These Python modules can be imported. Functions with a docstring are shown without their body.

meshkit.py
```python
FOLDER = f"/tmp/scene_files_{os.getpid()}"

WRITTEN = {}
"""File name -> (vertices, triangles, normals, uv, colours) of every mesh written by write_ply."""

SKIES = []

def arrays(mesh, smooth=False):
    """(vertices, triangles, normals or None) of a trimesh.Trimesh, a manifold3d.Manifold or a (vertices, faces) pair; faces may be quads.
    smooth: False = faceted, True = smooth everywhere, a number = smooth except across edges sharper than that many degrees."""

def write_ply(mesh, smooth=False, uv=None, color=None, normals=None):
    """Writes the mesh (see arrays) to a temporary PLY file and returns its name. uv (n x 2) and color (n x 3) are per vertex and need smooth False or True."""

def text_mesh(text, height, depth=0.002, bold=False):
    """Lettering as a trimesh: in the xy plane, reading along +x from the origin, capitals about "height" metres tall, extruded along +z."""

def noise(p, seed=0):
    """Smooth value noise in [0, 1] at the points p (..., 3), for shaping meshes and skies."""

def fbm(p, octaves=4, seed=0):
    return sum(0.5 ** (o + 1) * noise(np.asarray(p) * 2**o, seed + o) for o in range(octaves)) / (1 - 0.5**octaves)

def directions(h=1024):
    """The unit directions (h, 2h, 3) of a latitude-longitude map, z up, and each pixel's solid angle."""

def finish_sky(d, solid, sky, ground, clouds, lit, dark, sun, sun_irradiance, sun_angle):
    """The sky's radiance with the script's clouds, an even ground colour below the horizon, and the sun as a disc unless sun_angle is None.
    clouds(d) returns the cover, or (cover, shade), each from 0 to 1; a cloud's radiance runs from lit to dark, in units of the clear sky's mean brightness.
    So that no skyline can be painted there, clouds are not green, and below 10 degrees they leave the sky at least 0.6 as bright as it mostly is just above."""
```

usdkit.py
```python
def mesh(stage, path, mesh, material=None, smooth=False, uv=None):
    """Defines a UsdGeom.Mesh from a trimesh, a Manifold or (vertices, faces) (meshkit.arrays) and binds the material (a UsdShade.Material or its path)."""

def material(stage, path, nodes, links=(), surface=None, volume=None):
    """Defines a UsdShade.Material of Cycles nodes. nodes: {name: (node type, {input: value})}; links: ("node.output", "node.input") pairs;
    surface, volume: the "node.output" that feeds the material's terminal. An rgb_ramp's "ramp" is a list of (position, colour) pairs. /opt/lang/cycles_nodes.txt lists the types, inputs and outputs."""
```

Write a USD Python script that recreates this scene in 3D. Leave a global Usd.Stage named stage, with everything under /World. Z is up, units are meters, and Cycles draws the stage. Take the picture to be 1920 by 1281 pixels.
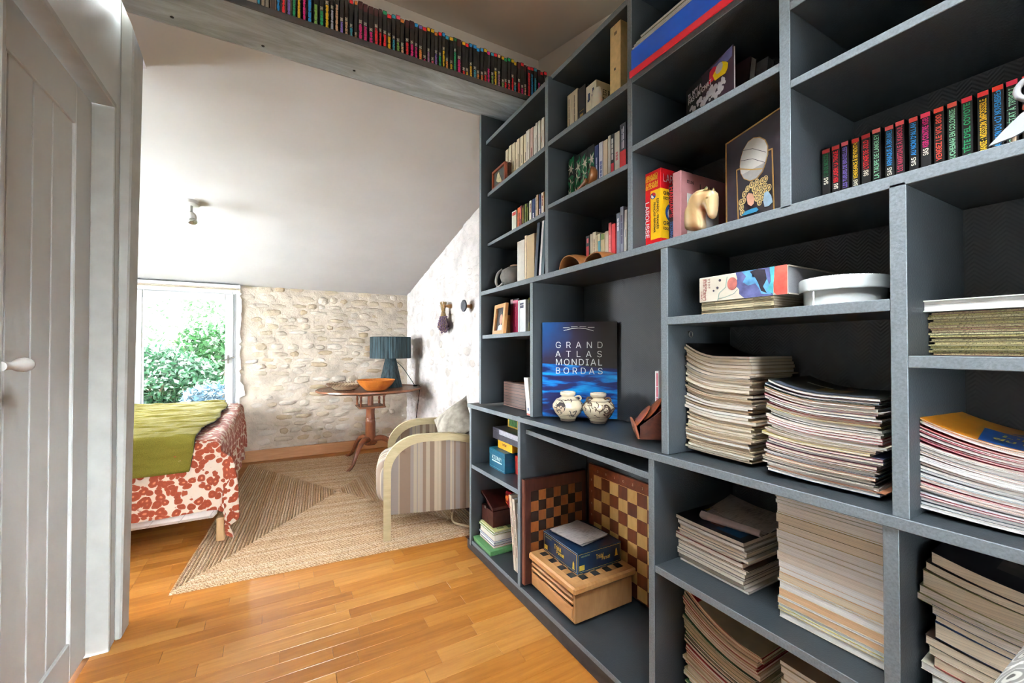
import math, random, numpy as np, trimesh, usdkit, meshkit
from pxr import Usd, UsdGeom, UsdLux, UsdShade, Gf, Sdf, Vt
from scipy.spatial import ConvexHull
from shapely.geometry import Polygon, Point, box as sbox
import shapely

stage = Usd.Stage.CreateInMemory()
UsdGeom.SetStageUpAxis(stage, 'Z'); UsdGeom.SetStageMetersPerUnit(stage, 1.0)
UsdGeom.Xform.Define(stage, '/World'); UsdGeom.Scope.Define(stage, '/World/Looks')
PI = math.pi

# ---------------------------------------------------------------- camera, sky, daylight, exposure
EXPOSURE = -0.10
cam = UsdGeom.Camera.Define(stage, '/World/camera')
FPX, YAW, PITCH, CAMZ = 789.0, math.radians(29.15), math.radians(0.69), 1.15
cam.CreateHorizontalApertureAttr(36.0); cam.CreateFocalLengthAttr(36.0 * FPX / 1920)
cam.CreateExposureAttr(EXPOSURE); cam.CreateClippingRangeAttr(Gf.Vec2f(0.02, 500))
_f = np.array([math.sin(YAW) * math.cos(PITCH), math.cos(YAW) * math.cos(PITCH), math.sin(PITCH)])
_r = np.array([math.cos(YAW), -math.sin(YAW), 0.0]); _u = np.cross(_r, _f)
cam.AddTransformOp().Set(Gf.Matrix4d(*_r, 0, *_u, 0, *(-_f), 0, 0, 0, CAMZ, 1))

SKY, SUN = 24.0, 7.0
dome = UsdLux.DomeLight.Define(stage, '/World/sky')
dome.CreateIntensityAttr(SKY)
dome.CreateColorAttr(Gf.Vec3f(0.90, 0.96, 1.0))
sun = UsdLux.DistantLight.Define(stage, '/World/sun')
sun.CreateIntensityAttr(SUN); sun.CreateAngleAttr(0.6); sun.CreateColorAttr(Gf.Vec3f(1, 0.94, 0.85))
sun.AddRotateXYZOp().Set(Gf.Vec3f(38, 0, 60))

# ---------------------------------------------------------------- helpers
def V(*a): return np.array(a, float)
_names, _mats, _inv = {}, {}, {}
def numbered(parent, name):
    k = (parent, name); n = _names.get(k, 0); _names[k] = n + 1
    return name if n == 0 else f'{name}_{n:03d}'
def tag(o, label=None, cat=None, group=None, kind=None):
    p = o.GetPrim() if hasattr(o, 'GetPrim') else o
    for k, v in (('label', label), ('category', cat), ('group', group), ('kind', kind)):
        if v: p.SetCustomDataByKey(k, v)
    return p
def thing(name, label, cat, loc=(0, 0, 0), rz=0.0, group=None, kind=None):
    path = '/World/' + numbered('/World', name)
    x = UsdGeom.Xform.Define(stage, path)
    x.AddTranslateOp().Set(Gf.Vec3d(*map(float, loc)))
    if rz: x.AddRotateZOp().Set(math.degrees(rz))
    c, s = math.cos(rz), math.sin(rz)
    _inv[path] = (np.array(loc, float), np.array([[c, s, 0], [-s, c, 0], [0, 0, 1.0]]))
    return tag(x, label, cat, group, kind)
def VF(m):
    if hasattr(m, 'to_mesh'):
        mm = m.to_mesh(); return mm.vert_properties[:, :3].astype(float), mm.tri_verts.astype(int)
    if isinstance(m, (tuple, list)): 
        v, f = np.asarray(m[0], float), np.asarray(m[1], int)
        if f.shape[1] == 4: f = np.vstack([f[:, [0, 1, 2]], f[:, [0, 2, 3]]])
        return v, f
    return np.array(m.vertices, float), np.array(m.faces, int)
def join(*ms):
    vs, fs, n = [], [], 0
    for m in ms:
        v, f = VF(m); vs.append(v); fs.append(f + n); n += len(v)
    return np.vstack(vs), np.vstack(fs)
def obj(name, mesh, mat, parent=None, smooth=False, world=True, label=None, kind=None, uv=None):
    """ONE Mesh prim under parent (a prim) or under /World; vertices in world coordinates unless world=False."""
    pp = str(parent.GetPath()) if parent is not None else '/World'
    v, f = VF(mesh)
    if world and parent is not None:
        t, R = world_inv(pp); v = (v - t) @ R.T
    m = usdkit.mesh(stage, pp + '/' + numbered(pp, name), (v, f), mat, smooth, uv)
    return tag(m, label, None, None, kind)
def world_inv(pp):
    top = '/'.join(pp.split('/')[:3]); return _inv.get(top, (np.zeros(3), np.eye(3)))
def solo(name, mesh, mat, label, cat, group=None, smooth=False, kind=None, base=None):
    """a thing that is one mesh, its origin at its base"""
    v, f = VF(mesh)
    b = V((v[:, 0].min() + v[:, 0].max()) / 2, (v[:, 1].min() + v[:, 1].max()) / 2, v[:, 2].min()) if base is None else V(*base)
    path = '/World/' + numbered('/World', name)
    m = usdkit.mesh(stage, path, (v - b, f), mat, smooth)
    m.AddTranslateOp().Set(Gf.Vec3d(*map(float, b)))
    return tag(m, label, cat, group, kind)
def xf(m, R=None, t=(0, 0, 0), s=1.0):
    v, f = VF(m); v = v * s
    if R is not None: v = v @ np.asarray(R).T
    return v + np.asarray(t, float), f
def rotz(a): c, s = math.cos(a), math.sin(a); return np.array([[c, -s, 0], [s, c, 0], [0, 0, 1.0]])
def roty(a): c, s = math.cos(a), math.sin(a); return np.array([[c, 0, s], [0, 1, 0], [-s, 0, c]])
def rotx(a): c, s = math.cos(a), math.sin(a); return np.array([[1, 0, 0], [0, c, -s], [0, s, c]])
def hull(pts):
    pts = np.asarray(pts, float); h = ConvexHull(pts)
    f = h.simplices.copy(); c = pts[h.vertices].mean(0)
    n = np.cross(pts[f[:, 1]] - pts[f[:, 0]], pts[f[:, 2]] - pts[f[:, 0]])
    bad = (n * (pts[f[:, 0]] - c)).sum(1) < 0
    f[bad] = f[bad][:, ::-1]
    return pts, f
_BF = np.array([[0, 2, 3, 1], [4, 5, 7, 6], [0, 1, 5, 4], [2, 6, 7, 3], [0, 4, 6, 2], [1, 3, 7, 5]])
def hexa(c, r=0.0):
    """8 corners indexed by bits (x,y,z) = k&1, k>>1&1, k>>2&1; r chamfers the edges"""
    c = np.asarray(c, float)
    if r <= 0:
        f = np.array([[a, b, d, e] for a, b, d, e in _BF]); return c, np.vstack([f[:, [0, 1, 2]], f[:, [0, 2, 3]]])
    pts = []
    for k in range(8):
        d = [c[k ^ (1 << j)] - c[k] for j in range(3)]; L = [np.linalg.norm(x) for x in d]
        u = [x / max(l, 1e-9) * min(r, l * 0.45) for x, l in zip(d, L)]
        for j in range(3):
            pts.append(c[k] + sum(u[i] for i in range(3) if i != j))
    return hull(pts)
def bx(x0, x1, y0, y1, z0, z1, r=0.0):
    return hexa([[(x0, x1)[k & 1], (y0, y1)[k >> 1 & 1], (z0, z1)[k >> 2 & 1]] for k in range(8)], r)
def lathe(profile, n=32, center=(0, 0, 0), sx=1.0, sy=1.0):
    """profile [(r,z)...] revolved about z; ends closed where r>0 are capped"""
    p = [(max(r, 0), z) for r, z in profile]; v, f = [], []
    for r, z in p:
        for k in range(n):
            a = 2 * PI * k / n; v.append((r * math.cos(a) * sx, r * math.sin(a) * sy, z))
    for i in range(len(p) - 1):
        for k in range(n):
            a, b = i * n + k, i * n + (k + 1) % n
            f += [(a, b, b + n), (a, b + n, a + n)]
    for i, flip in ((0, True), (len(p) - 1, False)):
        if p[i][0] > 1e-6:
            c = len(v); v.append((0, 0, p[i][1]))
            for k in range(n):
                a, b = i * n + k, i * n + (k + 1) % n
                f.append((c, b, a) if flip else (c, a, b))
    return np.array(v) + np.asarray(center, float), np.array(f)
def tube(path, r, n=8, closed=False, caps=True):
    P = np.asarray(path, float); m = len(P); R = np.full(m, r, float) if np.ndim(r) == 0 else np.asarray(r, float)
    T = np.gradient(P, axis=0) if not closed else np.roll(P, -1, 0) - np.roll(P, 1, 0)
    T /= np.maximum(np.linalg.norm(T, axis=1, keepdims=True), 1e-9)
    nrm = np.cross(T[0], [0, 0, 1.0]);
    if np.linalg.norm(nrm) < 1e-3: nrm = np.cross(T[0], [0, 1.0, 0])
    v = []
    for i in range(m):
        nrm = nrm - T[i] * (nrm @ T[i]); nrm /= np.linalg.norm(nrm); b = np.cross(T[i], nrm)
        for k in range(n):
            a = 2 * PI * k / n; v.append(P[i] + R[i] * (math.cos(a) * nrm + math.sin(a) * b))
    f = []
    for i in range(m if closed else m - 1):
        for k in range(n):
            a, b = i * n + k, i * n + (k + 1) % n; c, d = ((i + 1) % m) * n + k, ((i + 1) % m) * n + (k + 1) % n
            f += [(a, b, d), (a, d, c)]
    if caps and not closed:
        for i, flip in ((0, False), (m - 1, True)):
            c = len(v); v.append(P[i])
            for k in range(n):
                a, b = i * n + k, i * n + (k + 1) % n; f.append((c, a, b) if flip else (c, b, a))
    v, f = np.array(v), np.array(f)
    return v, f[:, ::-1]
def prism(poly, t0, t1, o=(0, 0, 0), ex=(1, 0, 0), ey=(0, 1, 0)):
    """a polygon (shapely or points) in the plane o + a*ex + b*ey, extruded along ex x ey from t0 to t1"""
    if not hasattr(poly, 'geom_type'): poly = Polygon(poly)
    if poly.geom_type == 'MultiPolygon': return join(*[prism(g, t0, t1, o, ex, ey) for g in poly.geoms])
    m = trimesh.creation.extrude_polygon(poly, t1 - t0, engine='earcut')
    v = np.array(m.vertices); ex, ey, o = V(*ex), V(*ey), V(*o); n = np.cross(ex, ey)
    return o + v[:, :1] * ex + v[:, 1:2] * ey + (v[:, 2:] + t0) * n, np.array(m.faces)
def sheet(fn, nu, nv, thick=0.0):
    """grid surface fn(a,b)->(x,y,z), a,b in [0,1]; thick>0 gives it a second side below (along -normal)"""
    A, B = np.meshgrid(np.linspace(0, 1, nu), np.linspace(0, 1, nv), indexing='ij')
    P = np.array([fn(a, b) for a, b in zip(A.ravel(), B.ravel())], float).reshape(nu, nv, 3)
    return grid(P, thick)
def grid(P, thick=0.0):
    nu, nv = P.shape[:2]; idx = np.arange(nu * nv).reshape(nu, nv)
    q = np.stack([idx[:-1, :-1], idx[1:, :-1], idx[1:, 1:], idx[:-1, 1:]], -1).reshape(-1, 4)
    v = P.reshape(-1, 3)
    if thick <= 0: return v, np.vstack([q[:, [0, 1, 2]], q[:, [0, 2, 3]]])
    du, dv = np.gradient(P, axis=0), np.gradient(P, axis=1)
    n = np.cross(du, dv); n /= np.maximum(np.linalg.norm(n, axis=2, keepdims=True), 1e-9)
    v2 = (P - n * thick).reshape(-1, 3); k = nu * nv
    rim = []
    for line in (idx[:, 0], idx[-1, :], idx[::-1, -1], idx[0, ::-1]):
        for a, b in zip(line[:-1], line[1:]): rim.append((a, a + k, b + k, b))
    Q = np.vstack([q, q[:, ::-1] + k, np.array(rim)])
    return np.vstack([v, v2]), np.vstack([Q[:, [0, 1, 2]], Q[:, [0, 2, 3]]])
_tx = {}
def text(s, h, w=None, depth=0.0004, bold=False, squeeze=1.0):
    """lettering in xy, capitals h tall, fitted to width w if given"""
    k = (s, bold)
    if k not in _tx:
        m = meshkit.text_mesh(s, 1.0, 1.0, bold); _tx[k] = (np.array(m.vertices), np.array(m.faces))
    v, f = _tx[k]; v = v.copy()
    W = v[:, 0].max(); sx = h * squeeze
    if w: sx = w / W
    return v * V(sx, h, depth), f
def put(m, o, ex, ey):
    v, f = VF(m); ex, ey = V(*ex), V(*ey); n = np.cross(ex, ey); n /= np.linalg.norm(n)
    return V(*o) + v[:, :1] * ex + v[:, 1:2] * ey + v[:, 2:] * n, f

# ---------------------------------------------------------------- materials
def lin(c):
    c = np.asarray(c, float) / 255.0
    return tuple(np.where(c <= 0.04045, c / 12.92, ((c + 0.055) / 1.055) ** 2.4))
def mat(key, nodes, links, surface='p.BSDF'):
    if key not in _mats: _mats[key] = usdkit.material(stage, '/World/Looks/' + key, nodes, links, surface=surface)
    return _mats[key]
def plain(rgb, rough=0.55, var=0.06, scale=60.0, bump=0.0, metallic=0.0, spec=0.5, coat=0.0, key=None, sheen=0.0):
    """colour (sRGB 0-255) with slight mottling and optional fine relief"""
    key = key or 'plain_' + '_'.join(str(int(c)) for c in rgb) + f'_{int(rough*100)}_{int(var*100)}_{int(bump*100)}_{int(metallic*10)}_{int(spec*10)}_{int(coat*10)}_{int(scale)}'
    c = np.array(lin(rgb))
    nodes = {'tc': ('texture_coordinate', {}), 'n': ('noise_texture', {'scale': scale, 'detail': 4.0}),
             'r': ('rgb_ramp', {'ramp': [(0.25, tuple(c * (1 - var * 2))), (0.75, tuple(np.minimum(c * (1 + var * 2), 1)))]}),
             'p': ('principled_bsdf', {'roughness': rough, 'metallic': metallic, 'specular_ior_level': spec, 'coat_weight': coat, 'sheen_weight': sheen})}
    links = [('tc.object', 'n.vector'), ('n.fac', 'r.fac'), ('r.color', 'p.base_color')]
    if bump > 0:
        nodes['b'] = ('bump', {'strength': bump, 'distance': 0.004}); links += [('n.fac', 'b.height'), ('b.normal', 'p.normal')]
    return mat(key, nodes, links)
# ---------------------------------------------------------------- shell materials
def wood(key, c1, c2, scale=(1, 14, 14), rough=0.4, gscale=3.0, coat=0.0, rnd=0.0, bump=0.05, dist=4.0, spec=0.5):
    """streaky wood grain along x (scale stretches it); rnd varies the tone piece by piece"""
    a, b = np.array(lin(c1)), np.array(lin(c2))
    nodes = {'tc': ('texture_coordinate', {}), 'oi': ('object_info', {}), 'ad': ('vector_math', {'math_type': 'add'}), 'sc': ('vector_math', {'math_type': 'scale', 'scale': 9.0}),
             'mp': ('mapping', {'scale': scale}), 'n': ('noise_texture', {'scale': gscale, 'detail': 6.0, 'roughness': 0.62, 'distortion': 0.5}),
             'r': ('rgb_ramp', {'ramp': [(0.30, tuple(a)), (0.70, tuple(b))]}),
             'v': ('math', {'math_type': 'multiply_add', 'value2': rnd, 'value3': 1.0 - rnd / 2}),
             'mx': ('mix', {'mix_type': 'multiply', 'fac': 1.0}), 'cb': ('combine_color', {}),
             'bp': ('bump', {'strength': bump, 'distance': 0.003}),
             'p': ('principled_bsdf', {'roughness': rough, 'coat_weight': coat, 'coat_roughness': 0.15, 'specular_ior_level': spec})}
    links = [('tc.object', 'ad.vector1'), ('oi.random', 'sc.vector1'), ('sc.vector', 'ad.vector2'), ('ad.vector', 'mp.vector'), ('mp.vector', 'n.vector'),
             ('n.fac', 'r.fac'), ('oi.random', 'v.value1'), ('v.value', 'cb.r'), ('v.value', 'cb.g'), ('v.value', 'cb.b'),
             ('r.color', 'mx.color1'), ('cb.color', 'mx.color2'), ('mx.color', 'p.base_color'), ('n.fac', 'bp.height'), ('bp.normal', 'p.normal')]
    return mat(key, nodes, links)
M_oak = [wood(f'oak_floor_{i}', a, b, (1.5, 16, 16), 0.36, 2.4, coat=0.55, rnd=0.10, bump=0.04) for i, (a, b) in enumerate(
    [((168, 104, 36), (196, 130, 54)), ((176, 110, 42), (202, 138, 62)), ((186, 122, 54), (210, 150, 76)), ((160, 96, 32), (188, 122, 48)), ((172, 106, 36), (198, 132, 56))])]
M_gap = plain((104, 66, 34), 0.6, key='floor_joint')
M_plaster = plain((228, 226, 226), 0.85, 0.02, 3.0, bump=0.10, key='white_plaster')
M_cream = plain((240, 230, 218), 0.85, 0.02, 2.5, bump=0.06, key='cream_ceiling_plaster')
M_white = plain((222, 227, 226), 0.42, 0.02, 8.0, bump=0.03, key='white_paint')
M_greywhite = plain((196, 194, 188), 0.45, 0.04, 10.0, bump=0.05, key='grey_white_paint')
M_jamb = plain((188, 190, 186), 0.5, 0.05, 14.0, bump=0.08, key='door_frame_paint')
M_pvc = plain((236, 240, 245), 0.30, 0.01, 5.0, key='white_window_plastic')
M_basewood = wood('baseboard_wood', (192, 138, 92), (208, 158, 110), (2, 20, 20), 0.45, 3.0)

def thickquad(P, d):
    """a slab from 4 corners, offset by vector d"""
    P = [V(*p) for p in P]; d = V(*d)
    return hexa([P[0], P[1], P[3], P[2], P[0] + d, P[1] + d, P[3] + d, P[2] + d])
def struct(name, mesh, m, parent=None, smooth=False):
    o = obj(name, mesh, m, parent, smooth)
    if parent is None: tag(o, kind='structure')
    return o
def structx(name):
    x = UsdGeom.Xform.Define(stage, '/World/' + numbered('/World', name)); return tag(x, kind='structure')

# floor: a dark bed for the joints, oak strips on it
XL, XR, YB, YF = -2.4, 1.34, 4.95, -2.6
fl = structx('floor')
obj('floor_bed', bx(XL, XR + .1, YF, YB + .1, -0.06, -0.0065), M_gap, fl)
rng = random.Random(5)
rest = []
nplank = 0
row = 0
y = 0.62
W = 0.071
def strip_row(y, xa, xb, near):
    global nplank
    x = xa - rng.uniform(0, .35)
    while x < xb:
        L = rng.choice([.28, .36, .45, .52, .6])
        a, b = max(x, xa), min(x + L, xb)
        if b - a > .02:
            m = bx(a + .0005, b - .0005, y + .0002, y + W - .0002, -0.0066, -rng.uniform(0, .0003), 0.0005)
            if near and nplank < 298:
                obj('plank', m, rng.choice(M_oak), fl); nplank += 1
            else: rest.append((m, rng.randrange(len(M_oak))))
        x += L
while y < YB:
    if y < 2.95: strip_row(y, -.60, 1.0, True); strip_row(y, XL, -.60, False) if y > 2.25 else None
    else: strip_row(y, XL, XR, y > 4.6)
    y += W
y = 0.62 - W
while y > YF: strip_row(y, -.60, XR, False); y -= W
for i in range(len(M_oak)):
    ms = [m for m, k in rest if k == i]
    if ms: obj('far_planks', join(*ms), M_oak[i], fl, kind='stuff')

# ceilings: the far slope down to the window wall, the near slope beyond the ridge
CZ = lambda y: 1.752 + (YB - y) * 0.2295
fsl = lambda xa, xb, ya, yb: thickquad([(xa, yb, CZ(yb)), (xb, yb, CZ(yb)), (xb, ya, CZ(ya)), (xa, ya, CZ(ya))], (0, 0, .1))
struct('ceiling', join(fsl(XL, XR + .2, 2.345, YB + .2), fsl(-.500, XR + .2, 2.082, 2.345)), M_plaster)
NZ = lambda y: 2.845 - (2.09 - y) * 0.245
SK = (.0, .62, -.30, .50)      # roof window in the near slope: x0, x1, y0, y1
slab = lambda xa, xb, ya, yb: thickquad([(xa, yb, NZ(yb)), (xb, yb, NZ(yb)), (xb, ya, NZ(ya)), (xa, ya, NZ(ya))], (0, 0, .1))
struct('ceiling', join(slab(-.75, XR + .2, SK[3], 2.09), slab(-.75, XR + .2, YF - .1, SK[2]), slab(-.75, SK[0], SK[2], SK[3]), slab(SK[1], XR + .2, SK[2], SK[3])), M_cream)
struct('wall_ridge', bx(-.505, XR + .2, 2.083, 2.16, 2.413, 2.95), M_cream)
WR0, WR1 = -.30, 1.10       # the rear window, to a pale terrace
struct('wall_right', bx(XR, XR + .2, YF, 2.3, 0, 2.95), M_cream)

# left wall of the near room with its board door
WX, DX = -.55, -.61
struct('wall_left', join(bx(WX - .16, WX, YF, 1.38, 0, 2.95), bx(WX - .16, WX, 1.38, 2.135, 2.066, 2.95), bx(WX - .16, WX, 2.135, 2.205, 0, 2.95)), M_white)
WL0, WL1 = 2.9, 4.4
struct('wall_left', join(bx(XL - .15, XL, 2.2, WL0, 0, 2.6), bx(XL - .15, XL, WL1, YB + .2, 0, 2.6), bx(XL - .15, XL, WL0, WL1, 0, .82), bx(XL - .15, XL, WL0, WL1, 1.86, 2.6)), M_plaster)
struct('wall_front', bx(XL, WX - .1, 2.12, 2.2, 0, 2.6), M_plaster)
# boxed post at the opening, chamfered foot
pz = 2.80
struct('trim', hexa([(-.552, 2.20, 0), (-.528, 2.20, 0), (-.552, 2.34, 0), (-.528, 2.30, 0), (-.552, 2.20, pz), (-.505, 2.20, pz), (-.552, 2.34, pz), (-.505, 2.34, pz)], .006), M_jamb)
d = structx('door_1')
JF = .004
obj('door_frame', join(bx(DX - .02, WX + JF, 2.132, 2.15, 0, 2.066, .003), bx(DX - .02, WX + JF, 1.38, 2.15, 2.064, 2.085, .003), bx(DX - .02, WX + JF, 1.38, 1.40, 0, 2.066, .003)), M_jamb, d)
obj('stile', bx(DX - .038, DX, 1.992, 2.128, .012, 2.06, .003), M_white, d)
obj('stile', bx(DX - .038, DX, 1.405, 1.46, .012, 2.06, .003), M_white, d)
obj('rail', bx(DX - .038, DX, 1.46, 1.992, 1.918, 2.06, .003), M_white, d)
obj('rail', bx(DX - .038, DX, 1.46, 1.992, .012, .142, .003), M_white, d)
for a, b in ((1.46, 1.590), (1.597, 1.722), (1.731, 1.842), (1.851, 1.9905)):
    obj('board', bx(DX - .034, DX - .009, a, b, .13, 1.925, .0012), M_white, d)
obj('back_board', bx(DX - .040, DX - .034, 1.45, 2.0, .13, 1.93), M_jamb, d)
h = obj('handle', join(lathe([(0, 0), (.012, .004), (.0105, .02), (.009, .035), (.012, .06), (.0165, .085), (.018, .105), (.0155, .122), (.008, .13), (0, .132)], 20)), plain((232, 230, 226), .2, .01, key='porcelain'), d, True)
# the handle is modelled standing up; lay it along the door pointing to the hinges
m = lathe([(0.0, 0), (.012, .002), (.0105, .02), (.0085, .04), (.011, .062), (.0165, .088), (.0185, .108), (.016, .124), (.009, .133), (0.0001, .136)], 20)
m = xf(m, rotx(-PI / 2), (DX + .05, 1.424, 1.104))
stem = xf(lathe([(.011, 0), (.009, .02), (.009, .05)], 14), roty(PI / 2), (DX, 1.430, 1.104))
rose = bx(DX, DX + .008, 1.408, 1.452, 1.0, 1.19, .004)
stage.RemovePrim(h.GetPath()); _names.pop((str(d.GetPath()), 'handle'))
obj('handle', join(m, stem, rose), _mats['porcelain'], d, 40)
struct('wall_rear', join(bx(-.75, WR0, YF - .15, YF, 0, 1.9), bx(WR1, XR + .2, YF - .15, YF, 0, 1.9), bx(WR0, WR1, YF - .15, YF, 0, .42), bx(WR0, WR1, YF - .15, YF, 1.52, 1.9)), M_white)

# ---------------------------------------------------------------- rubble walls: every stone its own piece
def stone_mats(tag_, cols, bump):
    out = []
    for i, c in enumerate(cols):
        a = np.array(lin(c))
        nodes = {'tc': ('texture_coordinate', {}), 'n': ('noise_texture', {'scale': 28.0, 'detail': 6.0, 'roughness': 0.65}), 'n2': ('noise_texture', {'scale': 7.0, 'detail': 3.0}),
                 'r': ('rgb_ramp', {'ramp': [(0.3, tuple(a * .80)), (0.5, tuple(a)), (0.75, tuple(np.minimum(a * 1.12, 1)))]}), 'ad': ('mix', {'fac': 0.5}),
                 'b': ('bump', {'strength': bump, 'distance': 0.02}), 'p': ('principled_bsdf', {'roughness': 0.95, 'specular_ior_level': 0.2})}
        out.append(mat(f'{tag_}_{i}', nodes, [('tc.object', 'n.vector'), ('tc.object', 'n2.vector'), ('n.color', 'ad.color1'), ('n2.color', 'ad.color2'), ('n2.fac', 'r.fac'), ('r.color', 'p.base_color'), ('n.fac', 'b.height'), ('b.normal', 'p.normal')]))
    return out
M_mortar = stone_mats('lime_mortar', [(214, 200, 184)], 0.7)[0]
M_stone = stone_mats('field_stone', [(208, 194, 174), (212, 200, 184), (204, 188, 164), (212, 200, 186), (196, 176, 148), (216, 206, 194)], 0.6)
M_wmortar = stone_mats('limewash', [(226, 219, 216)], 0.9)[0]
M_wstone = stone_mats('limewashed_stone', [(224, 217, 213), (228, 222, 218), (212, 203, 196), (222, 215, 211)], 0.8)
def stone_mesh(w, h, depth, seed, n=10):
    r = random.Random(seed); ph = r.uniform(0, 6)
    ring = []
    for k in range(n):
        a = 2 * PI * k / n; q = 3.0
        c, s = math.cos(a), math.sin(a)
        rad = (abs(c) ** q + abs(s) ** q) ** (-1 / q) * r.uniform(.74, 1.06)
        ring.append((w / 2 * rad * c, h / 2 * rad * s))
    v = [(x * 1.04, z * 1.04, -0.004) for x, z in ring] + [(x * .93, z * .9, depth * r.uniform(.2, .6)) for x, z in ring] + [(x * .62, z * .58, depth * r.uniform(.8, 1.1)) for x, z in ring] + [(r.uniform(-.1, .1) * w, r.uniform(-.1, .1) * h, depth * r.uniform(.9, 1.2))]
    f = []
    for lv in range(2):
        for k in range(n):
            a, b = lv * n + k, lv * n + (k + 1) % n; f += [(a, b, b + n), (a, b + n, a + n)]
    for k in range(n): f.append((2 * n + k, 2 * n + (k + 1) % n, 3 * n))
    return np.array(v), np.array(f)
def rubble(parent, o, ex, ez, nrm, width, height, keep, mats, hs, ws, depth, seed, limit):
    r = random.Random(seed); z = 0.0; n = 0; stuff = []
    o, ex, ez, nrm = V(*o), V(*ex), V(*ez), V(*nrm)
    while z < height:
        hrow = r.uniform(*hs); x = -r.uniform(0, .1)
        while x < width:
            w = r.uniform(*ws); hh = hrow * r.uniform(.72, 1.05)
            cx, cz = x + w / 2, z + hrow / 2 + r.uniform(-.008, .008) + .012 * math.sin(cx_ := x * 3)
            if keep(cx, cz, w):
                v, f = stone_mesh(w * .99, hh * 1.0, depth * r.uniform(.6, 1.25), r.random()); 
                a = r.uniform(-.10, .10); c, s = math.cos(a), math.sin(a)
                X, Z = v[:, 0] * c - v[:, 1] * s + cx, v[:, 0] * s + v[:, 1] * c + cz
                P = o + X[:, None] * ex + Z[:, None] * ez + (v[:, 2:] - depth * r.uniform(0, .75)) * nrm
                if np.linalg.det(np.array([ex, ez, nrm])) < 0: f = f[:, ::-1]
                if n < limit: obj('stone', (P, f), r.choice(mats), parent, True); n += 1
                else: stuff.append((P, f))
            x += w
        z += hrow
    if stuff: obj('far_stones', join(*stuff), mats[0], parent, True, kind='stuff')
def lumpy(fn, nu, nv, amp, freq, seed, nrm):
    def g(a, b):
        p = V(*fn(a, b)); return p + V(*nrm) * amp * (meshkit.fbm(p * freq, 4, seed) - .5) * 2
    A, B = np.meshgrid(np.linspace(0, 1, nu), np.linspace(0, 1, nv), indexing='ij')
    P = np.array([fn(a, b) for a, b in zip(A.ravel(), B.ravel())], float)
    P = P + V(*nrm) * (amp * (meshkit.fbm(P * freq, 4, seed) - .5) * 2)[:, None]
    return grid(P.reshape(nu, nv, 3))
# window wall (y = YB): masonry around the window hole x -1.13..-.335, z .5..1.69
wb = structx('wall_back')
HX0, HX1, HZ0, HZ1 = -1.15, -.325, .50, 1.715
core = join(bx(HX1 + .02, XR + .2, YB + .012, YB + .24, 0, 1.85), bx(XL, HX0, YB + .012, YB + .24, 0, 1.85), bx(HX0, HX1 + .02, YB + .012, YB + .24, 0, HZ0), bx(HX0, HX1 + .02, YB + .012, YB + .24, HZ1, 1.9))
obj('masonry', core, M_mortar, wb)
obj('mortar', lumpy(lambda a, b: (HX1 + a * (XR - HX1), YB, b * 1.78), 110, 110, .010, 9, 1, (0, -1, 0)), M_mortar, wb, True)
rubble(wb, (HX1, YB, .07), (1, 0, 0), (0, 0, 1), (0, -1, 0), XR - HX1, 1.70, lambda x, z, w: x > w / 2 + .005 - .02 * math.sin(z * 9) and x < XR - HX1 and not (z < .5 and x < .08), M_stone, (.055, .095), (.08, .22), .013, 11, 299)
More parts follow.
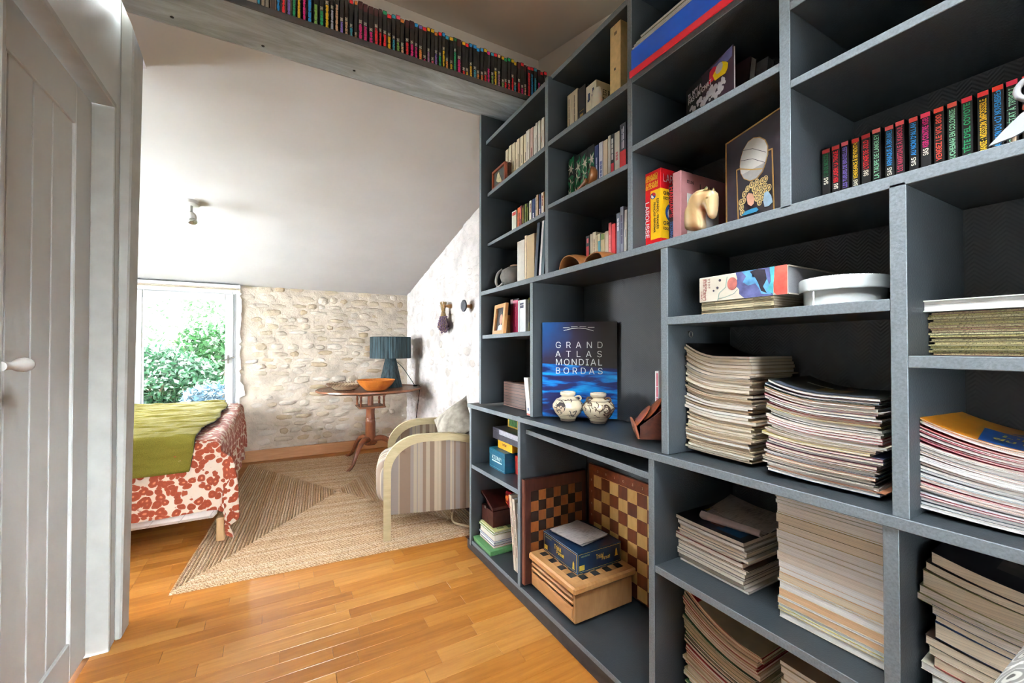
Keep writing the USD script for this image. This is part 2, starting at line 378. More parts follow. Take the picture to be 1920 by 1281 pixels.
# right wall of the far room, limewashed over
wr = structx('wall_right')
obj('masonry', bx(XR + .012, XR + .2, 2.3, YB + .1, 0, 2.45), M_wmortar, wr)
obj('mortar', lumpy(lambda a, b: (XR, 2.2 + a * (YB - 2.2), b * 2.45), 150, 120, .013, 8, 3, (-1, 0, 0)), M_wmortar, wr, True)
rubble(wr, (XR, 2.3, .05), (0, 1, 0), (0, 0, 1), (-1, 0, 0), YB - 2.3, 2.4, lambda y, z, w: z < CZ(y + 2.3) - .03, M_wstone, (.06, .10), (.08, .2), .007, 12, 299)
# broken plaster edge of the window reveal
rr = random.Random(3); jag = []
zz = HZ0
pts = [(HX1 - .03, HZ0)]
while zz < HZ1: pts.append((HX1 + rr.uniform(-.012, .02) + (.03 if .66 < zz < .78 else 0), zz)); zz += rr.uniform(.02, .05)
pts += [(HX1 - .03, HZ1)]
obj('reveal_plaster', prism(pts, 0, .045, (0, YB + .03, 0), (1, 0, 0), (0, 0, 1)), plain((240, 240, 238), .8, .02, bump=.1, key='reveal_plaster'), wb)
tm = struct('baseboard_back', bx(-.32, XR, YB - .028, YB - .008, 0, .112, .004), M_basewood)
struct('baseboard_right', bx(XR - .026, XR - .008, 2.3, YB - .03, 0, .112, .004), M_basewood)

# window: fixed frame, one sash, glass, handle, hinges
w = structx('window_1')
YW = 5.0
def ring(x0, x1, z0, z1, t, y0, y1, c=.004):
    return join(bx(x0, x0 + t, y0, y1, z0, z1, c), bx(x1 - t, x1, y0, y1, z0, z1, c), bx(x0 + t, x1 - t, y0, y1, z1 - t, z1, c), bx(x0 + t, x1 - t, y0, y1, z0, z0 + t, c))
obj('frame', ring(-1.165, -.340, .50, 1.70, .05, YW - .02, YW + .05), M_pvc, w)
obj('sash', ring(-1.136, -.378, .548, 1.668, .068, YW - .045, YW + .02, .006), M_pvc, w)
M_pane = mat('window_glass', {'t': ('transparent_bsdf', {}), 'g': ('glossy_bsdf', {'roughness': 0.0}), 'fr': ('fresnel', {'ior': 1.45}), 'm': ('mix_closure', {})},
             [('fr.fac', 'm.fac'), ('t.BSDF', 'm.closure1'), ('g.BSDF', 'm.closure2')], 'm.closure')
obj('pane', bx(-1.07, -.444, YW - .014, YW - .010, .614, 1.602), M_pane, w)
M_steel = plain((128, 124, 118), .4, .03, metallic=.6, key='brushed_steel')
hd = xf(bx(-.055, .055, -.008, .008, -.007, .007, .003), roty(-.35), (-.418, YW - .088, 1.028))
obj('handle', join(hd, bx(-.428, -.410, YW - .06, YW - .045, .985, 1.065, .003), bx(-.425, -.413, YW - .088, YW - .045, 1.018, 1.036)), M_steel, w)
for z in (.66, 1.50): obj('hinge', lathe([(0.008, 0), (.009, .002), (.009, .07), (.008, .072)], 12, (-1.142, YW - .05, z)), M_pvc, w, 40)
struct('trim', bx(HX0, HX1, YW - .04, YW + .3, .465, .50, .004), M_white)
for nm, xa, xb, y0, y1, z0, z1 in (('window_2', XL - .10, XL - .04, WL0, WL1, .82, 1.86),):
    w2 = structx(nm); ym = (y0 + y1) / 2
    obj('frame', join(bx(xa, xb, y0, y0 + .06, z0, z1), bx(xa, xb, y1 - .06, y1, z0, z1), bx(xa, xb, ym - .05, ym + .05, z0, z1), bx(xa, xb, y0, y1, z1 - .06, z1), bx(xa, xb, y0, y1, z0, z0 + .06)), M_pvc, w2)
    obj('pane', bx((xa + xb) / 2 - .002, (xa + xb) / 2 + .002, y0 + .06, ym - .05, z0 + .06, z1 - .06), M_pane, w2)
    obj('pane', bx((xa + xb) / 2 - .002, (xa + xb) / 2 + .002, ym + .05, y1 - .06, z0 + .06, z1 - .06), M_pane, w2)
w3 = structx('window_3'); wm = (WR0 + WR1) / 2
obj('frame', join(bx(WR0, WR0 + .06, YF - .1, YF - .04, .42, 1.52), bx(WR1 - .06, WR1, YF - .1, YF - .04, .42, 1.52), bx(wm - .05, wm + .05, YF - .1, YF - .04, .42, 1.52), bx(WR0, WR1, YF - .1, YF - .04, 1.46, 1.52), bx(WR0, WR1, YF - .1, YF - .04, .42, .48)), M_pvc, w3)
for xa, xb in ((WR0 + .06, wm - .05), (wm + .05, WR1 - .06)): obj('pane', bx(xa, xb, YF - .072, YF - .068, .48, 1.46), M_pane, w3)
w4 = structx('window_4')
def roofbar(xa, xb, ya, yb): return thickquad([(xa, yb, NZ(yb) + .03), (xb, yb, NZ(yb) + .03), (xb, ya, NZ(ya) + .03), (xa, ya, NZ(ya) + .03)], (0, 0, .05))
obj('frame', join(roofbar(SK[0], SK[0] + .06, SK[2], SK[3]), roofbar(SK[1] - .06, SK[1], SK[2], SK[3]), roofbar(SK[0], SK[1], SK[2], SK[2] + .06), roofbar(SK[0], SK[1], SK[3] - .06, SK[3])), M_white, w4)
a_, b_ = SK[2] + .06, SK[3] - .06
obj('pane', thickquad([(SK[0] + .06, b_, NZ(b_) + .055), (SK[1] - .06, b_, NZ(b_) + .055), (SK[1] - .06, a_, NZ(a_) + .055), (SK[0] + .06, a_, NZ(a_) + .055)], (0, 0, .004)), M_pane, w4)
# double curtain rail above the window
cr = thing('curtain_rail', 'white two-channel curtain rail fixed above the window, empty of curtains', 'curtain rail', (-.74, YB - .03, 1.72))
zr = 1.722
obj('channel', join(bx(-1.3, -.335, YB - .085, YB - .07, zr, zr + .026, .003), bx(-1.3, -.335, YB - .07, YB - .045, zr + .02, zr + .026)), M_pvc, cr)
obj('channel', join(bx(-1.3, -.335, YB - .045, YB - .03, zr, zr + .026, .003), bx(-1.3, -.335, YB - .03, YB + .01, zr + .02, zr + .026)), M_pvc, cr)
obj('end_cap', bx(-.335, -.318, YB - .087, YB - .01, zr - .002, zr + .028, .003), M_pvc, cr)
# ---------------------------------------------------------------- bookcase
def paintmat(key, face, edge):
    """painted board: the rolled front edges carry a thinner, chalkier, lighter coat than the faces"""
    f, e = np.array(lin(face)), np.array(lin(edge))
    nodes = {'g': ('geometry', {}), 'sx': ('separate_xyz', {}), 'ab': ('math', {'math_type': 'absolute'}), 'gt': ('math', {'math_type': 'greater_than', 'value2': 0.6}),
             'ab2': ('math', {'math_type': 'less_than', 'value2': 0.975}),
             'tc': ('texture_coordinate', {}), 'n': ('noise_texture', {'scale': 240.0, 'detail': 3.0}), 'n2': ('noise_texture', {'scale': 6.0, 'detail': 4.0}),
             'rf': ('rgb_ramp', {'ramp': [(0.3, tuple(f * .86)), (0.7, tuple(f * 1.14))]}), 're': ('rgb_ramp', {'ramp': [(0.30, tuple(e * .84)), (0.5, tuple(e)), (0.68, tuple(e * 1.14))]}),
             'm': ('mix', {}), 'rg': ('math', {'math_type': 'multiply_add', 'value2': 0.3, 'value3': 0.38}), 'b': ('bump', {'strength': 0.35, 'distance': 0.0015}), 'p': ('principled_bsdf', {'specular_ior_level': 0.5})}
    links = [('g.true_normal', 'sx.vector'), ('sx.x', 'ab.value1'), ('ab.value', 'gt.value1'), ('tc.object', 'n.vector'), ('tc.object', 'n2.vector'), ('n2.fac', 'rf.fac'), ('n.fac', 're.fac'),
             ('gt.value', 'm.fac'), ('rf.color', 'm.color1'), ('re.color', 'm.color2'), ('m.color', 'p.base_color'), ('gt.value', 'rg.value1'), ('rg.value', 'p.roughness'), ('n.fac', 'b.height'), ('b.normal', 'p.normal')]
    del nodes['ab2']
    return mat(key, nodes, links)
M_shelf = paintmat('slate_grey_paint', (55, 62, 67), (112, 121, 127))
c = np.array(lin((58, 61, 64)))
M_herring = mat('herringbone_wallpaper', {'tc': ('texture_coordinate', {}), 's': ('separate_xyz', {}), 'pp': ('math', {'math_type': 'pingpong', 'value2': 0.022}), 'ad': ('math', {'math_type': 'add'}),
      'ml': ('math', {'math_type': 'multiply', 'value2': 700.0}), 'sn': ('math', {'math_type': 'sine'}), 'b': ('bump', {'strength': 0.25, 'distance': 0.0008}),
      'p': ('principled_bsdf', {'base_color': tuple(c), 'roughness': 0.5})},
      [('tc.object', 's.vector'), ('s.y', 'pp.value1'), ('pp.value', 'ad.value1'), ('s.z', 'ad.value2'), ('ad.value', 'ml.value1'), ('ml.value', 'sn.value1'), ('sn.value', 'b.height'), ('b.normal', 'p.normal')])
XF, XBK, YEND, XB2 = .96, 1.25, -.36, 1.325
bk = thing('bookcase', 'wall-length slate grey painted bookcase of open compartments along the right wall', 'bookcase', (1.1, .95, 0))
def up(name, y0, y1, z0, z1, xf_=XF, xb=XBK):
    obj(name, bx(xf_, xb, y0, y1, z0, z1, .0012), M_shelf, bk)
def board(name, yn, yf, zn, zf, t=.021, xn=XF, xf_=XF, xb=XBK):
    """shelf between near and far y; zn, zf its top at either end"""
    c = []
    for k in range(8):
        far, back, topp = k >> 1 & 1, k & 1, k >> 2 & 1
        c.append((xb if back else (xf_ if far else xn), yf if far else yn, (zf if far else zn) - (0 if topp else t)))
    obj(name, hexa(c, .0012), M_shelf, bk)
LX = lambda y: .96 - .020 * max(0, y - .35) / 1.85       # the base unit stands a little proud at its far end
LSC = lambda y: (LX(y) - 0) / .96
# upper verticals
up('side_panel', 2.066, 2.088, .84, 2.412)
for y0, y1 in ((1.4211, 1.4426), (.955, .975), (.493, .5154)): up('divider', y0, y1, 1.45, 2.26)
up('side_panel', YEND - .022, YEND, 0, 2.27)
for y0, y1, x0 in ((1.5441, 1.5661, .963), (.8227, .8473, .962), (.3047, .3285, .960)): up('divider', y0, y1, .845, 1.44, x0)
# boards of the upper unit
board('shelf', YEND, 2.066, 2.271, 2.271, .021, XF, .988)
board('shelf', 1.4426, 2.066, 1.980, 1.987, .020, XF, .998)
board('shelf', 1.4426, 2.066, 1.708, 1.712, .017, XF, .998)
board('shelf', .975, 1.4211, 1.986, 1.987, .020); board('shelf', .975, 1.4211, 1.727, 1.727, .016)
board('shelf', .5154, .955, 1.992, 1.992, .021); board('shelf', .5154, .955, 1.774, 1.774, .019)
board('shelf', YEND, .493, 1.8925, 1.8925, .018); board('shelf', YEND, .493, 1.7225, 1.7225, .017)
board('long_shelf', YEND, 2.066, 1.460, 1.447, .0225)
board('shelf', 1.5661, 2.066, 1.218, 1.211, .020, .962, .968); board('shelf', .3285, .8227, 1.236, 1.233, .022); board('shelf', YEND, .3047, 1.134, 1.134, .021)
# counter and base unit
cz = lambda y: .856 if y < .85 else .856 - (y - .85) * .0195
c8 = []
for k in range(8):
    back, far, topp = k & 1, k >> 1 & 1, k >> 2 & 1
    yy = 2.205 if far else YEND
    c8.append((XB2 if back else (LX(yy) if far else .96), yy, (.829 if far else .857) - (0 if topp else .022)))
obj('counter', hexa(c8, .0015), M_shelf, bk)
up('side_panel', 2.150, 2.172, .05, .812, .940, XB2)
for y0, y1, x0 in ((1.622, 1.645, .946), (.868, .890, .955), (.3195, .3428, .960)): up('divider', y0, y1, .08, .838, x0, XB2)
board('shelf', 1.645, 2.150, .507, .500, .022, .947, .942, XB2); board('shelf', .890, 1.622, .778, .779, .020, .957, .975, XB2); board('shelf', .3428, .868, .516, .518, .020, .96, .957, XB2)
board('shelf', YEND, .3195, .490, .490, .020, .96, .96, XB2)
board('bottom_board', YEND, 2.172, .104, .078, .020, .962, .945, XB2)
obj('plinth', hexa([(.975 if (k >> 1 & 1) == 0 and not k & 1 else (XB2 if k & 1 else .958), 2.245 if k >> 1 & 1 else YEND, (.084 if not k >> 1 & 1 else .052) if k >> 2 & 1 else 0) for k in range(8)], .003), plain((52, 50, 50), .6, .12, 30, .2, key='plinth_paint'), bk)
# the wall behind, papered in herringbone and painted
obj('back_panel', bx(1.245, 1.262, YEND, 2.088, 1.45, 2.27), M_herring, bk); obj('back_panel', bx(1.245, 1.262, YEND, 2.088, .845, 1.45), M_herring, bk); obj('back_panel', bx(1.322, 1.336, YEND, 2.172, .05, .845), M_herring, bk)
# whitewashed board bridging the room on the ridge, carrying paperbacks
g = np.array(lin((196, 206, 214)))
M_wash = mat('worn_grey_wash', {'tc': ('texture_coordinate', {}), 'mp': ('mapping', {'scale': (1.2, 7, 7)}), 'n': ('noise_texture', {'scale': 2.2, 'detail': 8.0, 'roughness': 0.7, 'distortion': 0.8}),
     'r': ('rgb_ramp', {'ramp': [(0.28, tuple(g * .42)), (0.5, tuple(g * .85)), (0.72, tuple(np.minimum(g * 1.35, 1)))]}), 'b': ('bump', {'strength': 0.12, 'distance': 0.004}), 'p': ('principled_bsdf', {'roughness': 0.5})},
     [('tc.object', 'mp.vector'), ('mp.vector', 'n.vector'), ('n.fac', 'r.fac'), ('r.color', 'p.base_color'), ('n.fac', 'b.height'), ('b.normal', 'p.normal')])
ov = thing('overhead_shelf', 'worn grey-washed board spanning the room overhead, carrying a row of paperbacks', 'shelf', (.1, 1.95, 2.412))
obj('board', bx(-.505, 1.33, 1.838, 2.082, 2.413, 2.437, .0015), M_wash, ov)
obj('front_edge', bx(-.505, 1.33, 1.832, 1.838, 2.412, 2.438, .001), plain((62, 60, 60), .55, .1, key='dark_edge_paint'), ov)
for x, y in ((-.36, 2.03), (-.06, 2.04), (.30, 2.02)): obj('screw_hole', lathe([(0.0001, -.0008), (.006, -.0004), (.006, 0.002)], 10, (x, y, 2.412)), plain((25, 24, 24), .9, key='hole_black'), ov)
# ---------------------------------------------------------------- garden seen through the window
M_lawn = plain((70, 80, 56), .9, .25, 3.0, key='garden_ground')
gr = struct('ground', bx(-14, 12, 5.6, 26, -.9, -.6), M_lawn)
struct('ground', bx(-14, 12, -14, -2.9, -.9, -.3), plain((206, 200, 188), .9, .05, 3.0, key='pale_terrace'))
def leafmat(key, rgb):
    a = np.array(lin(rgb))
    return mat(key, {'oi': ('geometry', {}), 'r': ('rgb_ramp', {'ramp': [(0, tuple(a * .55)), (1, tuple(np.minimum(a * 1.5, 1)))]}), 'd': ('principled_bsdf', {'roughness': 0.5}), 't': ('translucent_bsdf', {}), 'm': ('mix_closure', {'fac': 0.35})},
               [('oi.random_per_island', 'r.fac'), ('r.color', 'd.base_color'), ('r.color', 't.color'), ('d.BSDF', 'm.closure1'), ('t.BSDF', 'm.closure2')], 'm.closure')
M_bark = plain((96, 84, 70), .9, .2, 30, .4, key='bark')
def leaves(n, c, rad, size, seed, shell=.45):
    r = np.random.default_rng(seed); d = r.normal(size=(n, 3)); d /= np.linalg.norm(d, axis=1, keepdims=True)
    P = V(*c) + d * (shell + (1 - shell) * r.random((n, 1)) ** .5) * V(*rad) * (.8 + .35 * meshkit.noise(d * 2.5 + 7, seed)[:, None])
    a = r.normal(size=(n, 3)); a /= np.linalg.norm(a, axis=1, keepdims=True); b = np.cross(a, r.normal(size=(n, 3))); b /= np.linalg.norm(b, axis=1, keepdims=True)
    s = size * (.6 + .8 * r.random((n, 1)))
    v = np.stack([P - a * s, P + b * s * .45, P + a * s, P - b * s * .45], 1).reshape(-1, 3)
    i = np.arange(n)[:, None] * 4
    return v, np.vstack([i + [0, 1, 2], i + [0, 2, 3]])
def shrub(name, label, c, rad, n, size, col, seed, branches=6, group=None):
    t = thing(name, label, 'shrub' if 'tree' not in name else 'tree', (c[0], c[1], -.6))
    obj('foliage', leaves(n, c, rad, size, seed), leafmat('leaf_' + '_'.join(map(str, col)), col), t, kind='stuff')
    r = random.Random(seed); bs = []
    for k in range(branches):
        tip = V(c[0] + r.uniform(-.8, .8) * rad[0], c[1] + r.uniform(-.6, .6) * rad[1], c[2] + r.uniform(.2, 1.0) * rad[2])
        p0 = V(c[0] + r.uniform(-.15, .15), c[1], -.6); mid = (p0 + tip) / 2 + V(r.uniform(-.2, .2), 0, .1)
        bs.append(tube([p0, (p0 + mid) / 2, mid, (mid + tip) / 2, tip], [.035, .028, .02, .013, .005], 6))
    obj('branches', join(*bs), M_bark, t, True)
shrub('garden_shrub', 'dense rounded mid green shrub standing in the middle of the window view', (-1.75, 9.2, .55), (.85, .6, .62), 5200, .055, (30, 70, 42), 1)
shrub('garden_shrub', 'taller leafy green bush at the right edge of the window view, above the rounded shrub', (-1.05, 10.4, 1.05), (.75, .7, .55), 3600, .06, (40, 82, 40), 2)
shrub('garden_shrub', 'low blue-grey bush at the bottom right of the window, beside the handle', (-.85, 8.2, .15), (.55, .5, .42), 2600, .05, (52, 76, 90), 3)
shrub('garden_shrub', 'low bluish bush at the bottom left of the window view', (-2.3, 8.6, .0), (.6, .5, .45), 2400, .05, (58, 84, 92), 4)
shrub('garden_shrub', 'pale yellow-flecked plant low in front of the window, below the blue-grey bush', (-1.15, 7.4, -.02), (.45, .3, .26), 900, .07, (120, 116, 70), 5, 3)
shrub('garden_tree', 'thin young tree with bare forked stems rising behind the rounded shrub', (-2.0, 11.0, 1.7), (1.0, .8, .9), 1100, .06, (64, 96, 60), 6, 9)
shrub('garden_tree', 'sparse feathery tree at the right of the window view, rising over the bush', (-1.0, 12.0, 2.0), (.9, .8, 1.1), 1300, .06, (60, 94, 56), 7, 9)

# ---------------------------------------------------------------- braided rug
M_jute = []
for i, cjr in enumerate([((190, 152, 114), (222, 192, 158)), ((198, 162, 126), (228, 204, 174)), ((176, 138, 102), (214, 182, 146))]):
    a, b = [np.array(lin(x)) for x in cjr]
    M_jute.append(mat(f'braided_jute_{i}', {'tc': ('texture_coordinate', {}), 'w': ('wave_texture', {'scale': 40.0, 'distortion': 7.0, 'detail': 2.0, 'detail_scale': 3.0, 'bands_direction': 'diagonal'}), 'n': ('noise_texture', {'scale': 85.0, 'detail': 5.0, 'roughness': .7}), 'mm': ('mix', {'fac': 0.55}),
         'r': ('rgb_ramp', {'ramp': [(0.24, tuple(a * .55)), (0.36, tuple(a)), (0.62, tuple(b))]}), 'b': ('bump', {'strength': 0.8, 'distance': 0.005}), 'p': ('principled_bsdf', {'roughness': 0.95, 'specular_ior_level': 0.15})},
         [('tc.object', 'w.vector'), ('tc.object', 'n.vector'), ('w.color', 'mm.color1'), ('n.color', 'mm.color2'), ('mm.color', 'r.fac'), ('r.color', 'p.base_color'), ('mm.color', 'b.height'), ('b.normal', 'p.normal')]))
RC = [V(-.432, 2.479), V(1.16, 2.372), V(1.20, 4.66), V(-.24, 4.80)]
rug = thing('rug', 'large natural jute rug of concentric braids lying between the bed and the armchair', 'rug', (.4, 3.6, 0))
ctr = sum(RC) / 4; NR = 44
rngj = random.Random(4)
for k in range(NR):
    s0, s1 = 1 - k / NR, 1 - (k + 1) / NR
    prof = [(0.0, -.002), (.10, .007), (.3, .0125), (.55, .0145), (.8, .0125), (.95, .006), (1.0, 0.0)]
    rows = []
    for q, z in prof:
        s = s0 + (s1 - s0) * q; P = []
        for j in range(4):
            A, B = RC[j], RC[(j + 1) % 4]; nseg = 12
            for i in range(nseg):
                t = i / nseg; p = ctr + (A + (B - A) * t - ctr) * s
                wv = .006 * math.sin(9 * t * 3 + k * .31 + j) * s * (1 if 0 < q < 1 or k else .3)
                d_ = (p - ctr) / max(np.linalg.norm(p - ctr), 1e-6)
                p = p + d_ * wv * (0.6)
                P.append((p[0], p[1], z))
        P.append(P[0]); rows.append(P)
    g_ = np.array(rows)
    obj('braid', grid(g_[::-1]), M_jute[rngj.choice([0, 0, 1, 1, 2])], rug, True)

# ---------------------------------------------------------------- bed
TOPZ, FY, BY, RX = .600, 2.985, 4.78, -.285
bed = thing('bed', 'low bed on wooden block legs with a white quilted base, mostly under covers', 'bed', (-1.2, 3.9, 0))
M_ticking = plain((232, 226, 222), .8, .03, 20, .1, key='white_ticking')
obj('base', bx(-2.3, RX - .018, FY + .004, BY - .02, .150, .31, .02), M_ticking, bed)
obj('mattress', bx(-2.3, RX - .018, FY + .016, BY, .31, TOPZ - .024, .05), M_ticking, bed)
seams = [tube([(x + .03 * math.sin(t * 3.1) + .02 * t, FY - .001, .158 + .14 * t) for t in np.linspace(0, 1, 8)], .0018, 5) for x in np.arange(-2.1, -.32, .135)]
obj('quilting_seam', join(*seams), plain((206, 200, 196), .8, key='seam_thread'), bed)
M_beech = wood('beech_leg', (196, 158, 112), (216, 180, 136), (14, 14, 2), .45, 2.5)
obj('leg', bx(-.305, -.262, 2.985, 3.03, .012, .150, .006), M_beech, bed)
obj('leg', bx(-.330, -.287, BY - .09, BY - .045, .012, .150, .006), M_beech, bed)
obj('leg', bx(-2.2, -2.155, 2.985, 3.03, .0, .150, .006), M_beech, bed)
def drape(s, t, flare=.02, lift=0.0, seed=0, wr=.004, dr=.0):
    """point of a cloth laid over the bed; s along x, t along y, measured on the flat cloth"""
    dx, dy, R = s - RX, FY - t, .05
    def fall(d):            # arc then straight down
        if d <= -R: return d, 0.0
        L = R * PI / 2
        u = d + R
        if u < L: a = u / R; return -R + R * math.sin(a), R * (1 - math.cos(a))
        return 0.0, R + (u - L)
    ox, zx = fall(dx); oy, zy = fall(dy)
    zd = max(zx, zy) + .32 * min(zx, zy)
    x, y = RX + ox, FY - oy
    if zx > R: x += flare * (zx - R) + .018 * math.sin(t * 17 + seed) * min(1, (zx - R) * 6)
    if zy > R: y -= flare * (zy - R) + .010 * math.sin(s * 11 + seed) * min(1, (zy - R) * 5)
    if zx > R and zy > R:
        m_ = min(zx, zy); x += .05 * math.sin(min(m_ * 16, PI)) ; y -= .02 * math.sin(min(m_ * 16, PI)); x += .10 * m_; y -= .16 * m_
    p = V(x, y, TOPZ - zd + lift)
    return p
def cloth(s0, s1, t0, t1, nu, nv, lift, seed, wr, freq, flare=.03, hem=None, thick=.003, edge=None):
    S, T = np.linspace(s0, s1, nu), np.linspace(t0, t1, nv)
    P = np.zeros((nu, nv, 3))
    for i, s in enumerate(S):
        for j, t in enumerate(T):
            tt = t
            ss = s + (edge(t, (s - s0) / (s1 - s0)) if edge else 0)
            P[i, j] = drape(ss, tt, flare, lift, seed)
    n = np.cross(np.gradient(P, axis=0), np.gradient(P, axis=1)); n /= np.maximum(np.linalg.norm(n, axis=2, keepdims=True), 1e-9)
    if n[nu // 3, nv // 2, 2] < 0: n = -n
    w = meshkit.fbm(np.stack(np.broadcast_arrays(S[:, None] * freq[0], T[None, :] * freq[1], 0 * T[None, :]), -1), 4, seed) - .3
    return P + n * (w * wr)[..., None]
lc = [np.array(lin(x)) for x in ((224, 206, 190), (158, 74, 48), (206, 132, 100), (120, 46, 32))]
M_leo = mat('leopard_print_cotton', {'tc': ('texture_coordinate', {}), 'mp': ('mapping', {'scale': (1.0, 1.0, 1.0)}), 'dn': ('noise_texture', {'scale': 14.0, 'detail': 2.0}), 'sb': ('vector_math', {'math_type': 'subtract', 'vector2': (.5, .5, .5)}), 'scl': ('vector_math', {'math_type': 'scale', 'scale': 0.045}), 'ad': ('vector_math', {'math_type': 'add'}),
     'v': ('voronoi_texture', {'scale': 27.0, 'feature': 'f1', 'randomness': 0.8}), 'sep': ('separate_color', {}), 'ml': ('math', {'math_type': 'multiply_add', 'value2': 0.22, 'value3': 0.86}), 'dv': ('math', {'math_type': 'divide'}),
     'r': ('rgb_ramp', {'ramp': [(0.0, tuple(lc[2])), (0.13, tuple(lc[2])), (0.18, tuple(lc[1])), (0.36, tuple(lc[3] * .5 + lc[1] * .5)), (0.58, tuple(lc[1])), (0.62, tuple(lc[0])), (1, tuple(lc[0]))]}),
     'p': ('principled_bsdf', {'roughness': 0.85, 'specular_ior_level': 0.2, 'sheen_weight': 0.1})},
     [('tc.object', 'dn.vector'), ('dn.color', 'sb.vector1'), ('sb.vector', 'scl.vector1'), ('tc.object', 'ad.vector1'), ('scl.vector', 'ad.vector2'), ('ad.vector', 'v.vector'), ('v.color', 'sep.color'), ('sep.r', 'ml.value1'), ('v.distance', 'dv.value1'), ('ml.value', 'dv.value2'), ('dv.value', 'r.fac'), ('r.color', 'p.base_color')])
Pb = cloth(-2.3, RX + .40, BY + .05, FY - .372, 110, 120, 0, 2, .007, (7, 7), .05)
# uneven hem
for i in range(110):
    for j in range(120):
        s = -2.3 + (RX + .40 + 2.3) * i / 109
        if s > RX + .06: Pb[i, j, 2] += .02 * math.sin(j * .21) * min(1, (s - RX - .06) * 4)
solo('bedspread', grid(Pb, .003), M_leo, 'cream bedspread with rust red leopard spots hanging over the bed sides', 'bedspread', smooth=True)
M_olive = plain((108, 100, 38), .9, .10, 260.0, bump=.25, key='olive_linen', spec=.1)
def redge(t, q): return q * (.05 * math.sin((t - 3) * 1.7) + .012 * math.sin(t * 9))
TS = (-2.3, -.420)
Pt = cloth(TS[0], TS[1], BY + .02, FY - .165, 120, 130, .030, 9, .036, (6, 30), .05, edge=redge)
th = thing('throw', 'olive green linen throw with dark blanket-stitched edges lying across the bed', 'throw', (-1.3, 3.9, .6))
obj('linen', grid(Pt, .006), M_olive, th, True)
st = []
E1 = [Pt[-1, j] for j in range(130)] + [Pt[i, -1] for i in range(118, -1, -1)]
for k in range(len(E1) - 1):
    for q in (0, .5):
        a = E1[k] * (1 - q) + E1[k + 1] * q; jn = k < 129
        inn = (Pt[-3, k] if jn else Pt[max(118 - (k - 130), 0), -3]) - a; inn = inn / max(np.linalg.norm(inn), 1e-6)
        st.append(tube([a + V(0, 0, .003) - V(0, .001, 0), a + inn * .013 + V(0, -.003, .003)], .0014, 4))
st.append(tube([p + V(0.001, -.002, .002) for p in E1], .0025, 5))
obj('blanket_stitch', join(*st), plain((44, 50, 44), .9, key='dark_yarn'), th)

# ---------------------------------------------------------------- armchair
CR = math.radians(-15)
ch = thing('armchair', 'low wooden armchair with rounded pale frame and beige striped upholstery, beside the bookcase', 'armchair', (.545, 2.515, .012), CR)
M_limed = wood('limed_wood', (190, 174, 132), (210, 194, 154), (3, 16, 16), .5, 3.0)
st_cols = [((176, 162, 142)), ((150, 140, 134)), ((188, 172, 150)), ((142, 122, 106)), ((170, 158, 146))]
sc_ = [np.array(lin(x)) for x in st_cols]; rs = random.Random(8); ramp = []; pos = 0
while pos < 1: ramp.append((pos, tuple(rs.choice(sc_ + [sc_[0], sc_[2]])))); pos += rs.choice([.012, .02, .02, .035, .05])
def stripes(key, vec_scale, comp):
    return mat(key, {'tc': ('texture_coordinate', {}), 's': ('separate_xyz', {}), 'ml': ('math', {'math_type': 'multiply', 'value2': vec_scale}), 'fr': ('math', {'math_type': 'fraction'}), 'r': ('rgb_ramp', {'ramp': ramp, 'interpolate': False}),
         'n': ('noise_texture', {'scale': 300.0, 'detail': 2.0}), 'b': ('bump', {'strength': .2, 'distance': .001}), 'p': ('principled_bsdf', {'roughness': .9, 'specular_ior_level': .15, 'sheen_weight': .1})},
        [('tc.object', 's.vector'), ('s.' + comp, 'ml.value1'), ('ml.value', 'fr.value1'), ('fr.value', 'r.fac'), ('r.color', 'p.base_color'), ('tc.object', 'n.vector'), ('n.fac', 'b.height'), ('b.normal', 'p.normal')])
M_strx, M_stry = stripes('striped_linen_x', 1.9, 'x'), stripes('striped_linen_y', 1.9, 'y')
def arch_outline(off=0.0):
    """side outline in (x,z): front leg up, quarter round into the sloping arm"""
    L = []
    x0, zt, R = off, .612 - off, .20 - off * .3
    L.append((x0, .145)); L.append((x0, zt - R * .92))
    for k in range(1, 13):
        a = PI / 2 * k / 12; L.append((x0 + (R + .02) * (1 - math.cos(a)), zt - R * .92 + R * .92 * math.sin(a)))
    for q in (.3, .38, .46, .54, .62, .70): L.append((q, zt + .012 - .24 * max(0, q - .30) ** 1.25 - (.012 if q < .31 else 0)))
    return L
for side, y0 in (('near', 0.0), ('far', .565)):
    outer = arch_outline(0.0); inner = arch_outline(.042)
    inner = [(max(a, .042), b) for a, b in inner]
    frame = Polygon(outer + inner[::-1]).buffer(0).union(sbox(0, -.002, .042, .3))
    obj('side_frame', prism(frame.buffer(.003).buffer(-.003), 0, .042, (0, y0 + .042, 0), (1, 0, 0), (0, 0, 1)), M_limed, ch, world=False)
    pan = Polygon(inner + [(.70, .150), (.042, .150)]).buffer(0)
    obj('side_panel', prism(pan, 0, .026, (0, y0 + .034, 0), (1, 0, 0), (0, 0, 1)), M_strx, ch, world=False)
    obj('rear_leg', hexa([(.66 + (k & 1) * .04 + (.05 if k < 4 else 0), y0 + .002 + (k >> 1 & 1) * .038, .36 * (k >> 2 & 1)) for k in range(8)], .004), M_limed, ch, world=False)
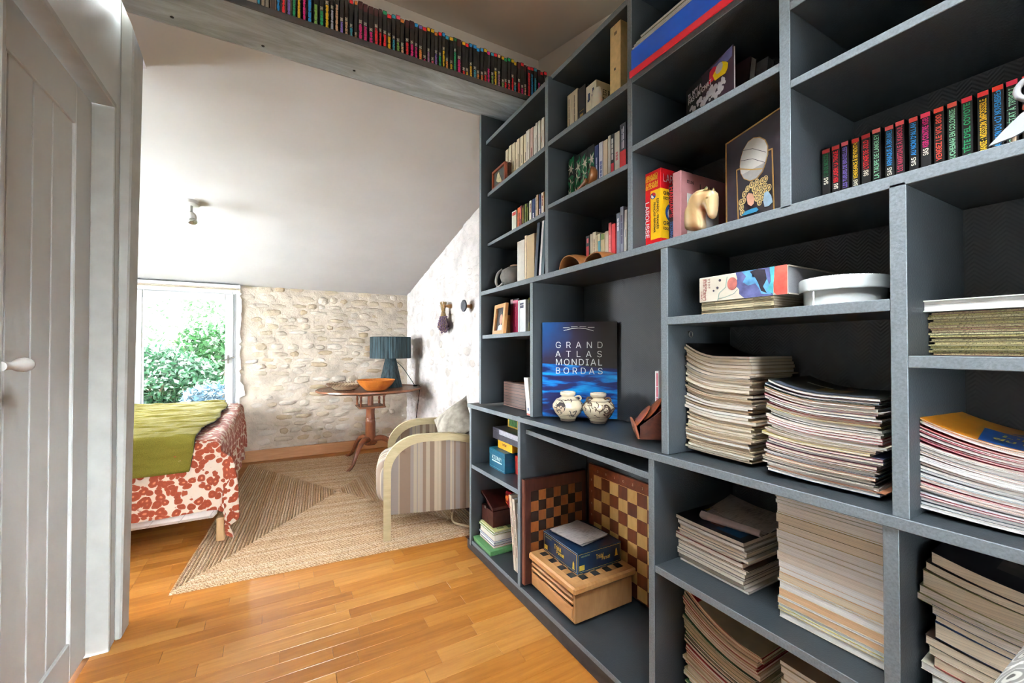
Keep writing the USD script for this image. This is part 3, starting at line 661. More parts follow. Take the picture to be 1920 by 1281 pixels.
def pillowbox(x0, x1, y0, y1, z0, z1, p=.16, n=10):
    m = trimesh.creation.box((1, 1, 1)); v, f = m.vertices, m.faces
    for _ in range(4): v, f = trimesh.remesh.subdivide(v, f)
    q = np.sign(v) * (np.abs(v * 2) ** 1.0) / 2; r_ = np.abs(v * 2)
    q = v * 2; nrm = (np.abs(q) ** 5).sum(1) ** .2; q = q / nrm[:, None]
    bulge = 1 + p * (1 - np.abs(q[:, 0]) ** 2) * (1 - np.abs(q[:, 1]) ** 2)
    q[:, 2] *= bulge / (1 + p)
    return V((x0 + x1) / 2, (y0 + y1) / 2, (z0 + z1) / 2) + q * V(x1 - x0, y1 - y0, z1 - z0) / 2, f
obj('seat_cushion', pillowbox(-.055, .60, .045, .56, .16, .46, .06), M_stry, ch, True, world=False)
bkp = pillowbox(-.055, .055, .045, .56, -.30, .33, .05)
obj('backrest', xf(bkp, roty(.28), (.66, 0, .58)), M_stry, ch, True, world=False)
cu = thing('cushion', 'small grey-beige square cushion propped on the striped armchair', 'cushion', (1.02, 2.66, .46), CR)
def cushion(w, d):
    P = []; n = 15
    def face(sg):
        return sheet(lambda a, b: ((a - .5) * w * (1 - .10 * math.sin(PI * b)), (b - .5) * w * (1 - .10 * math.sin(PI * a)), sg * d / 2 * (max(0, math.sin(PI * a)) * max(0, math.sin(PI * b))) ** .5), n, n)
    a, b = face(1), face(-1); return join(a, (b[0], b[1][:, ::-1]))
M_cush = plain((150, 142, 130), .9, .22, 22.0, .2, key='grey_beige_weave')
R_ = rotz(.60) @ roty(-1.0) @ rotz(.785)
obj('cover', xf(cushion(.30, .14), R_, (.015, .0, .175)), M_cush, cu, True, world=False)
co = [(math.cos(a) * .0, 0, 0) for a in (0,)]
cab = tube([(1.30, 2.60, .02), (1.2, 2.72, .10), (1.12, 2.72, .115), (1.04, 2.66, .085), (1.0, 2.585, .026), (1.02, 2.50, .018), (1.10, 2.42, .018), (1.22, 2.38, .018)], .008, 8)
from_pts = np.array([(1.30, 2.60, .02), (1.2, 2.70, .10), (1.12, 2.70, .105), (1.04, 2.65, .075), (1.0, 2.585, .024), (1.02, 2.50, .020), (1.10, 2.42, .020), (1.22, 2.38, .020)])
def spline(P, n=40):
    P = np.asarray(P, float); Q = np.vstack([2 * P[0] - P[1], P, 2 * P[-1] - P[-2]]); out = []
    for i in range(1, len(Q) - 2):
        for t in np.linspace(0, 1, max(2, n // (len(P) - 1)), endpoint=False):
            a, b, c_, d_ = Q[i - 1], Q[i], Q[i + 1], Q[i + 2]
            out.append(.5 * ((2 * b) + (c_ - a) * t + (2 * a - 5 * b + 4 * c_ - d_) * t * t + (3 * b - a - 3 * c_ + d_) * t ** 3))
    out.append(P[-1]); return np.array(out)
solo('cable', tube(spline(from_pts), .007, 8), plain((206, 180, 146), .6, key='beige_cable'), 'thick beige cable looping on the rug beneath the striped armchair', 'cable', smooth=True)

# ---------------------------------------------------------------- tilt-top table, lamp, bowl, tray
TX, TY, TZ = .815, 4.36, .728
tb = thing('pedestal_table', 'round tilt-top wooden pedestal table on three curved feet in the corner', 'table', (TX, TY, .012))
M_mahog = wood('mahogany', (124, 80, 56), (160, 110, 82), (2, 14, 14), .25, 3.0, coat=.4)
M_mahogz = wood('mahogany_turned', (110, 60, 38), (146, 86, 56), (14, 14, 2), .22, 3.0, coat=.5)
ov_ = lambda r, z: (r, z)
obj('table_top', lathe([(.0001, TZ - .022), (.40, TZ - .022), (.455, TZ - .018), (.478, TZ - .006), (.476, TZ + .006), (.466, TZ + .010), (.452, TZ + .004), (.44, TZ), (.0001, TZ)], 72, (TX, TY, 0), 1.05, .95), M_mahog, tb, 40)
for dy in (-.09, .09): obj('batten', bx(TX - .30, TX + .2, TY + dy - .02, TY + dy + .02, TZ - .045, TZ - .022, .004), M_mahog, tb)
obj('cage_plate', bx(TX - .125, TX + .125, TY - .125, TY + .125, TZ - .060, TZ - .044, .003), M_mahog, tb)
obj('cage_plate', bx(TX - .125, TX + .125, TY - .125, TY + .125, .548, .566, .003), M_mahog, tb)
for sx in (-1, 1):
    for sy in (-1, 1): obj('cage_post', lathe([(.010, .566), (.013, .575), (.009, .60), (.012, .62), (.009, .645), (.013, .66), (.010, TZ - .06)], 12, (TX + sx * .108, TY + sy * .108, 0)), M_mahogz, tb, 40)
obj('column', lathe([(.050, .175), (.066, .19), (.066, .205), (.052, .215), (.046, .225), (.050, .245), (.048, .40), (.043, .42), (.048, .43), (.043, .44), (.040, .50), (.044, .548), (.03, .55), (.026, TZ - .06)], 28, (TX, TY, 0)), M_mahogz, tb, 40)
for k, a in enumerate((math.radians(118), math.radians(228), math.radians(-15))):
    path = [(.03, .225), (.10, .238), (.16, .215), (.21, .165), (.25, .105), (.29, .05), (.34, .022), (.375, .014)]
    wd = [.024, .022, .020, .018, .016, .014, .014, .012]
    Pp = spline([(r * math.cos(a) + TX, r * math.sin(a) + TY, z) for r, z in path], 28)
    obj('foot', tube(Pp, np.interp(np.linspace(0, 1, len(Pp)), np.linspace(0, 1, 8), [.03, .028, .025, .021, .018, .016, .015, .012]), 12), M_mahogz, tb, True)
lx, ly = 1.035, 4.46
lp = thing('table_lamp', 'dark teal raffia table lamp with drum shade on a conical foot', 'lamp', (lx, ly, TZ))
def raffia(key):
    a = np.array(lin((40, 58, 64)))
    return mat(key, {'tc': ('texture_coordinate', {}), 'mp': ('mapping', {'scale': (90, 90, 4)}), 'n': ('noise_texture', {'scale': 1.0, 'detail': 3.0}), 'r': ('rgb_ramp', {'ramp': [(.3, tuple(a * .35)), (.5, tuple(a)), (.75, tuple(a * 2.4))]}), 'b': ('bump', {'strength': 1.0, 'distance': .004}), 'p': ('principled_bsdf', {'roughness': .8})},
               [('tc.object', 'mp.vector'), ('mp.vector', 'n.vector'), ('n.fac', 'r.fac'), ('r.color', 'p.base_color'), ('n.fac', 'b.height'), ('b.normal', 'p.normal')])
M_raf = raffia('teal_raffia')
def strands(prof, n, amp, seed):
    m = lathe(prof, n, (lx, ly, 0)); v = m[0]; r = np.random.default_rng(seed); k = len(prof)
    jit = 1 + amp * r.uniform(-1, 1, n)
    d = v[:k * n, :2] - V(lx, ly); v[:k * n, :2] = V(lx, ly) + d * np.tile(jit, k)[:, None]; return v, m[1]
obj('foot', strands([(.0001, TZ), (.118, TZ), (.114, TZ + .02), (.056, TZ + .29), (.050, TZ + .31), (.0001, TZ + .312)], 84, .03, 1), M_raf, lp)
obj('lamp_shade', strands([(.200, TZ + .30), (.205, TZ + .302), (.203, TZ + .52), (.198, TZ + .522), (.196, TZ + .50), (.197, TZ + .31), (.200, TZ + .30)], 120, .018, 2), M_raf, lp)
obj('stem', join(lathe([(.012, TZ + .31), (.012, TZ + .40), (.02, TZ + .41), (.02, TZ + .45)], 12, (lx, ly, 0)), tube([(lx - .196, ly, TZ + .5), (lx + .196, ly, TZ + .5)], .002, 5), tube([(lx, ly - .196, TZ + .5), (lx, ly + .196, TZ + .5)], .002, 5)), M_steel, lp)
obj('cable', tube(spline([(lx + .05, ly - .075, TZ + .26), (lx + .10, ly - .12, TZ + .2), (lx + .19, ly - .14, TZ + .06), (lx + .225, ly - .12, TZ + .012), (TX + .49, ly - .1, TZ + .016), (TX + .505, ly - .08, TZ - .03), (TX + .47, ly - .12, .5), (TX + .42, ly - .16, .3), (TX + .36, ly - .06, .22), (TX + .25, ly - .10, .15), (TX + .22, ly, .03)], 60), .0035, 6), plain((40, 38, 36), .5, key='black_cord'), lp, True)
obj('switch', bx(lx + .205, lx + .245, ly - .135, ly - .108, TZ + .006, TZ + .022, .004), _mats['black_cord'], lp)
M_bowl = wood('orange_bowl_wood', (176, 92, 30), (212, 132, 56), (6, 6, 6), .28, 2.0, coat=.3)
solo('bowl', lathe([(.0001, 0), (.085, 0), (.10, .006), (.150, .055), (.178, .098), (.176, .102), (.171, .100), (.143, .058), (.095, .014), (.0001, .012)], 48, (.835, 4.19, TZ + .001)), M_bowl, 'polished orange wooden bowl at the front of the round table', 'bowl', smooth=40)
tr = thing('stick_tray', 'shallow basket of short dark and pale sticks on the round table', 'tray', (.585, 4.40, TZ))
rt_ = random.Random(2); M_st = [plain((92, 70, 58), .8, .2, key='dark_stick'), plain((190, 168, 140), .8, .1, key='pale_stick'), plain((140, 112, 90), .8, .1, key='brown_stick')]
obj('rim', lathe([(.06, .004), (.10, .006), (.155, .048), (.160, .052), (.150, .050), (.10, .012), (.06, .008)], 40, (.585, 4.40, TZ)), M_st[1], tr, 40)
for k in range(110):
    a = 2 * PI * k / 110 * 1 + rt_.uniform(-.02, .02); r0 = .085 + .070 * (k % 3) / 2; z0 = TZ + .006 + .05 * max(0, (r0 - .085) / .085)
    p = V(.585 + r0 * math.cos(a), 4.40 + r0 * math.sin(a), z0); tdir = V(-math.sin(a) + .6 * math.cos(a), math.cos(a) + .6 * math.sin(a), .45) * .020
    obj('stick', tube([p - tdir, p + tdir * 1.1 + V(0, 0, .006)], .0048, 6), M_st[(k * 7) % 3], tr)

# ---------------------------------------------------------------- on the walls and ceiling
WXr = XR - .012
lv = thing('lavender_bunch', 'dried lavender bunch tied with straw, hanging head down on the white stone wall', 'dried flowers', (WXr - .05, 3.535, 1.25))
hk = (WXr - .05, 3.535)
rl = random.Random(6); stems, buds = [], []
for k in range(90):
    a = rl.uniform(0, 2 * PI); q = rl.random() ** .5
    top = (hk[0] + .030 * q * math.cos(a), hk[1] + .045 * q * math.sin(a), 1.535 + rl.uniform(-.02, .015)); waist = (hk[0] + .012 * q * math.cos(a), hk[1] + .018 * q * math.sin(a), 1.465)
    low = (hk[0] + .045 * q * math.cos(a), hk[1] + .085 * q * math.sin(a), 1.36 - .10 * (1 - q * q * .6) * rl.uniform(.55, 1.0))
    stems.append(tube([top, waist, low], .0018, 4))
    for j in range(7):
        u = j / 6 * .62; p = V(*low) * (1 - u) + V(*waist) * u + V(rl.uniform(-.005, .005), rl.uniform(-.005, .005), 0)
        buds.append(xf(trimesh.creation.icosphere(0, .0065), None, p))
obj('stems', join(*stems), plain((172, 146, 104), .9, .15, key='straw'), lv, kind='stuff')
obj('flower_heads', join(*buds), plain((112, 92, 118), .95, .3, 90, key='dried_lavender'), lv, True, kind='stuff')
obj('tie', tube([(hk[0] + .016 * math.cos(a), hk[1] + .022 * math.sin(a), 1.468 + .004 * math.sin(3 * a)) for a in np.linspace(0, 6 * PI, 50)], .003, 5), plain((190, 156, 100), .8, key='raffia_tie'), lv)
wk = thing('wall_hook', 'wooden peg on the white stone wall carrying the lavender bunch', 'hook', (WXr, 3.50, 1.50))
obj('peg', xf(lathe([(.0001, 0), (.020, .002), (.016, .02), (.011, .05), (.018, .062), (.016, .072), (.0001, .074)], 20), roty(-PI / 2), (WXr + .012, 3.50, 1.505)), wood('peg_wood', (170, 128, 82), (196, 152, 104)), wk, 40)
kb = thing('wall_hook', 'large round dark grey coat knob on a brown peg, by the bookcase edge', 'hook', (WXr, 3.06, 1.45))
obj('peg', xf(lathe([(.020, 0), (.020, .008), (.012, .014), (.012, .05), (.016, .056)], 18), roty(-PI / 2), (WXr + .012, 3.06, 1.468)), _mats['peg_wood'], kb, 40)
obj('knob', xf(lathe([(.0001, 0), (.034, .003), (.047, .012), (.047, .020), (.036, .028), (.0001, .031)], 28), roty(-PI / 2), (WXr - .038, 3.06, 1.470)), plain((66, 70, 78), .5, .06, key='knob_grey'), kb, 40)
# ceiling spot
sp = thing('ceiling_spotlight', 'single white adjustable spotlight fixed to the sloping ceiling', 'spotlight', (-.50, 3.44, 2.0))
cn = V(0, .2295, 1) / math.hypot(.2295, 1)
def along(m, o, d):
    d = V(*d) / np.linalg.norm(d); a = np.cross(d, (1, 0, 0)); a /= np.linalg.norm(a); b = np.cross(d, a)
    v, f = VF(m); return V(*o) + v[:, :1] * a + v[:, 1:2] * b + v[:, 2:] * d, f
o0 = V(-.497, 3.435, CZ(3.435))
M_lampw = plain((222, 220, 216), .35, .02, key='lamp_white'); M_chrome = plain((200, 200, 200), .12, .02, metallic=1.0, key='chrome')
obj('base', along(lathe([(.044, -.002), (.044, .020), (.036, .026), (.0001, .027)], 28), o0, -cn), M_lampw, sp, 40)
obj('arm', join(along(lathe([(.007, 0), (.007, .05)], 12), o0 - cn * .02, (-.0, -.05, -1)), trimesh.creation.icosphere(2, .010).apply_translation(o0 - cn * .02 + V(0, -.003, -.05))), M_chrome, sp, 40)
hd0 = o0 - cn * .02 + V(.002, -.004, -.052)
obj('head', along(lathe([(.0001, 0), (.012, .002), (.021, .014), (.024, .03), (.023, .046), (.020, .050)], 24), hd0, (.12, -.30, -.9)), M_lampw, sp, 40)
obj('bulb', along(lathe([(.019, .048), (.022, .056), (.026, .070), (.024, .074), (.012, .068), (.0001, .066)], 24), hd0, (.12, -.30, -.9)), plain((214, 220, 218), .1, .02, metallic=.8, key='bulb_glass'), sp, 40)
# ---------------------------------------------------------------- measured rows (near y, far y, height, kind)
ROW_A2 = [(1.8903, 1.9168, 0.1829, 'c1'), (1.873, 1.8904, 0.1865, 'c1'), (1.8464, 1.873, 0.1871, 'c2'), (1.817, 1.8464, 0.1876, 'c1'), (1.7926, 1.817, 0.1843, 'c1'), (1.766, 1.7926, 0.1855, 'c2'), (1.7375, 1.7661, 0.1868, 'c1'), (1.7047, 1.7376, 0.1871, 'c1'), (1.6728, 1.7047, 0.1874, 'w'), (1.6489, 1.6728, 0.1863, 'p'), (1.6208, 1.6489, 0.1857, 'w'), (1.6048, 1.6208, 0.1868, 'w'), (1.5867, 1.6048, 0.1899, 'w'), (1.5689, 1.5867, 0.1864, 't'), (1.5493, 1.5689, 0.1848, 'w')]
ROW_A3 = [(1.8202, 1.8672, 0.1245, 'wg'), (1.782, 1.8156, 0.1301, 'or'), (1.7616, 1.7794, 0.1286, 'dr'), (1.7485, 1.7617, 0.1277, 'dy'), (1.7313, 1.7485, 0.1264, 'bk'), (1.7185, 1.7313, 0.125, 'gy'), (1.7059, 1.7185, 0.1248, 'bk'), (1.6909, 1.7059, 0.1242, 'lg'), (1.6729, 1.6909, 0.1266, 'wh'), (1.6488, 1.6729, 0.1288, 'nv'), (1.6314, 1.6488, 0.1322, 'wh'), (1.6135, 1.6314, 0.136, 'tn'), (1.5982, 1.6135, 0.135, 'nv'), (1.5756, 1.5982, 0.1372, 'wh'), (1.5645, 1.5756, 0.1318, 'tn')]
ROW_B1 = [(1.358, 1.383, 0.1866, 'c1'), (1.3165, 1.3579, 0.1862, 'c2'), (1.2655, 1.3148, 0.1756, 'bk'), (1.2036, 1.2639, 0.1571, 'bl')]
ROW_B2 = [(1.3633, 1.4064, 0.1905, 'fl1'), (1.322, 1.3633, 0.1935, 'fl2'), (1.2807, 1.3219, 0.194, 'fl3'), (1.2397, 1.2807, 0.1958, 'fl4'), (1.2153, 1.2388, 0.184, 'nv'), (1.1916, 1.2138, 0.1858, 'wb'), (1.1656, 1.1901, 0.1831, 'cp'), (1.1501, 1.1642, 0.1899, 'wh'), (1.1316, 1.1493, 0.1883, 'gr'), (1.1044, 1.1308, 0.1858, 'wh2'), (1.0727, 1.1038, 0.2027, 'sr')]
ROW_BM = [(1.2796, 1.3032, 0.1283, 'rk'), (1.2636, 1.2774, 0.1309, 'c2'), (1.2436, 1.2629, 0.1341, 'c1'), (1.2328, 1.2429, 0.1197, 'bt'), (1.2187, 1.2321, 0.1204, 'tq'), (1.1934, 1.2169, 0.118, 'fo'), (1.1742, 1.1927, 0.121, 'cg'), (1.1575, 1.1734, 0.1477, 'cr'), (1.1381, 1.1569, 0.1393, 'rd'), (1.1143, 1.1322, 0.1705, 'gb'), (1.0966, 1.1133, 0.1887, 'gl'), (1.0836, 1.0973, 0.1724, 'w')]
ROW_E = [(1.8639, 1.9447, 0.1832, 'sg'), (1.8362, 1.8639, 0.1724, 'dr'), (1.7881, 1.8362, 0.1661, 'mg'), (1.7144, 1.7881, 0.1602, 'wl'), (1.6828, 1.7119, 0.1652, 'yb')]
ROW_D = [(0.4711, 0.4881, 1.5964, 1.5851, 1.5331, 1.5308, 1.515, "L'OR DE MOSCOU", 'dg'), (0.4525, 0.4687, 1.5971, 1.5831, 1.5131, 1.5109, 1.4987, 'BEN LADEN : LA TRAQUE', 're'), (0.4362, 0.4506, 1.5986, 1.5849, 1.4963, None, None, 'LES TUEURS DE BRUXELLES', 'pu'), (0.417, 0.4316, 1.5974, 1.5856, 1.5094, 1.5072, 1.4933, 'VENGEANCE À BEYROUTH', 'ye'), (0.3977, 0.4143, 1.5983, 1.5831, 1.523, 1.5209, 1.5083, "L'OTAGE DE JOLO", 're'), (0.3805, 0.3957, 1.602, 1.5879, 1.4968, None, None, 'LA TAUPE DE LANGLEY', 'pg'), (0.3597, 0.3748, 1.5986, 1.5869, 1.5149, 1.5119, 1.4956, 'ARNAQUE À BRUNEI', 'bl'), (0.3432, 0.3581, 1.6004, 1.5884, 1.4977, None, None, 'LOI MARTIALE À KABOUL', 'ro'), (0.3231, 0.3375, 1.598, 1.585, 1.5216, 1.5177, 1.5011, "AU NOM D'ALLAH", 'bl'), (0.305, 0.3206, 1.5985, 1.5864, 1.5299, 1.528, 1.5146, 'KGB CONTRE KGB', 'ma'), (0.2871, 0.3019, 1.5991, 1.5836, 1.4977, None, None, 'VENGEZ LE VOL 800', 'ro2'), (0.2693, 0.2835, 1.5997, 1.5853, 1.4853, None, None, 'CAUCHEMAR EN COLOMBIE', 'pg'), (0.25, 0.265, 1.5996, 1.5867, 1.4835, None, None, "LA TÊTE D'EL COYOTE", 'gr'), (0.2301, 0.2453, 1.5996, 1.584, 1.4838, None, None, 'ALBANIE : MISSION IMPOSSIBLE', 'ye'), (0.2132, 0.2278, 1.6004, 1.5901, 1.4796, None, None, 'LE PARRAIN DU «17 NOVEMBRE»', 'bl'), (0.1971, 0.2115, 1.6008, 1.5859, 1.4947, None, None, "COUP D'ÉTAT À TRIPOLI", 'pg'), (0.1799, 0.1942, 1.6002, 1.5878, 1.4936, None, None, 'ROUGE GRENADE', 're')]
ROW_O = [(-0.0761, -0.0631, 0, 'cy', 0.9, 0), (-0.0512, -0.0327, 0, 'bk', 0.9, 1), (-0.0309, -0.0143, 0, 'br', 0, 0), (-0.0121, 0.0042, 0, 'bl', 0.9, 0), (0.0061, 0.0216, 0, 're', 0.9, 0), (0.0244, 0.0401, 0, 'pu', 0.9, 0), (0.0429, 0.0579, 0, 'gr', 0.9, 0), (0.0593, 0.0758, 0, 'ye', 0.9, 0), (0.0782, 0.0939, 0, 'ma', 0.75, 1), (0.0973, 0.1152, 0, 'bl', 0.9, 0), (0.119, 0.1376, 0, 'li', 0.55, 0), (0.1411, 0.1594, 0, 'gr', 0.55, 1), (0.1609, 0.1795, 0, 'ye', 0.72, 1), (0.181, 0.1972, 0, 'li2', 0.65, 1), (0.1987, 0.2161, 0, 'pe', 0.75, 0), (0.2177, 0.2347, 'pu', 'pu', 0.45, 1), (0.2358, 0.2525, 0, 'pe', 0.48, 1), (0.2557, 0.272, 're', 'cy', 0.4, 1), (0.2752, 0.2891, 'or', 'br', 0.22, 1), (0.2907, 0.3101, 'dk', 'ma', 0.55, 1), (0.3117, 0.3308, 'dk', 'ma', 0.55, 1), (0.3325, 0.354, 'dk', 'ma', 0.45, 1), (0.3557, 0.3746, 'dk', 're', 0.6, 1), (0.3758, 0.3904, 'dk', 're', 0.52, 1), (0.3916, 0.4104, 'gr', 're', 0.5, 1), (0.4115, 0.4305, 're', 'ye', 0.52, 1), (0.4316, 0.4485, 'cy', 'cy', 0.46, 1), (0.4497, 0.4685, 'pk', 'li', 0.42, 1), (0.4696, 0.4874, 'or', 'pe', 0.38, 1), (0.4892, 0.509, 'dk', 're', 0.52, 1), (0.5108, 0.532, 'dk', 'ma', 0.5, 1), (0.5333, 0.5498, 'bl', 'ma', 0.48, 1), (0.5504, 0.569, 'pu', 'or', 0.45, 1), (0.5702, 0.5896, 're', 'ma', 0.25, 1), (0.5909, 0.606, 'ye', 'mv', 0.45, 1), (0.6073, 0.6251, 'ye', 'pk', 0.25, 1), (0.6264, 0.6431, 'or', 'pu', 0.5, 1), (0.6444, 0.6613, 're', 'gr', 0.45, 1), (0.6626, 0.6783, 'bl', 'ye', 0.62, 1), (0.6796, 0.6967, 'cy', 'or', 0.4, 1), (0.6987, 0.7174, 'ye', 'ye', 0.35, 1), (0.7187, 0.7362, 'dg', 'gr', 0.7, 1), (0.7376, 0.7607, 'dk', 'ma', 0.55, 1), (0.7621, 0.78, 'ye', 're', 0.27, 1), (0.7813, 0.7987, 're', 'ye', 0.3, 1), (0.8001, 0.8183, 'bl', 'ye', 0.48, 1), (0.8197, 0.8388, 'bl', 'cy', 0.4, 1), (0.8395, 0.8574, 'bl', 'or', 0.35, 1), (0.8581, 0.8761, 'bl', 'or', 0.33, 1), (0.8768, 0.8957, 'ye', 're', 0.36, 1), (0.8964, 0.914, 'ma', 'ma', 0.5, 0), (0.9148, 0.9325, 'cy', 'li', 0.42, 1), (0.9333, 0.9527, 're', 'ye', 0.58, 1), (0.9534, 0.9722, 'pe', 'mv', 0.52, 1), (0.973, 0.9905, 'ye', 'li', 0.32, 1), (0.9912, 1.0096, 'gr', 're', 0.38, 1), (1.0104, 1.0282, 'gr', 're', 0.36, 1), (1.0301, 1.0472, 'ye', 're', 0.55, 1), (1.0486, 1.0651, 'ye', 'cy', 0.38, 1), (1.0665, 1.0859, 'dk', 're', 0.5, 1), (1.0873, 1.1062, 're', 'ma', 0.35, 1), (1.1076, 1.1253, 'dk', 'pe', 0.42, 1), (1.1267, 1.1467, 're', 're', 0.8, 0), (1.1481, 1.1669, 're', 'bl', 0.8, 0), (1.1683, 1.1872, 'cy', 'cy', 0.7, 0), (1.1887, 1.2077, 'dk', 'ma', 0.6, 0), (1.2092, 1.2292, 're', 'pe', 0.6, 0), (1.2307, 1.2493, 're', 'bl', 0.6, 0)]
HORSE = [(0.7931, 1.4733), (0.792, 1.5069), (0.7901, 1.5364), (0.7822, 1.5397), (0.7795, 1.552), (0.77, 1.5684), (0.756, 1.5761), (0.7333, 1.5752), (0.7153, 1.57), (0.7064, 1.5632), (0.7017, 1.5652), (0.6979, 1.5584), (0.6896, 1.5494), (0.6919, 1.5432), (0.6927, 1.5295), (0.6936, 1.5158), (0.6959, 1.499), (0.6972, 1.4871), (0.7006, 1.4828), (0.7099, 1.4831), (0.7177, 1.4866), (0.7209, 1.497), (0.7224, 1.5063), (0.7288, 1.5146), (0.7312, 1.5116), (0.732, 1.5018), (0.7289, 1.4795), (0.7282, 1.456)]
PIC = {'tl': (0.0009, 1.7107), 'tr': (0.1804, 1.7173), 'br': (0.177, 1.4858), 'egg': [(0.0558, 1.6274), (0.0584, 1.6441), (0.068, 1.6645), (0.0843, 1.6778), (0.1022, 1.6794), (0.1217, 1.6716), (0.1383, 1.6569), (0.1464, 1.6383), (0.1462, 1.6188), (0.1387, 1.5992), (0.1294, 1.5832), (0.1123, 1.5734), (0.0903, 1.5762), (0.0698, 1.5901), (0.059, 1.6084)], 'cup': [(0.0427, 1.6222), (0.0534, 1.6214), (0.095, 1.6024), (0.1316, 1.5896)], 'bl': [(0.0427, 1.6222), (0.0476, 1.4971)], 'br2': [(0.1463, 1.6279), (0.1603, 1.626), (0.1643, 1.4873)], 'crowd': [(0.0694, 1.5482), (0.0811, 1.5579), (0.0947, 1.5632), (0.1123, 1.5633), (0.1293, 1.5601), (0.1396, 1.561), (0.1375, 1.5438), (0.1207, 1.5467), (0.1034, 1.5497), (0.1077, 1.538), (0.1248, 1.5319), (0.1414, 1.5292), (0.112, 1.523), (0.1289, 1.5188), (0.067, 1.5316), (0.0598, 1.5164), (0.062, 1.5016), (0.1496, 1.536), (0.0575, 1.5312), (0.1204, 1.5101)], 'blue': [(0.133, 1.5091), (0.1365, 1.5277), (0.1475, 1.5286), (0.1574, 1.5137), (0.1613, 1.4963), (0.1493, 1.4906), (0.1371, 1.493)], 'face': [(0.0786, 1.538), (0.0855, 1.5459), (0.099, 1.5394), (0.1054, 1.5253), (0.1032, 1.5125), (0.0943, 1.5086), (0.0831, 1.5175)], 'coat': [(0.0596, 1.4935), (0.0737, 1.5014), (0.0942, 1.5018), (0.1118, 1.5002), (0.1182, 1.4924), (0.1117, 1.4895)]}
ALB = {'tl': (-0.0009, 1.9214), 'tr': (0.2008, 1.9211), 'br': (0.1841, 1.8105), 'bl': (-0.0013, 1.8535), 'text1': (0.0118, 1.8971), 'text1b': (0.0689, 1.8923), 'text2': (0.0101, 1.8793), 'text2b': (0.1051, 1.8772), 'yel': [(0.1239, 1.8897), (0.1317, 1.895), (0.162, 1.9037), (0.1765, 1.894), (0.1847, 1.8852), (0.1823, 1.8721), (0.1739, 1.8644), (0.1519, 1.8685), (0.1328, 1.8704)], 'red': [(0.1065, 1.8764), (0.1107, 1.9085), (0.1266, 1.912), (0.1395, 1.9061), (0.1381, 1.8942), (0.1239, 1.8915), (0.1341, 1.8747), (0.1264, 1.8761)], 'blu': [(0.1081, 1.9172), (0.1421, 1.9153), (0.1815, 1.9201), (0.2001, 1.9199), (0.1988, 1.8935), (0.1812, 1.8908), (0.162, 1.9053), (0.1421, 1.9052)], 'spl': [(0.0209, 1.8525), (0.0286, 1.8557), (0.0392, 1.846), (0.057, 1.847), (0.0571, 1.856), (0.0687, 1.8565), (0.0772, 1.8462), (0.0743, 1.8389), (0.0856, 1.8378), (0.0857, 1.8502), (0.0939, 1.8418), (0.0994, 1.8457), (0.1102, 1.8324), (0.1022, 1.8545), (0.113, 1.8481), (0.1208, 1.8348), (0.1313, 1.8321), (0.121, 1.852), (0.1314, 1.8457), (0.1415, 1.8311), (0.1516, 1.8318), (0.1416, 1.8496), (0.1542, 1.847), (0.1641, 1.8508), (0.1713, 1.843), (0.1615, 1.8325), (0.1517, 1.8418), (0.1617, 1.859), (0.1363, 1.824), (0.1261, 1.8437), (0.1104, 1.8601), (0.1184, 1.8621), (0.134, 1.8526), (0.1492, 1.8534)]}
ATL = {'tl': (-0.0018, 1.2566), 'tr': (0.3169, 1.2567), 'br': (0.3204, 0.857), 'bl': (0.0006, 0.8526), 'GRAND': ((0.056, 1.1411), (0.2559, 1.1434)), 'ATLAS': ((0.056, 1.1031), (0.2527, 1.1045)), 'MONDIAL': ((0.056, 1.0689), (0.2539, 1.0695)), 'BORDAS': ((0.056, 1.0316), (0.2557, 1.0338)), 'hor': [(0.0005, 1.078), (0.1151, 1.0728), (0.2404, 1.0618), (0.3183, 1.0578)], 'arc': [(0.0928, 1.2181), (0.1279, 1.2268), (0.1564, 1.2284), (0.1847, 1.2263), (0.219, 1.2158)]}
TPB = [(1.0581, 1.3723), (1.3516, 1.3705), (1.0658, 1.6685)]
# ---------------------------------------------------------------- books
ORD = ['first', 'second', 'third', 'fourth', 'fifth', 'sixth', 'seventh', 'eighth', 'ninth', 'tenth', 'eleventh', 'twelfth']
def nth(k):
    if k < 12: return ORD[k]
    n = k + 1; return f"{n}{'st' if n % 10 == 1 and n % 100 != 11 else 'nd' if n % 10 == 2 and n % 100 != 12 else 'rd' if n % 10 == 3 and n % 100 != 13 else 'th'}"
M_page = [plain(c, .9, .04, 400.0, .05, key=f'paper_{i}') for i, c in enumerate([(226, 214, 192), (232, 226, 216), (214, 196, 164), (238, 236, 234), (206, 190, 162)])]
CV = {'bk': (26, 25, 25), 'wh': (224, 218, 206), 'wh2': (230, 222, 210), 'w': (232, 226, 218), 'c1': (222, 208, 178), 'c2': (206, 192, 164), 'p': (220, 190, 182), 't': (196, 176, 156), 'wg': (198, 200, 184), 'or': (200, 92, 40), 'dr': (96, 24, 32),
      'dy': (60, 52, 26), 'gy': (120, 134, 52), 'lg': (120, 150, 96), 'nv': (40, 54, 104), 'tn': (170, 132, 96), 'bl': (222, 210, 184), 'wb': (222, 222, 232), 'cp': (232, 212, 184), 'gr': (58, 58, 62), 'sr': (74, 76, 90),
      'rk': (40, 26, 28), 'bt': (210, 190, 150), 'tq': (88, 160, 178), 'fo': (196, 178, 130), 'cg': (214, 196, 166), 'cr': (226, 92, 92), 'rd': (224, 44, 50), 'gb': (132, 144, 166), 'gl': (150, 152, 172), 'sg': (88, 92, 92), 'mg': (172, 22, 76), 'wl': (214, 214, 212), 'yb': (30, 30, 30),
      'fl1': (22, 30, 26), 'fl2': (22, 30, 26), 'fl3': (22, 28, 26), 'fl4': (24, 30, 28)}
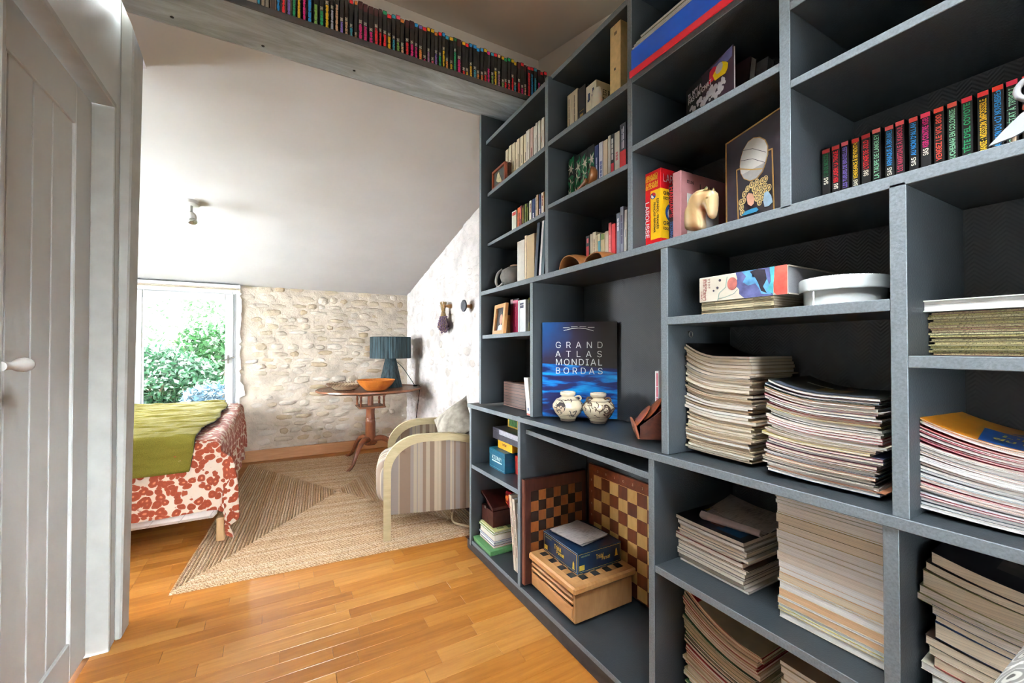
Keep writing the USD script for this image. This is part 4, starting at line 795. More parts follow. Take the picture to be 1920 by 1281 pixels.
CNAME = {'bk': 'black', 'wh': 'off-white', 'wh2': 'white', 'w': 'white', 'c1': 'cream', 'c2': 'beige', 'p': 'pale pink', 't': 'tan', 'wg': 'grey-white', 'or': 'orange', 'dr': 'dark red', 'dy': 'dark olive', 'gy': 'yellow-green', 'lg': 'light green', 'nv': 'navy blue', 'tn': 'brown',
         'bl': 'cream', 'wb': 'bluish white', 'cp': 'cream and pink', 'gr': 'dark grey', 'sr': 'slate and red', 'rk': 'black and red', 'bt': 'buff', 'tq': 'turquoise', 'fo': 'yellow floral', 'cg': 'pale buff', 'cr': 'coral red', 'rd': 'bright red', 'gb': 'grey-blue', 'gl': 'grey-lilac', 'sg': 'dull grey', 'mg': 'magenta', 'wl': 'white lined', 'yb': 'black and yellow'}
def cvm(rgb, rough=.45): return plain(rgb, rough, .04, 30.0)
def standing(xs, y0, y1, z0, h, depth, cov, label, group=None, pages=None, dy=0.0, name='book', cat='book', deco=None, g=.0006):
    """book upright, spine towards -x at xs, between y0 and y1; dy leans its top along y"""
    y0, y1 = y0 + g, y1 - g
    t = thing(name, label, cat, (xs + depth / 2, (y0 + y1) / 2, z0), 0, group)
    th = min(.0016, (y1 - y0) * .18)
    def L(m):
        v, f = VF(m); v = v.copy(); v[:, 1] += dy * (v[:, 2] - z0) / h; return v, f
    obj('cover', L(join(bx(xs, xs + th, y0, y1, z0, z0 + h, .0005), bx(xs + th, xs + depth, y0, y0 + th, z0, z0 + h), bx(xs + th, xs + depth, y1 - th, y1, z0, z0 + h))), cov, t)
    obj('pages', L(bx(xs + th, xs + depth - .002, y0 + th, y1 - th, z0 + .001, z0 + h - .002)), pages or M_page[0], t)
    if deco: deco(t, xs, y0, y1, z0, h, L)
    return t
def spine_bar(c, f0, f1, w0=.2, w1=.8, nm='title', n=1, seed=0):
    """coloured print on the spine between heights f0..f1, n word blocks"""
    def d(t, xs, y0, y1, z0, h, L):
        r = random.Random(seed); W = y1 - y0; cuts = sorted([f0 + (f1 - f0) * (i + r.uniform(-.25, .25)) / n for i in range(1, n)])
        ed = [f0] + cuts + [f1]; gp = .012 if n > 1 else 0
        obj(nm, L(join(*[bx(xs - .0004, xs + .0002, y0 + W * w0, y0 + W * w1, z0 + h * (a + gp / 2), z0 + h * (b - gp / 2)) for a, b in zip(ed[:-1], ed[1:])])), plain(c, .5, .02), t)
    return d
def decos(*ds):
    def d(*a):
        for q in ds: q(*a)
    return d
def vtext(t, s, nm, xs, y0, y1, zb, zt, m, L, flip=False):
    """lettering on a spine facing -x, reading upwards (or downwards), between zb and zt"""
    W = (y1 - y0)
    tm = text(s, W, zt - zb, .0004, bold=True)
    if flip: tm = put(tm, (xs, y1, zt), (0, 0, -1), (0, -1, 0))   # baseline on the far side
    else: tm = put(tm, (xs, y0, zb), (0, 0, 1), (0, 1, 0))
    v, f = tm; v = v.copy(); v[:, 0] = xs - np.abs(v[:, 0] - xs)
    obj(nm, L((v, f)), m, t)
INK = {'dg': (20, 104, 60), 're': (216, 30, 44), 'pu': (126, 104, 190), 'ye': (236, 190, 30), 'pg': (140, 200, 160), 'bl': (34, 140, 208), 'ro': (190, 60, 92), 'ma': (212, 30, 124), 'ro2': (222, 78, 58), 'gr': (24, 150, 92), 'cy': (48, 158, 190), 'or': (226, 138, 62), 'li': (128, 176, 84), 'li2': (196, 196, 214),
       'pe': (222, 176, 140), 'mv': (176, 120, 160), 'pk': (226, 84, 112), 'br': (170, 116, 78), 'dk': (64, 26, 34), 'bk': (200, 190, 170)}
INAME = {'dg': 'dark green', 're': 'red', 'pu': 'purple', 'ye': 'yellow', 'pg': 'pale green', 'bl': 'blue', 'ro': 'rose red', 'ma': 'magenta', 'ro2': 'orange-red', 'gr': 'green', 'cy': 'cyan', 'or': 'orange', 'li': 'lime green', 'li2': 'lilac-white', 'pe': 'peach', 'mv': 'mauve', 'pk': 'pink', 'br': 'brown', 'dk': 'dark maroon', 'bk': 'pale'}
M_black = plain((27, 26, 26), .38, .06, 40.0, key='black_paperback')
M_ivory = plain((236, 230, 212), .5, .02, key='ivory_ink')
# paperbacks on the board overhead: spines face the camera side (-y)
for k, (x0, x1, band, ink, start, sas) in enumerate(ROW_O):
    y0, zb = 1.858 + .003 * math.sin(k * 2.3), 2.4385
    h = .1745 + .004 * math.sin(k * 1.7) - (.006 if ink == 'br' and band == 0 else 0); x0 += .0005; x1 -= .0009
    end = len(ROW_O) - 1 - k
    full = start >= .7
    lab = (f"black paperback with {INAME[ink]} spine lettering on the overhead board, {nth(end)} from its bookcase end" if start else f"plain grey-brown paperback on the overhead board, {nth(end)} from its bookcase end")
    t = thing('paperback', lab, 'book', ((x0 + x1) / 2, y0 + .055, zb), 0, 'black paperbacks on the overhead board')
    cm = M_black if start else cvm((72, 64, 58))
    obj('cover', join(bx(x0, x1, y0, y0 + .0016, zb, zb + h, .0005), bx(x0, x0 + .0016, y0 + .0016, y0 + .108, zb, zb + h), bx(x1 - .0016, x1, y0 + .0016, y0 + .108, zb, zb + h)), cm, t)
    obj('pages', bx(x0 + .0016, x1 - .0016, y0 + .0016, y0 + .106, zb + .001, zb + h - .002), M_page[2], t)
    if not start: continue
    W = x1 - x0
    if band: obj('number_band', bx(x0 + .001, x1 - .001, y0 - .0004, y0 + .0003, zb + h * (.90 if band != 'dk' else .80), zb + h * .985), plain(INK[band], .5, .03), t)
    zt = zb + h * min(start, .86); r = random.Random(k)
    if sas:
        sz = W * .62
        obj('series_name', put(text('SAS', W * .5, sz * 1.5, .0005, True), (x0 + W * .25, y0 - .0001, zt - sz * 1.5), (0, 0, 1), (1, 0, 0)) if 0 else put(text('SAS', W * .58, h * .085, .0005, True), (x0 + W * .2, y0, zt), (0, 0, -1), (1, 0, 0)), M_ivory, t)
        zt -= h * .10
    zl = zb + h * r.choice([.03, .05, .06, .10]); n = r.choice([2, 3, 3, 4]); cuts = [zl + (zt - zl) * (i + r.uniform(-.2, .2)) / n for i in range(1, n)]; ed = [zl] + cuts + [zt]
    bars = []
    for a, b in zip(ed[:-1], ed[1:]):
        m = max(2, int((b - a) / .0042))          # letters of a word
        for j in range(m):
            za = a + .0012 + (b - a - .0012) * j / m; zc = za + (b - a - .0012) / m * .84
            q = r.choice([0, 0, .12, .2]); bars.append(bx(x0 + W * (.20 + q * r.random()), x1 - W * (.20 + q * r.random()), y0 - .0004, y0 + .0002, za, zc))
    obj('title', join(*bars), plain(INK[ink], .5, .03), t)
# the same paperbacks on the right-hand shelf, near enough to read
zs = 1.4605; xs = 1.078
bandc = [(170, 40, 44), (170, 40, 44), (214, 90, 100), (196, 44, 40), (170, 36, 44), (238, 110, 106), (236, 92, 90), (238, 90, 96), (240, 84, 80), (240, 60, 96), (240, 76, 60), (246, 96, 80), (232, 54, 74), (242, 56, 60), (240, 60, 44), (232, 44, 84), (240, 50, 50)]
for k, (y0, y1, zt, t0, t1, s0, s1, title, ink) in enumerate(ROW_D):
    h = zt - zs
    def deco(t, xs_, a, b, z0, h_, L, k=k, t0=t0, t1=t1, s0=s0, s1=s1, title=title, ink=ink, zt=zt):
        W = b - a
        obj('number_band', bx(xs_ - .0003, xs_ + .0003, a + .0004, b - .0004, zt - .0105, zt - .0022), plain(bandc[k], .5, .03), t)
        obj('number', put(text(str(71 + k * 4), .0032, None, .0003, True), (xs_ - .0003, b - W * .35, zt - .0078), (0, -1, 0), (0, 0, 1)), M_black, t) if 0 else None
        vtext(t, title, 'title', xs_ - .0001, a + W * .22, b - W * .22, t1, t0, plain(INK[ink], .45, .02), L)
        if s0: vtext(t, 'SAS', 'series_name', xs_ - .0001, a + W * .24, b - W * .24, s1, s0, M_ivory, L)
    standing(xs, y0, y1, zs, h, .105, M_black, f"black paperback with {INAME[ink]} title on the right-hand shelf, {nth(k)} from the upright", 'black paperbacks on the right-hand shelf', M_page[2], 0, 'paperback', 'book', deco)
for k, (ya, yb) in enumerate(((.4516, .4564), (.3921, .3976), (.3531, .3586))): pass
def rowof(rows, xs, z0, depth, where, group, decomap={}, pages=None, slack=.018, tilt=None):
    for k, (y0, y1, h, kd) in enumerate(rows):
        lab = f"{CNAME.get(kd, 'dark flowered')} {where}, {nth(k)} from the left"
        standing(xs + (.004 * math.sin(k * 2.1)), y0, y1, z0, h, depth, cvm(CV[kd]), lab, group, pages or M_page[k % 3], 0, 'book', 'book', decomap.get(kd))
ink1 = spine_bar((70, 56, 50), .25, .62, .35, .6, 'title', 3)
rowof(ROW_A2, 1.030, 1.9845, .12, 'paperback in the pale row on the top left shelf', 'pale paperbacks on the top left shelf', {'c1': spine_bar((90, 70, 56), .30, .52, .40, .55), 'c2': spine_bar((60, 50, 44), .25, .6, .42, .56), 'p': spine_bar((120, 50, 50), .2, .5, .4, .6), 'w': spine_bar((170, 150, 150), .2, .7, .42, .55), 't': spine_bar((150, 64, 40), .45, .6, .3, .7)})
rowof(ROW_A3, 1.040, 1.7105, .105, 'small paperback on the left shelf under the pale row', 'mixed small paperbacks on the left shelf', {'wg': spine_bar((190, 60, 50), .82, .95, .1, .9), 'or': spine_bar((40, 26, 20), .2, .8, .35, .6, n=3), 'bk': spine_bar((190, 200, 60), .25, .85, .4, .6, n=2), 'dy': spine_bar((210, 190, 60), .3, .9, .3, .6), 'nv': spine_bar((220, 220, 230), .2, .5, .3, .7, n=4), 'wh': spine_bar((120, 40, 40), .55, .9, .3, .7, n=3), 'lg': spine_bar((30, 50, 30), .2, .8, .4, .6, n=3), 'gy': spine_bar((30, 40, 20), .2, .7, .4, .6, n=3), 'dr': spine_bar((200, 90, 80), .5, .9, .3, .7), 'tn': spine_bar((240, 230, 210), .3, .8, .4, .6)})
def cover_bl(t, xs, y0, y1, z0, h, L):
    W = y1 - y0
    obj('spine_print', L(join(*[bx(xs - .0004, xs + .0002, y0 + W * a, y0 + W * b, z0 + h * c, z0 + h * d) for a, b, c, d in ((.60, .78, .62, .80), (.66, .84, .60, .66), (.22, .36, .66, .86), (.28, .44, .64, .72))])), plain((28, 44, 84), .5), t)
    m = put(text('LES ROIS', .020, .075), (xs + .022, y0 - .0002, z0 + h * .70), (1, 0, 0), (0, 0, 1)); m2 = put(text('HISTOIRE', .020, .10), (xs + .014, y0 - .0002, z0 + h * .50), (1, 0, 0), (0, 0, 1))
    obj('cover_title', L(join(m, m2)), plain((50, 40, 36), .5), t)
for k, (y0, y1, h, kd) in enumerate(ROW_B1):
    lab = {'c1': 'cream paperback at the left end of the row under the sloping top shelf', 'c2': 'beige book with a ragged top, beside the black bound book', 'bk': 'black bound book with small gilt emblem on its spine', 'bl': 'thick cream book with blue motifs, standing behind the white shell'}[kd]
    dk = {'bk': decos(spine_bar((150, 124, 60), .34, .40, .3, .7, 'gilt_emblem'), spine_bar((150, 124, 60), .46, .475, .2, .8, 'gilt_line')), 'bl': cover_bl, 'c1': spine_bar((70, 60, 50), .3, .9, .4, .55, n=4), 'c2': spine_bar((90, 80, 66), .3, .9, .4, .5, n=4)}[kd]
    standing(1.03, y0, y1, 1.9875, h, .15 if kd == 'bl' else .13, cvm(CV[kd]), lab, None, M_page[0], 0, 'book', 'book', dk)
standing(1.0, 1.046, 1.098, 1.9875, .262, .14, plain((226, 198, 140), .6, .06), 'tall cream card-bound book leaning against the upright on the second column', None, M_page[0], -.002, 'book', 'book', decos(spine_bar((120, 96, 60), .86, .90, .35, .6), spine_bar((60, 50, 40), .40, .43, .45, .6, 'mark')))
sh = lathe([(.0001, 0), (.018, .006), (.026, .03), (.026, .062), (.018, .09), (.0001, .098)], 20, (1.0, 1.165, 1.9875), .55, 1.0)
v, f = sh; v = v + (meshkit.fbm(v * 30, 3, 4)[:, None] - .5) * .012
solo('seashell', (v, f), mat('shell_white', {'p': ('principled_bsdf', {'base_color': lin((236, 224, 204)), 'roughness': .3, 'subsurface_weight': .3, 'subsurface_scale': .02})}, []), 'translucent white shell standing in front of the thick cream book', 'shell', smooth=True)
def flower(col2):
    def d(t, xs, y0, y1, z0, h, L):
        r = random.Random(int(y0 * 1e5)); W = y1 - y0; gp, wp = [], []
        for q in range(3): 
            zc = z0 + h * (.28 + .24 * q) + r.uniform(-.01, .01); yc = y0 + W * r.uniform(.3, .7)
            for j in range(6):
                a = j * PI / 3 + r.uniform(-.2, .2); s = W * .55
                P = [(yc + s * .25 * math.cos(a + .9), zc + s * .25 * math.sin(a + .9)), (yc + s * math.cos(a), zc + s * 1.25 * math.sin(a)), (yc + s * .25 * math.cos(a - .9), zc + s * .25 * math.sin(a - .9)), (yc, zc)]
                P = [(min(max(a_, y0), y1), b_) for a_, b_ in P]
                pg_ = Polygon(P).buffer(0)
                if pg_.area > 1e-7 and pg_.geom_type == 'Polygon': (wp if q != 1 or j % 2 else gp).append(prism(pg_, 0, .0004, (xs, 0, 0), (0, 1, 0), (0, 0, 1)))
            for j in range(4):
                a = r.uniform(0, 6.28); s = W * .8; zc2 = zc + r.uniform(-.03, .03); yc2 = y0 + W * r.random()
                P = [(min(max(yc2 + s * c_ * math.cos(a) - s * e_ * math.sin(a), y0), y1), zc2 + s * c_ * math.sin(a) + s * e_ * math.cos(a)) for c_, e_ in ((-.8, 0), (0, .3), (.8, 0), (0, -.3))]
                pg_ = Polygon(P).buffer(0)
                if pg_.area > 1e-7 and pg_.geom_type == 'Polygon': gp.append(prism(pg_, 0, .0002, (xs, 0, 0), (0, 1, 0), (0, 0, 1)))
        fx = lambda m: (VF(m)[0] * V(1, 1, 1) - V(0, 0, 0), VF(m)[1])
        for nm, ms, m_ in (('printed_leaves', gp, plain((28, 120, 76), .4, .15)), ('printed_flowers', wp, plain((224, 216, 200), .4, .05))):
            v, f = join(*ms); v = v.copy(); v[:, 0] = xs - np.abs(v[:, 0] - xs); obj(nm, L((v, f)), m_, t)
    return d
for k, (y0, y1, h, kd) in enumerate(ROW_B2):
    dk = {'nv': spine_bar((190, 196, 224), .1, .75, .35, .6, n=5), 'wb': spine_bar((110, 116, 170), .12, .62, .25, .7, n=6), 'cp': spine_bar((228, 84, 128), .02, .24, 0, 1, 'pink_band'), 'gr': decos(spine_bar((226, 64, 84), .04, .44, .1, .9, 'red_panel'), spine_bar((226, 222, 220), .5, .92, .25, .75, n=4)), 'wh2': spine_bar((220, 130, 136), .45, .62, .3, .7, n=3), 'sr': decos(spine_bar((222, 52, 60), .02, .53, 0, 1, 'red_panel'), spine_bar((210, 212, 224), .56, .95, .3, .45, n=3), spine_bar((210, 212, 224), .56, .92, .52, .66, 'subtitle', n=3))}.get(kd, flower(0) if kd.startswith('fl') else None)
    nm_ = f"dark volume with white flowers and green leaves on its spine, {nth(k)} of four" if kd.startswith('fl') else f"{CNAME[kd]} paperback in the row right of the flowered volumes"
    standing(1.05, y0, y1, 1.7275, h, .12, cvm(CV[kd], .35), nm_, None, M_page[1], 0, 'book', 'book', dk)
M_ladle = wood('carved_brown_wood', (120, 74, 38), (168, 110, 62), (6, 6, 6), .35, 3.0, coat=.2)
ld = thing('wooden_ladle', 'long carved brown wooden ladle lying in front of the flowered volumes', 'ladle', (1.0, 1.25, 1.7275))
obj('handle', tube(spline([(1.0, 1.385, 1.733), (.998, 1.33, 1.737), (.996, 1.27, 1.745), (.995, 1.215, 1.765)], 20), [.005] * 10 + list(np.linspace(.005, .009, len(spline([(1.0, 1.385, 1.733), (.998, 1.33, 1.737), (.996, 1.27, 1.745), (.995, 1.215, 1.765)], 20)) - 10)), 8), M_ladle, ld, True)
obj('bowl', along(lathe([(.0001, 0), (.022, .004), (.034, .016), (.036, .030), (.033, .030), (.029, .016), (.016, .007), (.0001, .006)], 24), (1.01, 1.175, 1.762), (-.75, .45, .15)), M_ladle, ld, True)
for k, (y0, y1, h, kd) in enumerate(ROW_BM):
    dk = {'rk': decos(spine_bar((190, 34, 40), .35, .68, .2, .85, 'red_panel'), spine_bar((224, 90, 96), .78, .92, .3, .75, 'emblem'), spine_bar((210, 200, 180), .05, .17, .25, .7, n=2)), 'tq': spine_bar((226, 212, 170), .78, 1, 0, 1, 'band'), 'fo': spine_bar((110, 130, 60), .8, .98, .1, .9, 'foliage_print'), 'gb': spine_bar((230, 232, 240), .62, .9, .25, .75, n=3), 'gl': spine_bar((90, 84, 120), .3, .85, .3, .7, n=4), 'c1': spine_bar((120, 84, 50), .2, .8, .4, .6, n=5), 'rd': spine_bar((250, 200, 190), .02, .14, .2, .8), 'cr': spine_bar((250, 210, 200), .25, .7, .4, .55, n=4), 'w': spine_bar((190, 190, 196), .45, .6, .3, .6)}.get(kd)
    standing(1.06, y0, y1, 1.4555, h, .11, cvm(CV[kd]), f"{CNAME[kd]} book in the row behind the carved wooden pieces, {nth(k)} from the left", 'books on the long shelf, second column', M_page[2], (-.006 if kd == 'w' else 0), 'book', 'book', dk)
# two carved curved pieces lying at the front of the long shelf
def shellpiece(cy, w, hgt, tilt, seed):
    P = []
    for i in range(15):
        a = PI * i / 14
        for j in range(7):
            u = (j / 6 - .5)
            P.append((.99 + .10 * (j / 6), cy + w / 2 * math.cos(a) * (1 - .25 * abs(u)), 1.4545 + hgt * math.sin(a) * (1 - .5 * u * u) + tilt * math.cos(a) * .5 * hgt * math.sin(a)))
    return grid(np.array(P).reshape(15, 7, 3)[::-1], .0055)
solo('wooden_dish', shellpiece(1.318, .142, .052, .5, 1), M_ladle, 'dark-hollowed carved wooden dish standing on its side, left of the other', 'dish', smooth=True)
solo('wooden_dish', shellpiece(1.178, .110, .032, -.4, 2), M_ladle, 'low curved carved wooden dish lying in front of the buff books', 'dish', smooth=True)

# ---------------------------------------------------------------- left column odds and ends
def plane_kit(p0, p1, lean=0.0):
    """upright face through ground points p0 -> p1 (left to right as seen): returns place(a, z, d) and ex"""
    p0, p1 = V(*p0), V(*p1); ex = (p1 - p0) / np.linalg.norm(p1 - p0); n = V(ex[1], -ex[0])
    n = V(-abs(n[0]), n[1] if n[0] < 0 else -n[1]) if n[0] > 0 else n
    return p0, ex, n
def on_face(poly, kit, t0, t1, z0=0.0, lean=0.0):
    """polygon in (along, z) raised t0..t1 out of the face"""
    p0, ex, n = kit
    m = prism(poly, 0, 1)
    v, f = m; a, z, t = v[:, 0], v[:, 1], t0 + (t1 - t0) * v[:, 2]
    P = np.stack([p0[0] + a * ex[0] + t * n[0], p0[1] + a * ex[1] + t * n[1], z], 1)
    if lean: P[:, 0] += lean * (z - z0)
    e = V(ex[0], ex[1], 0)
    if np.dot(np.cross(e, (0, 0, 1)), V(n[0], n[1], 0)) < 0: f = f[:, ::-1]
    return P, f
def blob(pts, r=.0): 
    p = Polygon(pts).buffer(0); return p.buffer(r).buffer(-r) if r else p
def disc(c, r, ry=None, n=14): return Polygon([(c[0] + r * math.cos(2 * PI * k / n), c[1] + (ry or r) * math.sin(2 * PI * k / n)) for k in range(n)])
def strip(pts, w): 
    from shapely.geometry import LineString
    return LineString(pts).buffer(w / 2, cap_style=2)
M_frame_red = plain((132, 62, 40), .4, .1, 20, key='red_brown_frame')
kit = plane_kit((1.012, 2.008), (1.005, 1.845))
bf = thing('picture_frame', 'small red-brown framed picture of a pale bird at the left of the pale paperbacks', 'picture frame', (1.01, 1.925, 1.9805))
z0 = 1.9815
obj('frame', on_face(sbox(0, z0, .16, z0 + .098).difference(sbox(.010, z0 + .010, .150, z0 + .088)), kit, 0, .016), M_frame_red, bf)
obj('side', bx(1.012, 1.06, 1.8485, 1.858, z0, z0 + .098), plain((70, 40, 30), .6, key='dark_frame_back'), bf)
obj('picture', on_face(sbox(.008, z0 + .008, .152, z0 + .09), kit, 0, .006), plain((62, 66, 62), .5, .2, 30, key='dusky_print'), bf)
obj('bird', on_face(blob([(.04, z0 + .04), (.055, z0 + .072), (.075, z0 + .078), (.082, z0 + .06), (.10, z0 + .03), (.11, z0 + .012), (.085, z0 + .02), (.062, z0 + .026)], .004), kit, .006, .008), plain((206, 192, 150), .5, .15, 60, key='pale_bird'), bf)
ow = thing('stone_pot', 'round grey stone pot with two lug handles at the left of the long shelf', 'pot', (1.07, 1.885, 1.448))
M_gstone = plain((104, 100, 94), .75, .2, 25, .3, key='grey_stone')
v, f = lathe([(.0001, 0), (.05, .002), (.078, .03), (.088, .06), (.078, .092), (.05, .108), (.032, .112), (.032, .118), (.024, .118), (.022, .10), (.0001, .09)], 36, (1.075, 1.875, 1.448))
obj('body', (v, f), M_gstone, ow, True)
obj('lug', tube(spline([(1.03, 1.955, 1.452), (1.00, 1.962, 1.48), (1.01, 1.966, 1.53), (1.03, 1.95, 1.555)], 18), .007, 8), plain((150, 148, 142), .6, .15, 30, key='pale_stone'), ow, True)
obj('lug', tube(spline([(.99, 1.93, 1.46), (.985, 1.90, 1.455), (.99, 1.865, 1.47)], 14), .006, 8), _mats['pale_stone'], ow, True)
obj('neck_ring', lathe([(.030, .110), (.036, .112), (.036, .118), (.030, .120)], 24, (1.075, 1.875, 1.448)), plain((150, 120, 92), .6, key='tan_rim'), ow, 40)
standing(1.0, 1.674, 1.742, 1.4515, .198, .16, plain((216, 210, 200), .8, .03), 'thick book shelved fore-edge out, white pages facing, beside the stone pot', None, M_page[3])
standing(1.0, 1.655, 1.673, 1.4518, .212, .16, plain((228, 208, 176), .8, .03), 'slim cream book between the white fore-edge and the thick deckled one', None, M_page[0])
standing(1.0, 1.588, 1.654, 1.452, .206, .16, mat('deckled_pages', {'tc': ('texture_coordinate', {}), 'w': ('wave_texture', {'scale': 70.0, 'distortion': 1.0, 'bands_direction': 'y'}), 'r': ('rgb_ramp', {'ramp': [(0, lin((168, 140, 104))), (1, lin((220, 200, 164)))]}), 'p': ('principled_bsdf', {'roughness': .9})}, [('tc.object', 'w.vector'), ('w.color', 'r.fac'), ('r.color', 'p.base_color')]), 'thick book with ridged tan fore-edge facing out, left of the leaning binders', None, M_page[2])
standing(.995, 1.562, 1.585, 1.4525, .255, .20, cvm((22, 40, 58)), 'tall dark navy binder leaning between the tan pages and the teal folder', None, M_page[3], -.030)
standing(.995, 1.505, 1.545, 1.453, .252, .20, cvm((28, 62, 72)), 'tall teal folder with white filling, leaning against the upright', None, M_page[3], -.030, deco=decos(spine_bar((206, 198, 200), 0.0, 1.0, .62, 1.0, 'white_filling')))
# photo frame and books left of the big atlas
kit = plane_kit((1.008, 1.992), (.985, 1.825))
pf = thing('photo_frame', 'honey wood photo frame with a portrait of a dark-haired person, leaning by the books', 'photo frame', (1.0, 1.905, 1.213))
z0 = 1.2125; M_honey = wood('honey_wood', (190, 132, 76), (216, 164, 104), (6, 6, 6), .4, 3.0)
FW_, FH = .165, .155
obj('frame', on_face(sbox(0, z0, FW_, z0 + FH).difference(sbox(.026, z0 + .02, FW_ - .026, z0 + FH - .02)), kit, 0, .016, z0, .10), M_honey, pf)
obj('stand', bx(1.035, 1.05, 1.9, 1.915, z0, z0 + .1), M_honey, pf)
obj('photo', on_face(sbox(.022, z0 + .016, FW_ - .022, z0 + FH - .016), kit, 0, .006, z0, .10), plain((30, 30, 34), .3, .3, 40, key='dark_photo'), pf)
cx_ = FW_ * .56
for nm, poly, colr, a, b in (('portrait_shirt', blob([(cx_ - .045, z0 + .020), (cx_ - .03, z0 + .045), (cx_, z0 + .050), (cx_ + .032, z0 + .044), (cx_ + .044, z0 + .020)]), (168, 178, 186), .006, .0068), ('portrait_hair', disc((cx_, z0 + .088), .026, .030), (24, 18, 16), .006, .0072), ('portrait_face', disc((cx_ + .002, z0 + .076), .020, .027), (184, 132, 104), .0072, .0078)):
    obj(nm, on_face(poly, kit, a, b, z0, .10), plain(colr, .4, .06), pf)
for k, (y0, y1, h, kd) in enumerate(ROW_E):
    dk = {'wl': decos(spine_bar((60, 64, 90), .75, .92, .25, .7, n=2), spine_bar((188, 188, 190), .05, 1, .72, .95, 'grey_fore_edge')), 'yb': decos(spine_bar((216, 200, 40), 0.02, .30, 0, 1, 'yellow_band'), spine_bar((216, 200, 40), .85, 1, 0, 1, 'yellow_top'), spine_bar((220, 220, 210), .36, .8, .35, .65, n=4)), 'mg': spine_bar((220, 120, 150), .2, .8, .42, .55, n=3)}.get(kd)
    standing(1.03 + (.05 if kd == 'sg' else 0), y0, y1 - (.03 if kd == 'yb' else 0), 1.2145, h, .13, cvm(CV[kd]), f"{CNAME[kd]} book beside the portrait photo frame, {nth(k)} from the left", None, M_page[1], 0, 'book', 'book', dk)
# basket and leaning booklet on the counter
bs = thing('basket', 'brown woven rectangular basket on the counter under the portrait shelf', 'basket', (1.13, 1.88, .838))
M_wick = mat('brown_wicker', {'tc': ('texture_coordinate', {}), 'b1': ('brick_texture', {'scale': 26.0, 'color1': lin((74, 48, 40)), 'color2': lin((104, 70, 56)), 'mortar': lin((30, 18, 16)), 'mortar_size': .03, 'brick_width': .4, 'row_height': .16}), 'mp': ('mapping', {'rotation': (PI / 2, 0, PI / 2)}), 'b': ('bump', {'strength': .8, 'distance': .004}), 'p': ('principled_bsdf', {'roughness': .6})},
             [('tc.object', 'mp.vector'), ('mp.vector', 'b1.vector'), ('b1.color', 'p.base_color'), ('b1.color', 'b.height'), ('b.normal', 'p.normal')])
zc = .8375
for a, b in (((1.06, 1.075, 1.765, 1.995), 'front'), ((1.215, 1.228, 1.765, 1.995), 'back'), ((1.075, 1.215, 1.765, 1.778), 'near'), ((1.075, 1.215, 1.982, 1.995), 'far')):
    obj('woven_side', bx(*a, zc + .002, zc + .128 + (.018 if b == 'back' else 0), .004), M_wick, bs)
obj('woven_base', bx(1.06, 1.228, 1.765, 1.995, zc, zc + .008), M_wick, bs)
obj('lining', bx(1.076, 1.214, 1.779, 1.981, zc + .009, zc + .12), plain((150, 84, 48), .8, .1, key='rust_lining'), bs)
standing(.975, 1.578, 1.612, .8445, .165, .17, plain((226, 220, 216), .5, .02), 'white booklet leaning against the upright left of the atlas', None, M_page[3], -.028 + .055, deco=decos(spine_bar((206, 110, 100), 0, .05, 0, 1, 'red_foot'), spine_bar((120, 124, 150), .12, .2, .3, .7, 'mark')))

# ---------------------------------------------------------------- atlas, jars, letter rack
kit = plane_kit((1.003, 1.529), (1.233, 1.311)); z0, z1 = .8490, ATL['tl'][1] - .002
at = thing('atlas', 'large upright atlas with black and blue cover behind the two painted jars', 'book', (1.12, 1.42, z0))
Wd = .315
exA = kit[1]; zA = lambda a: z0 + .004 + .012 * a / Wd
obj('pages', on_face(sbox(.004, z0 + .006, Wd - .004, z1 - .004), kit, -.018, -.003), M_page[3], at)
M_atl = mat('atlas_cover_print', {'tc': ('texture_coordinate', {}), 's': ('separate_xyz', {}), 'mp': ('mapping', {'scale': (2.0, 2.0, 14.0)}), 'n': ('noise_texture', {'scale': 2.2, 'detail': 6.0, 'distortion': .6}),
    'r1': ('rgb_ramp', {'ramp': [(.30, lin((34, 24, 60))), (.46, lin((26, 40, 100))), (.52, lin((12, 100, 180))), (.64, lin((20, 156, 224)))]}), 'p': ('principled_bsdf', {'roughness': .38, 'specular_ior_level': .3})},
    [('tc.object', 'mp.vector'), ('mp.vector', 'n.vector'), ('n.fac', 'r1.fac'), ('r1.color', 'p.base_color')])
M_atk = mat('atlas_night_print', {'tc': ('texture_coordinate', {}), 'g': ('vector_math', {'math_type': 'distance', 'vector2': (-.13, .13, .42)}), 'n': ('noise_texture', {'scale': 9.0, 'detail': 4.0}), 'a': ('math', {'math_type': 'multiply_add', 'value2': .12}),
    'r': ('rgb_ramp', {'ramp': [(.0, lin((24, 96, 160))), (.14, lin((24, 70, 130))), (.24, lin((40, 32, 60))), (.36, lin((34, 28, 26))), (1, lin((32, 27, 25)))]}), 'p': ('principled_bsdf', {'roughness': .38, 'specular_ior_level': .3})},
    [('tc.object', 'g.vector1'), ('tc.object', 'n.vector'), ('n.fac', 'a.value1'), ('g.value', 'a.value3'), ('a.value', 'r.fac'), ('r.color', 'p.base_color')])
hor = ATL['hor']
obj('cover_sea', on_face(blob([(0, z0)] + [(0, hor[0][1])] + hor[1:3] + [(Wd, hor[3][1]), (Wd, z0)]), kit, -.003, 0), M_atl, at)
obj('cover_night', on_face(blob([(0, z1)] + [(0, hor[0][1])] + hor[1:3] + [(Wd, hor[3][1]), (Wd, z1)]), kit, -.003, 0), M_atk, at)
obj('back_cover', on_face(sbox(0, z0, Wd, z1), kit, -.020, -.018), M_atk, at)
obj('spine', on_face(sbox(0, z0, .003, z1), kit, -.018, -.003), M_atk, at)
M_silver = plain((206, 208, 206), .35, .03, key='silver_lettering')
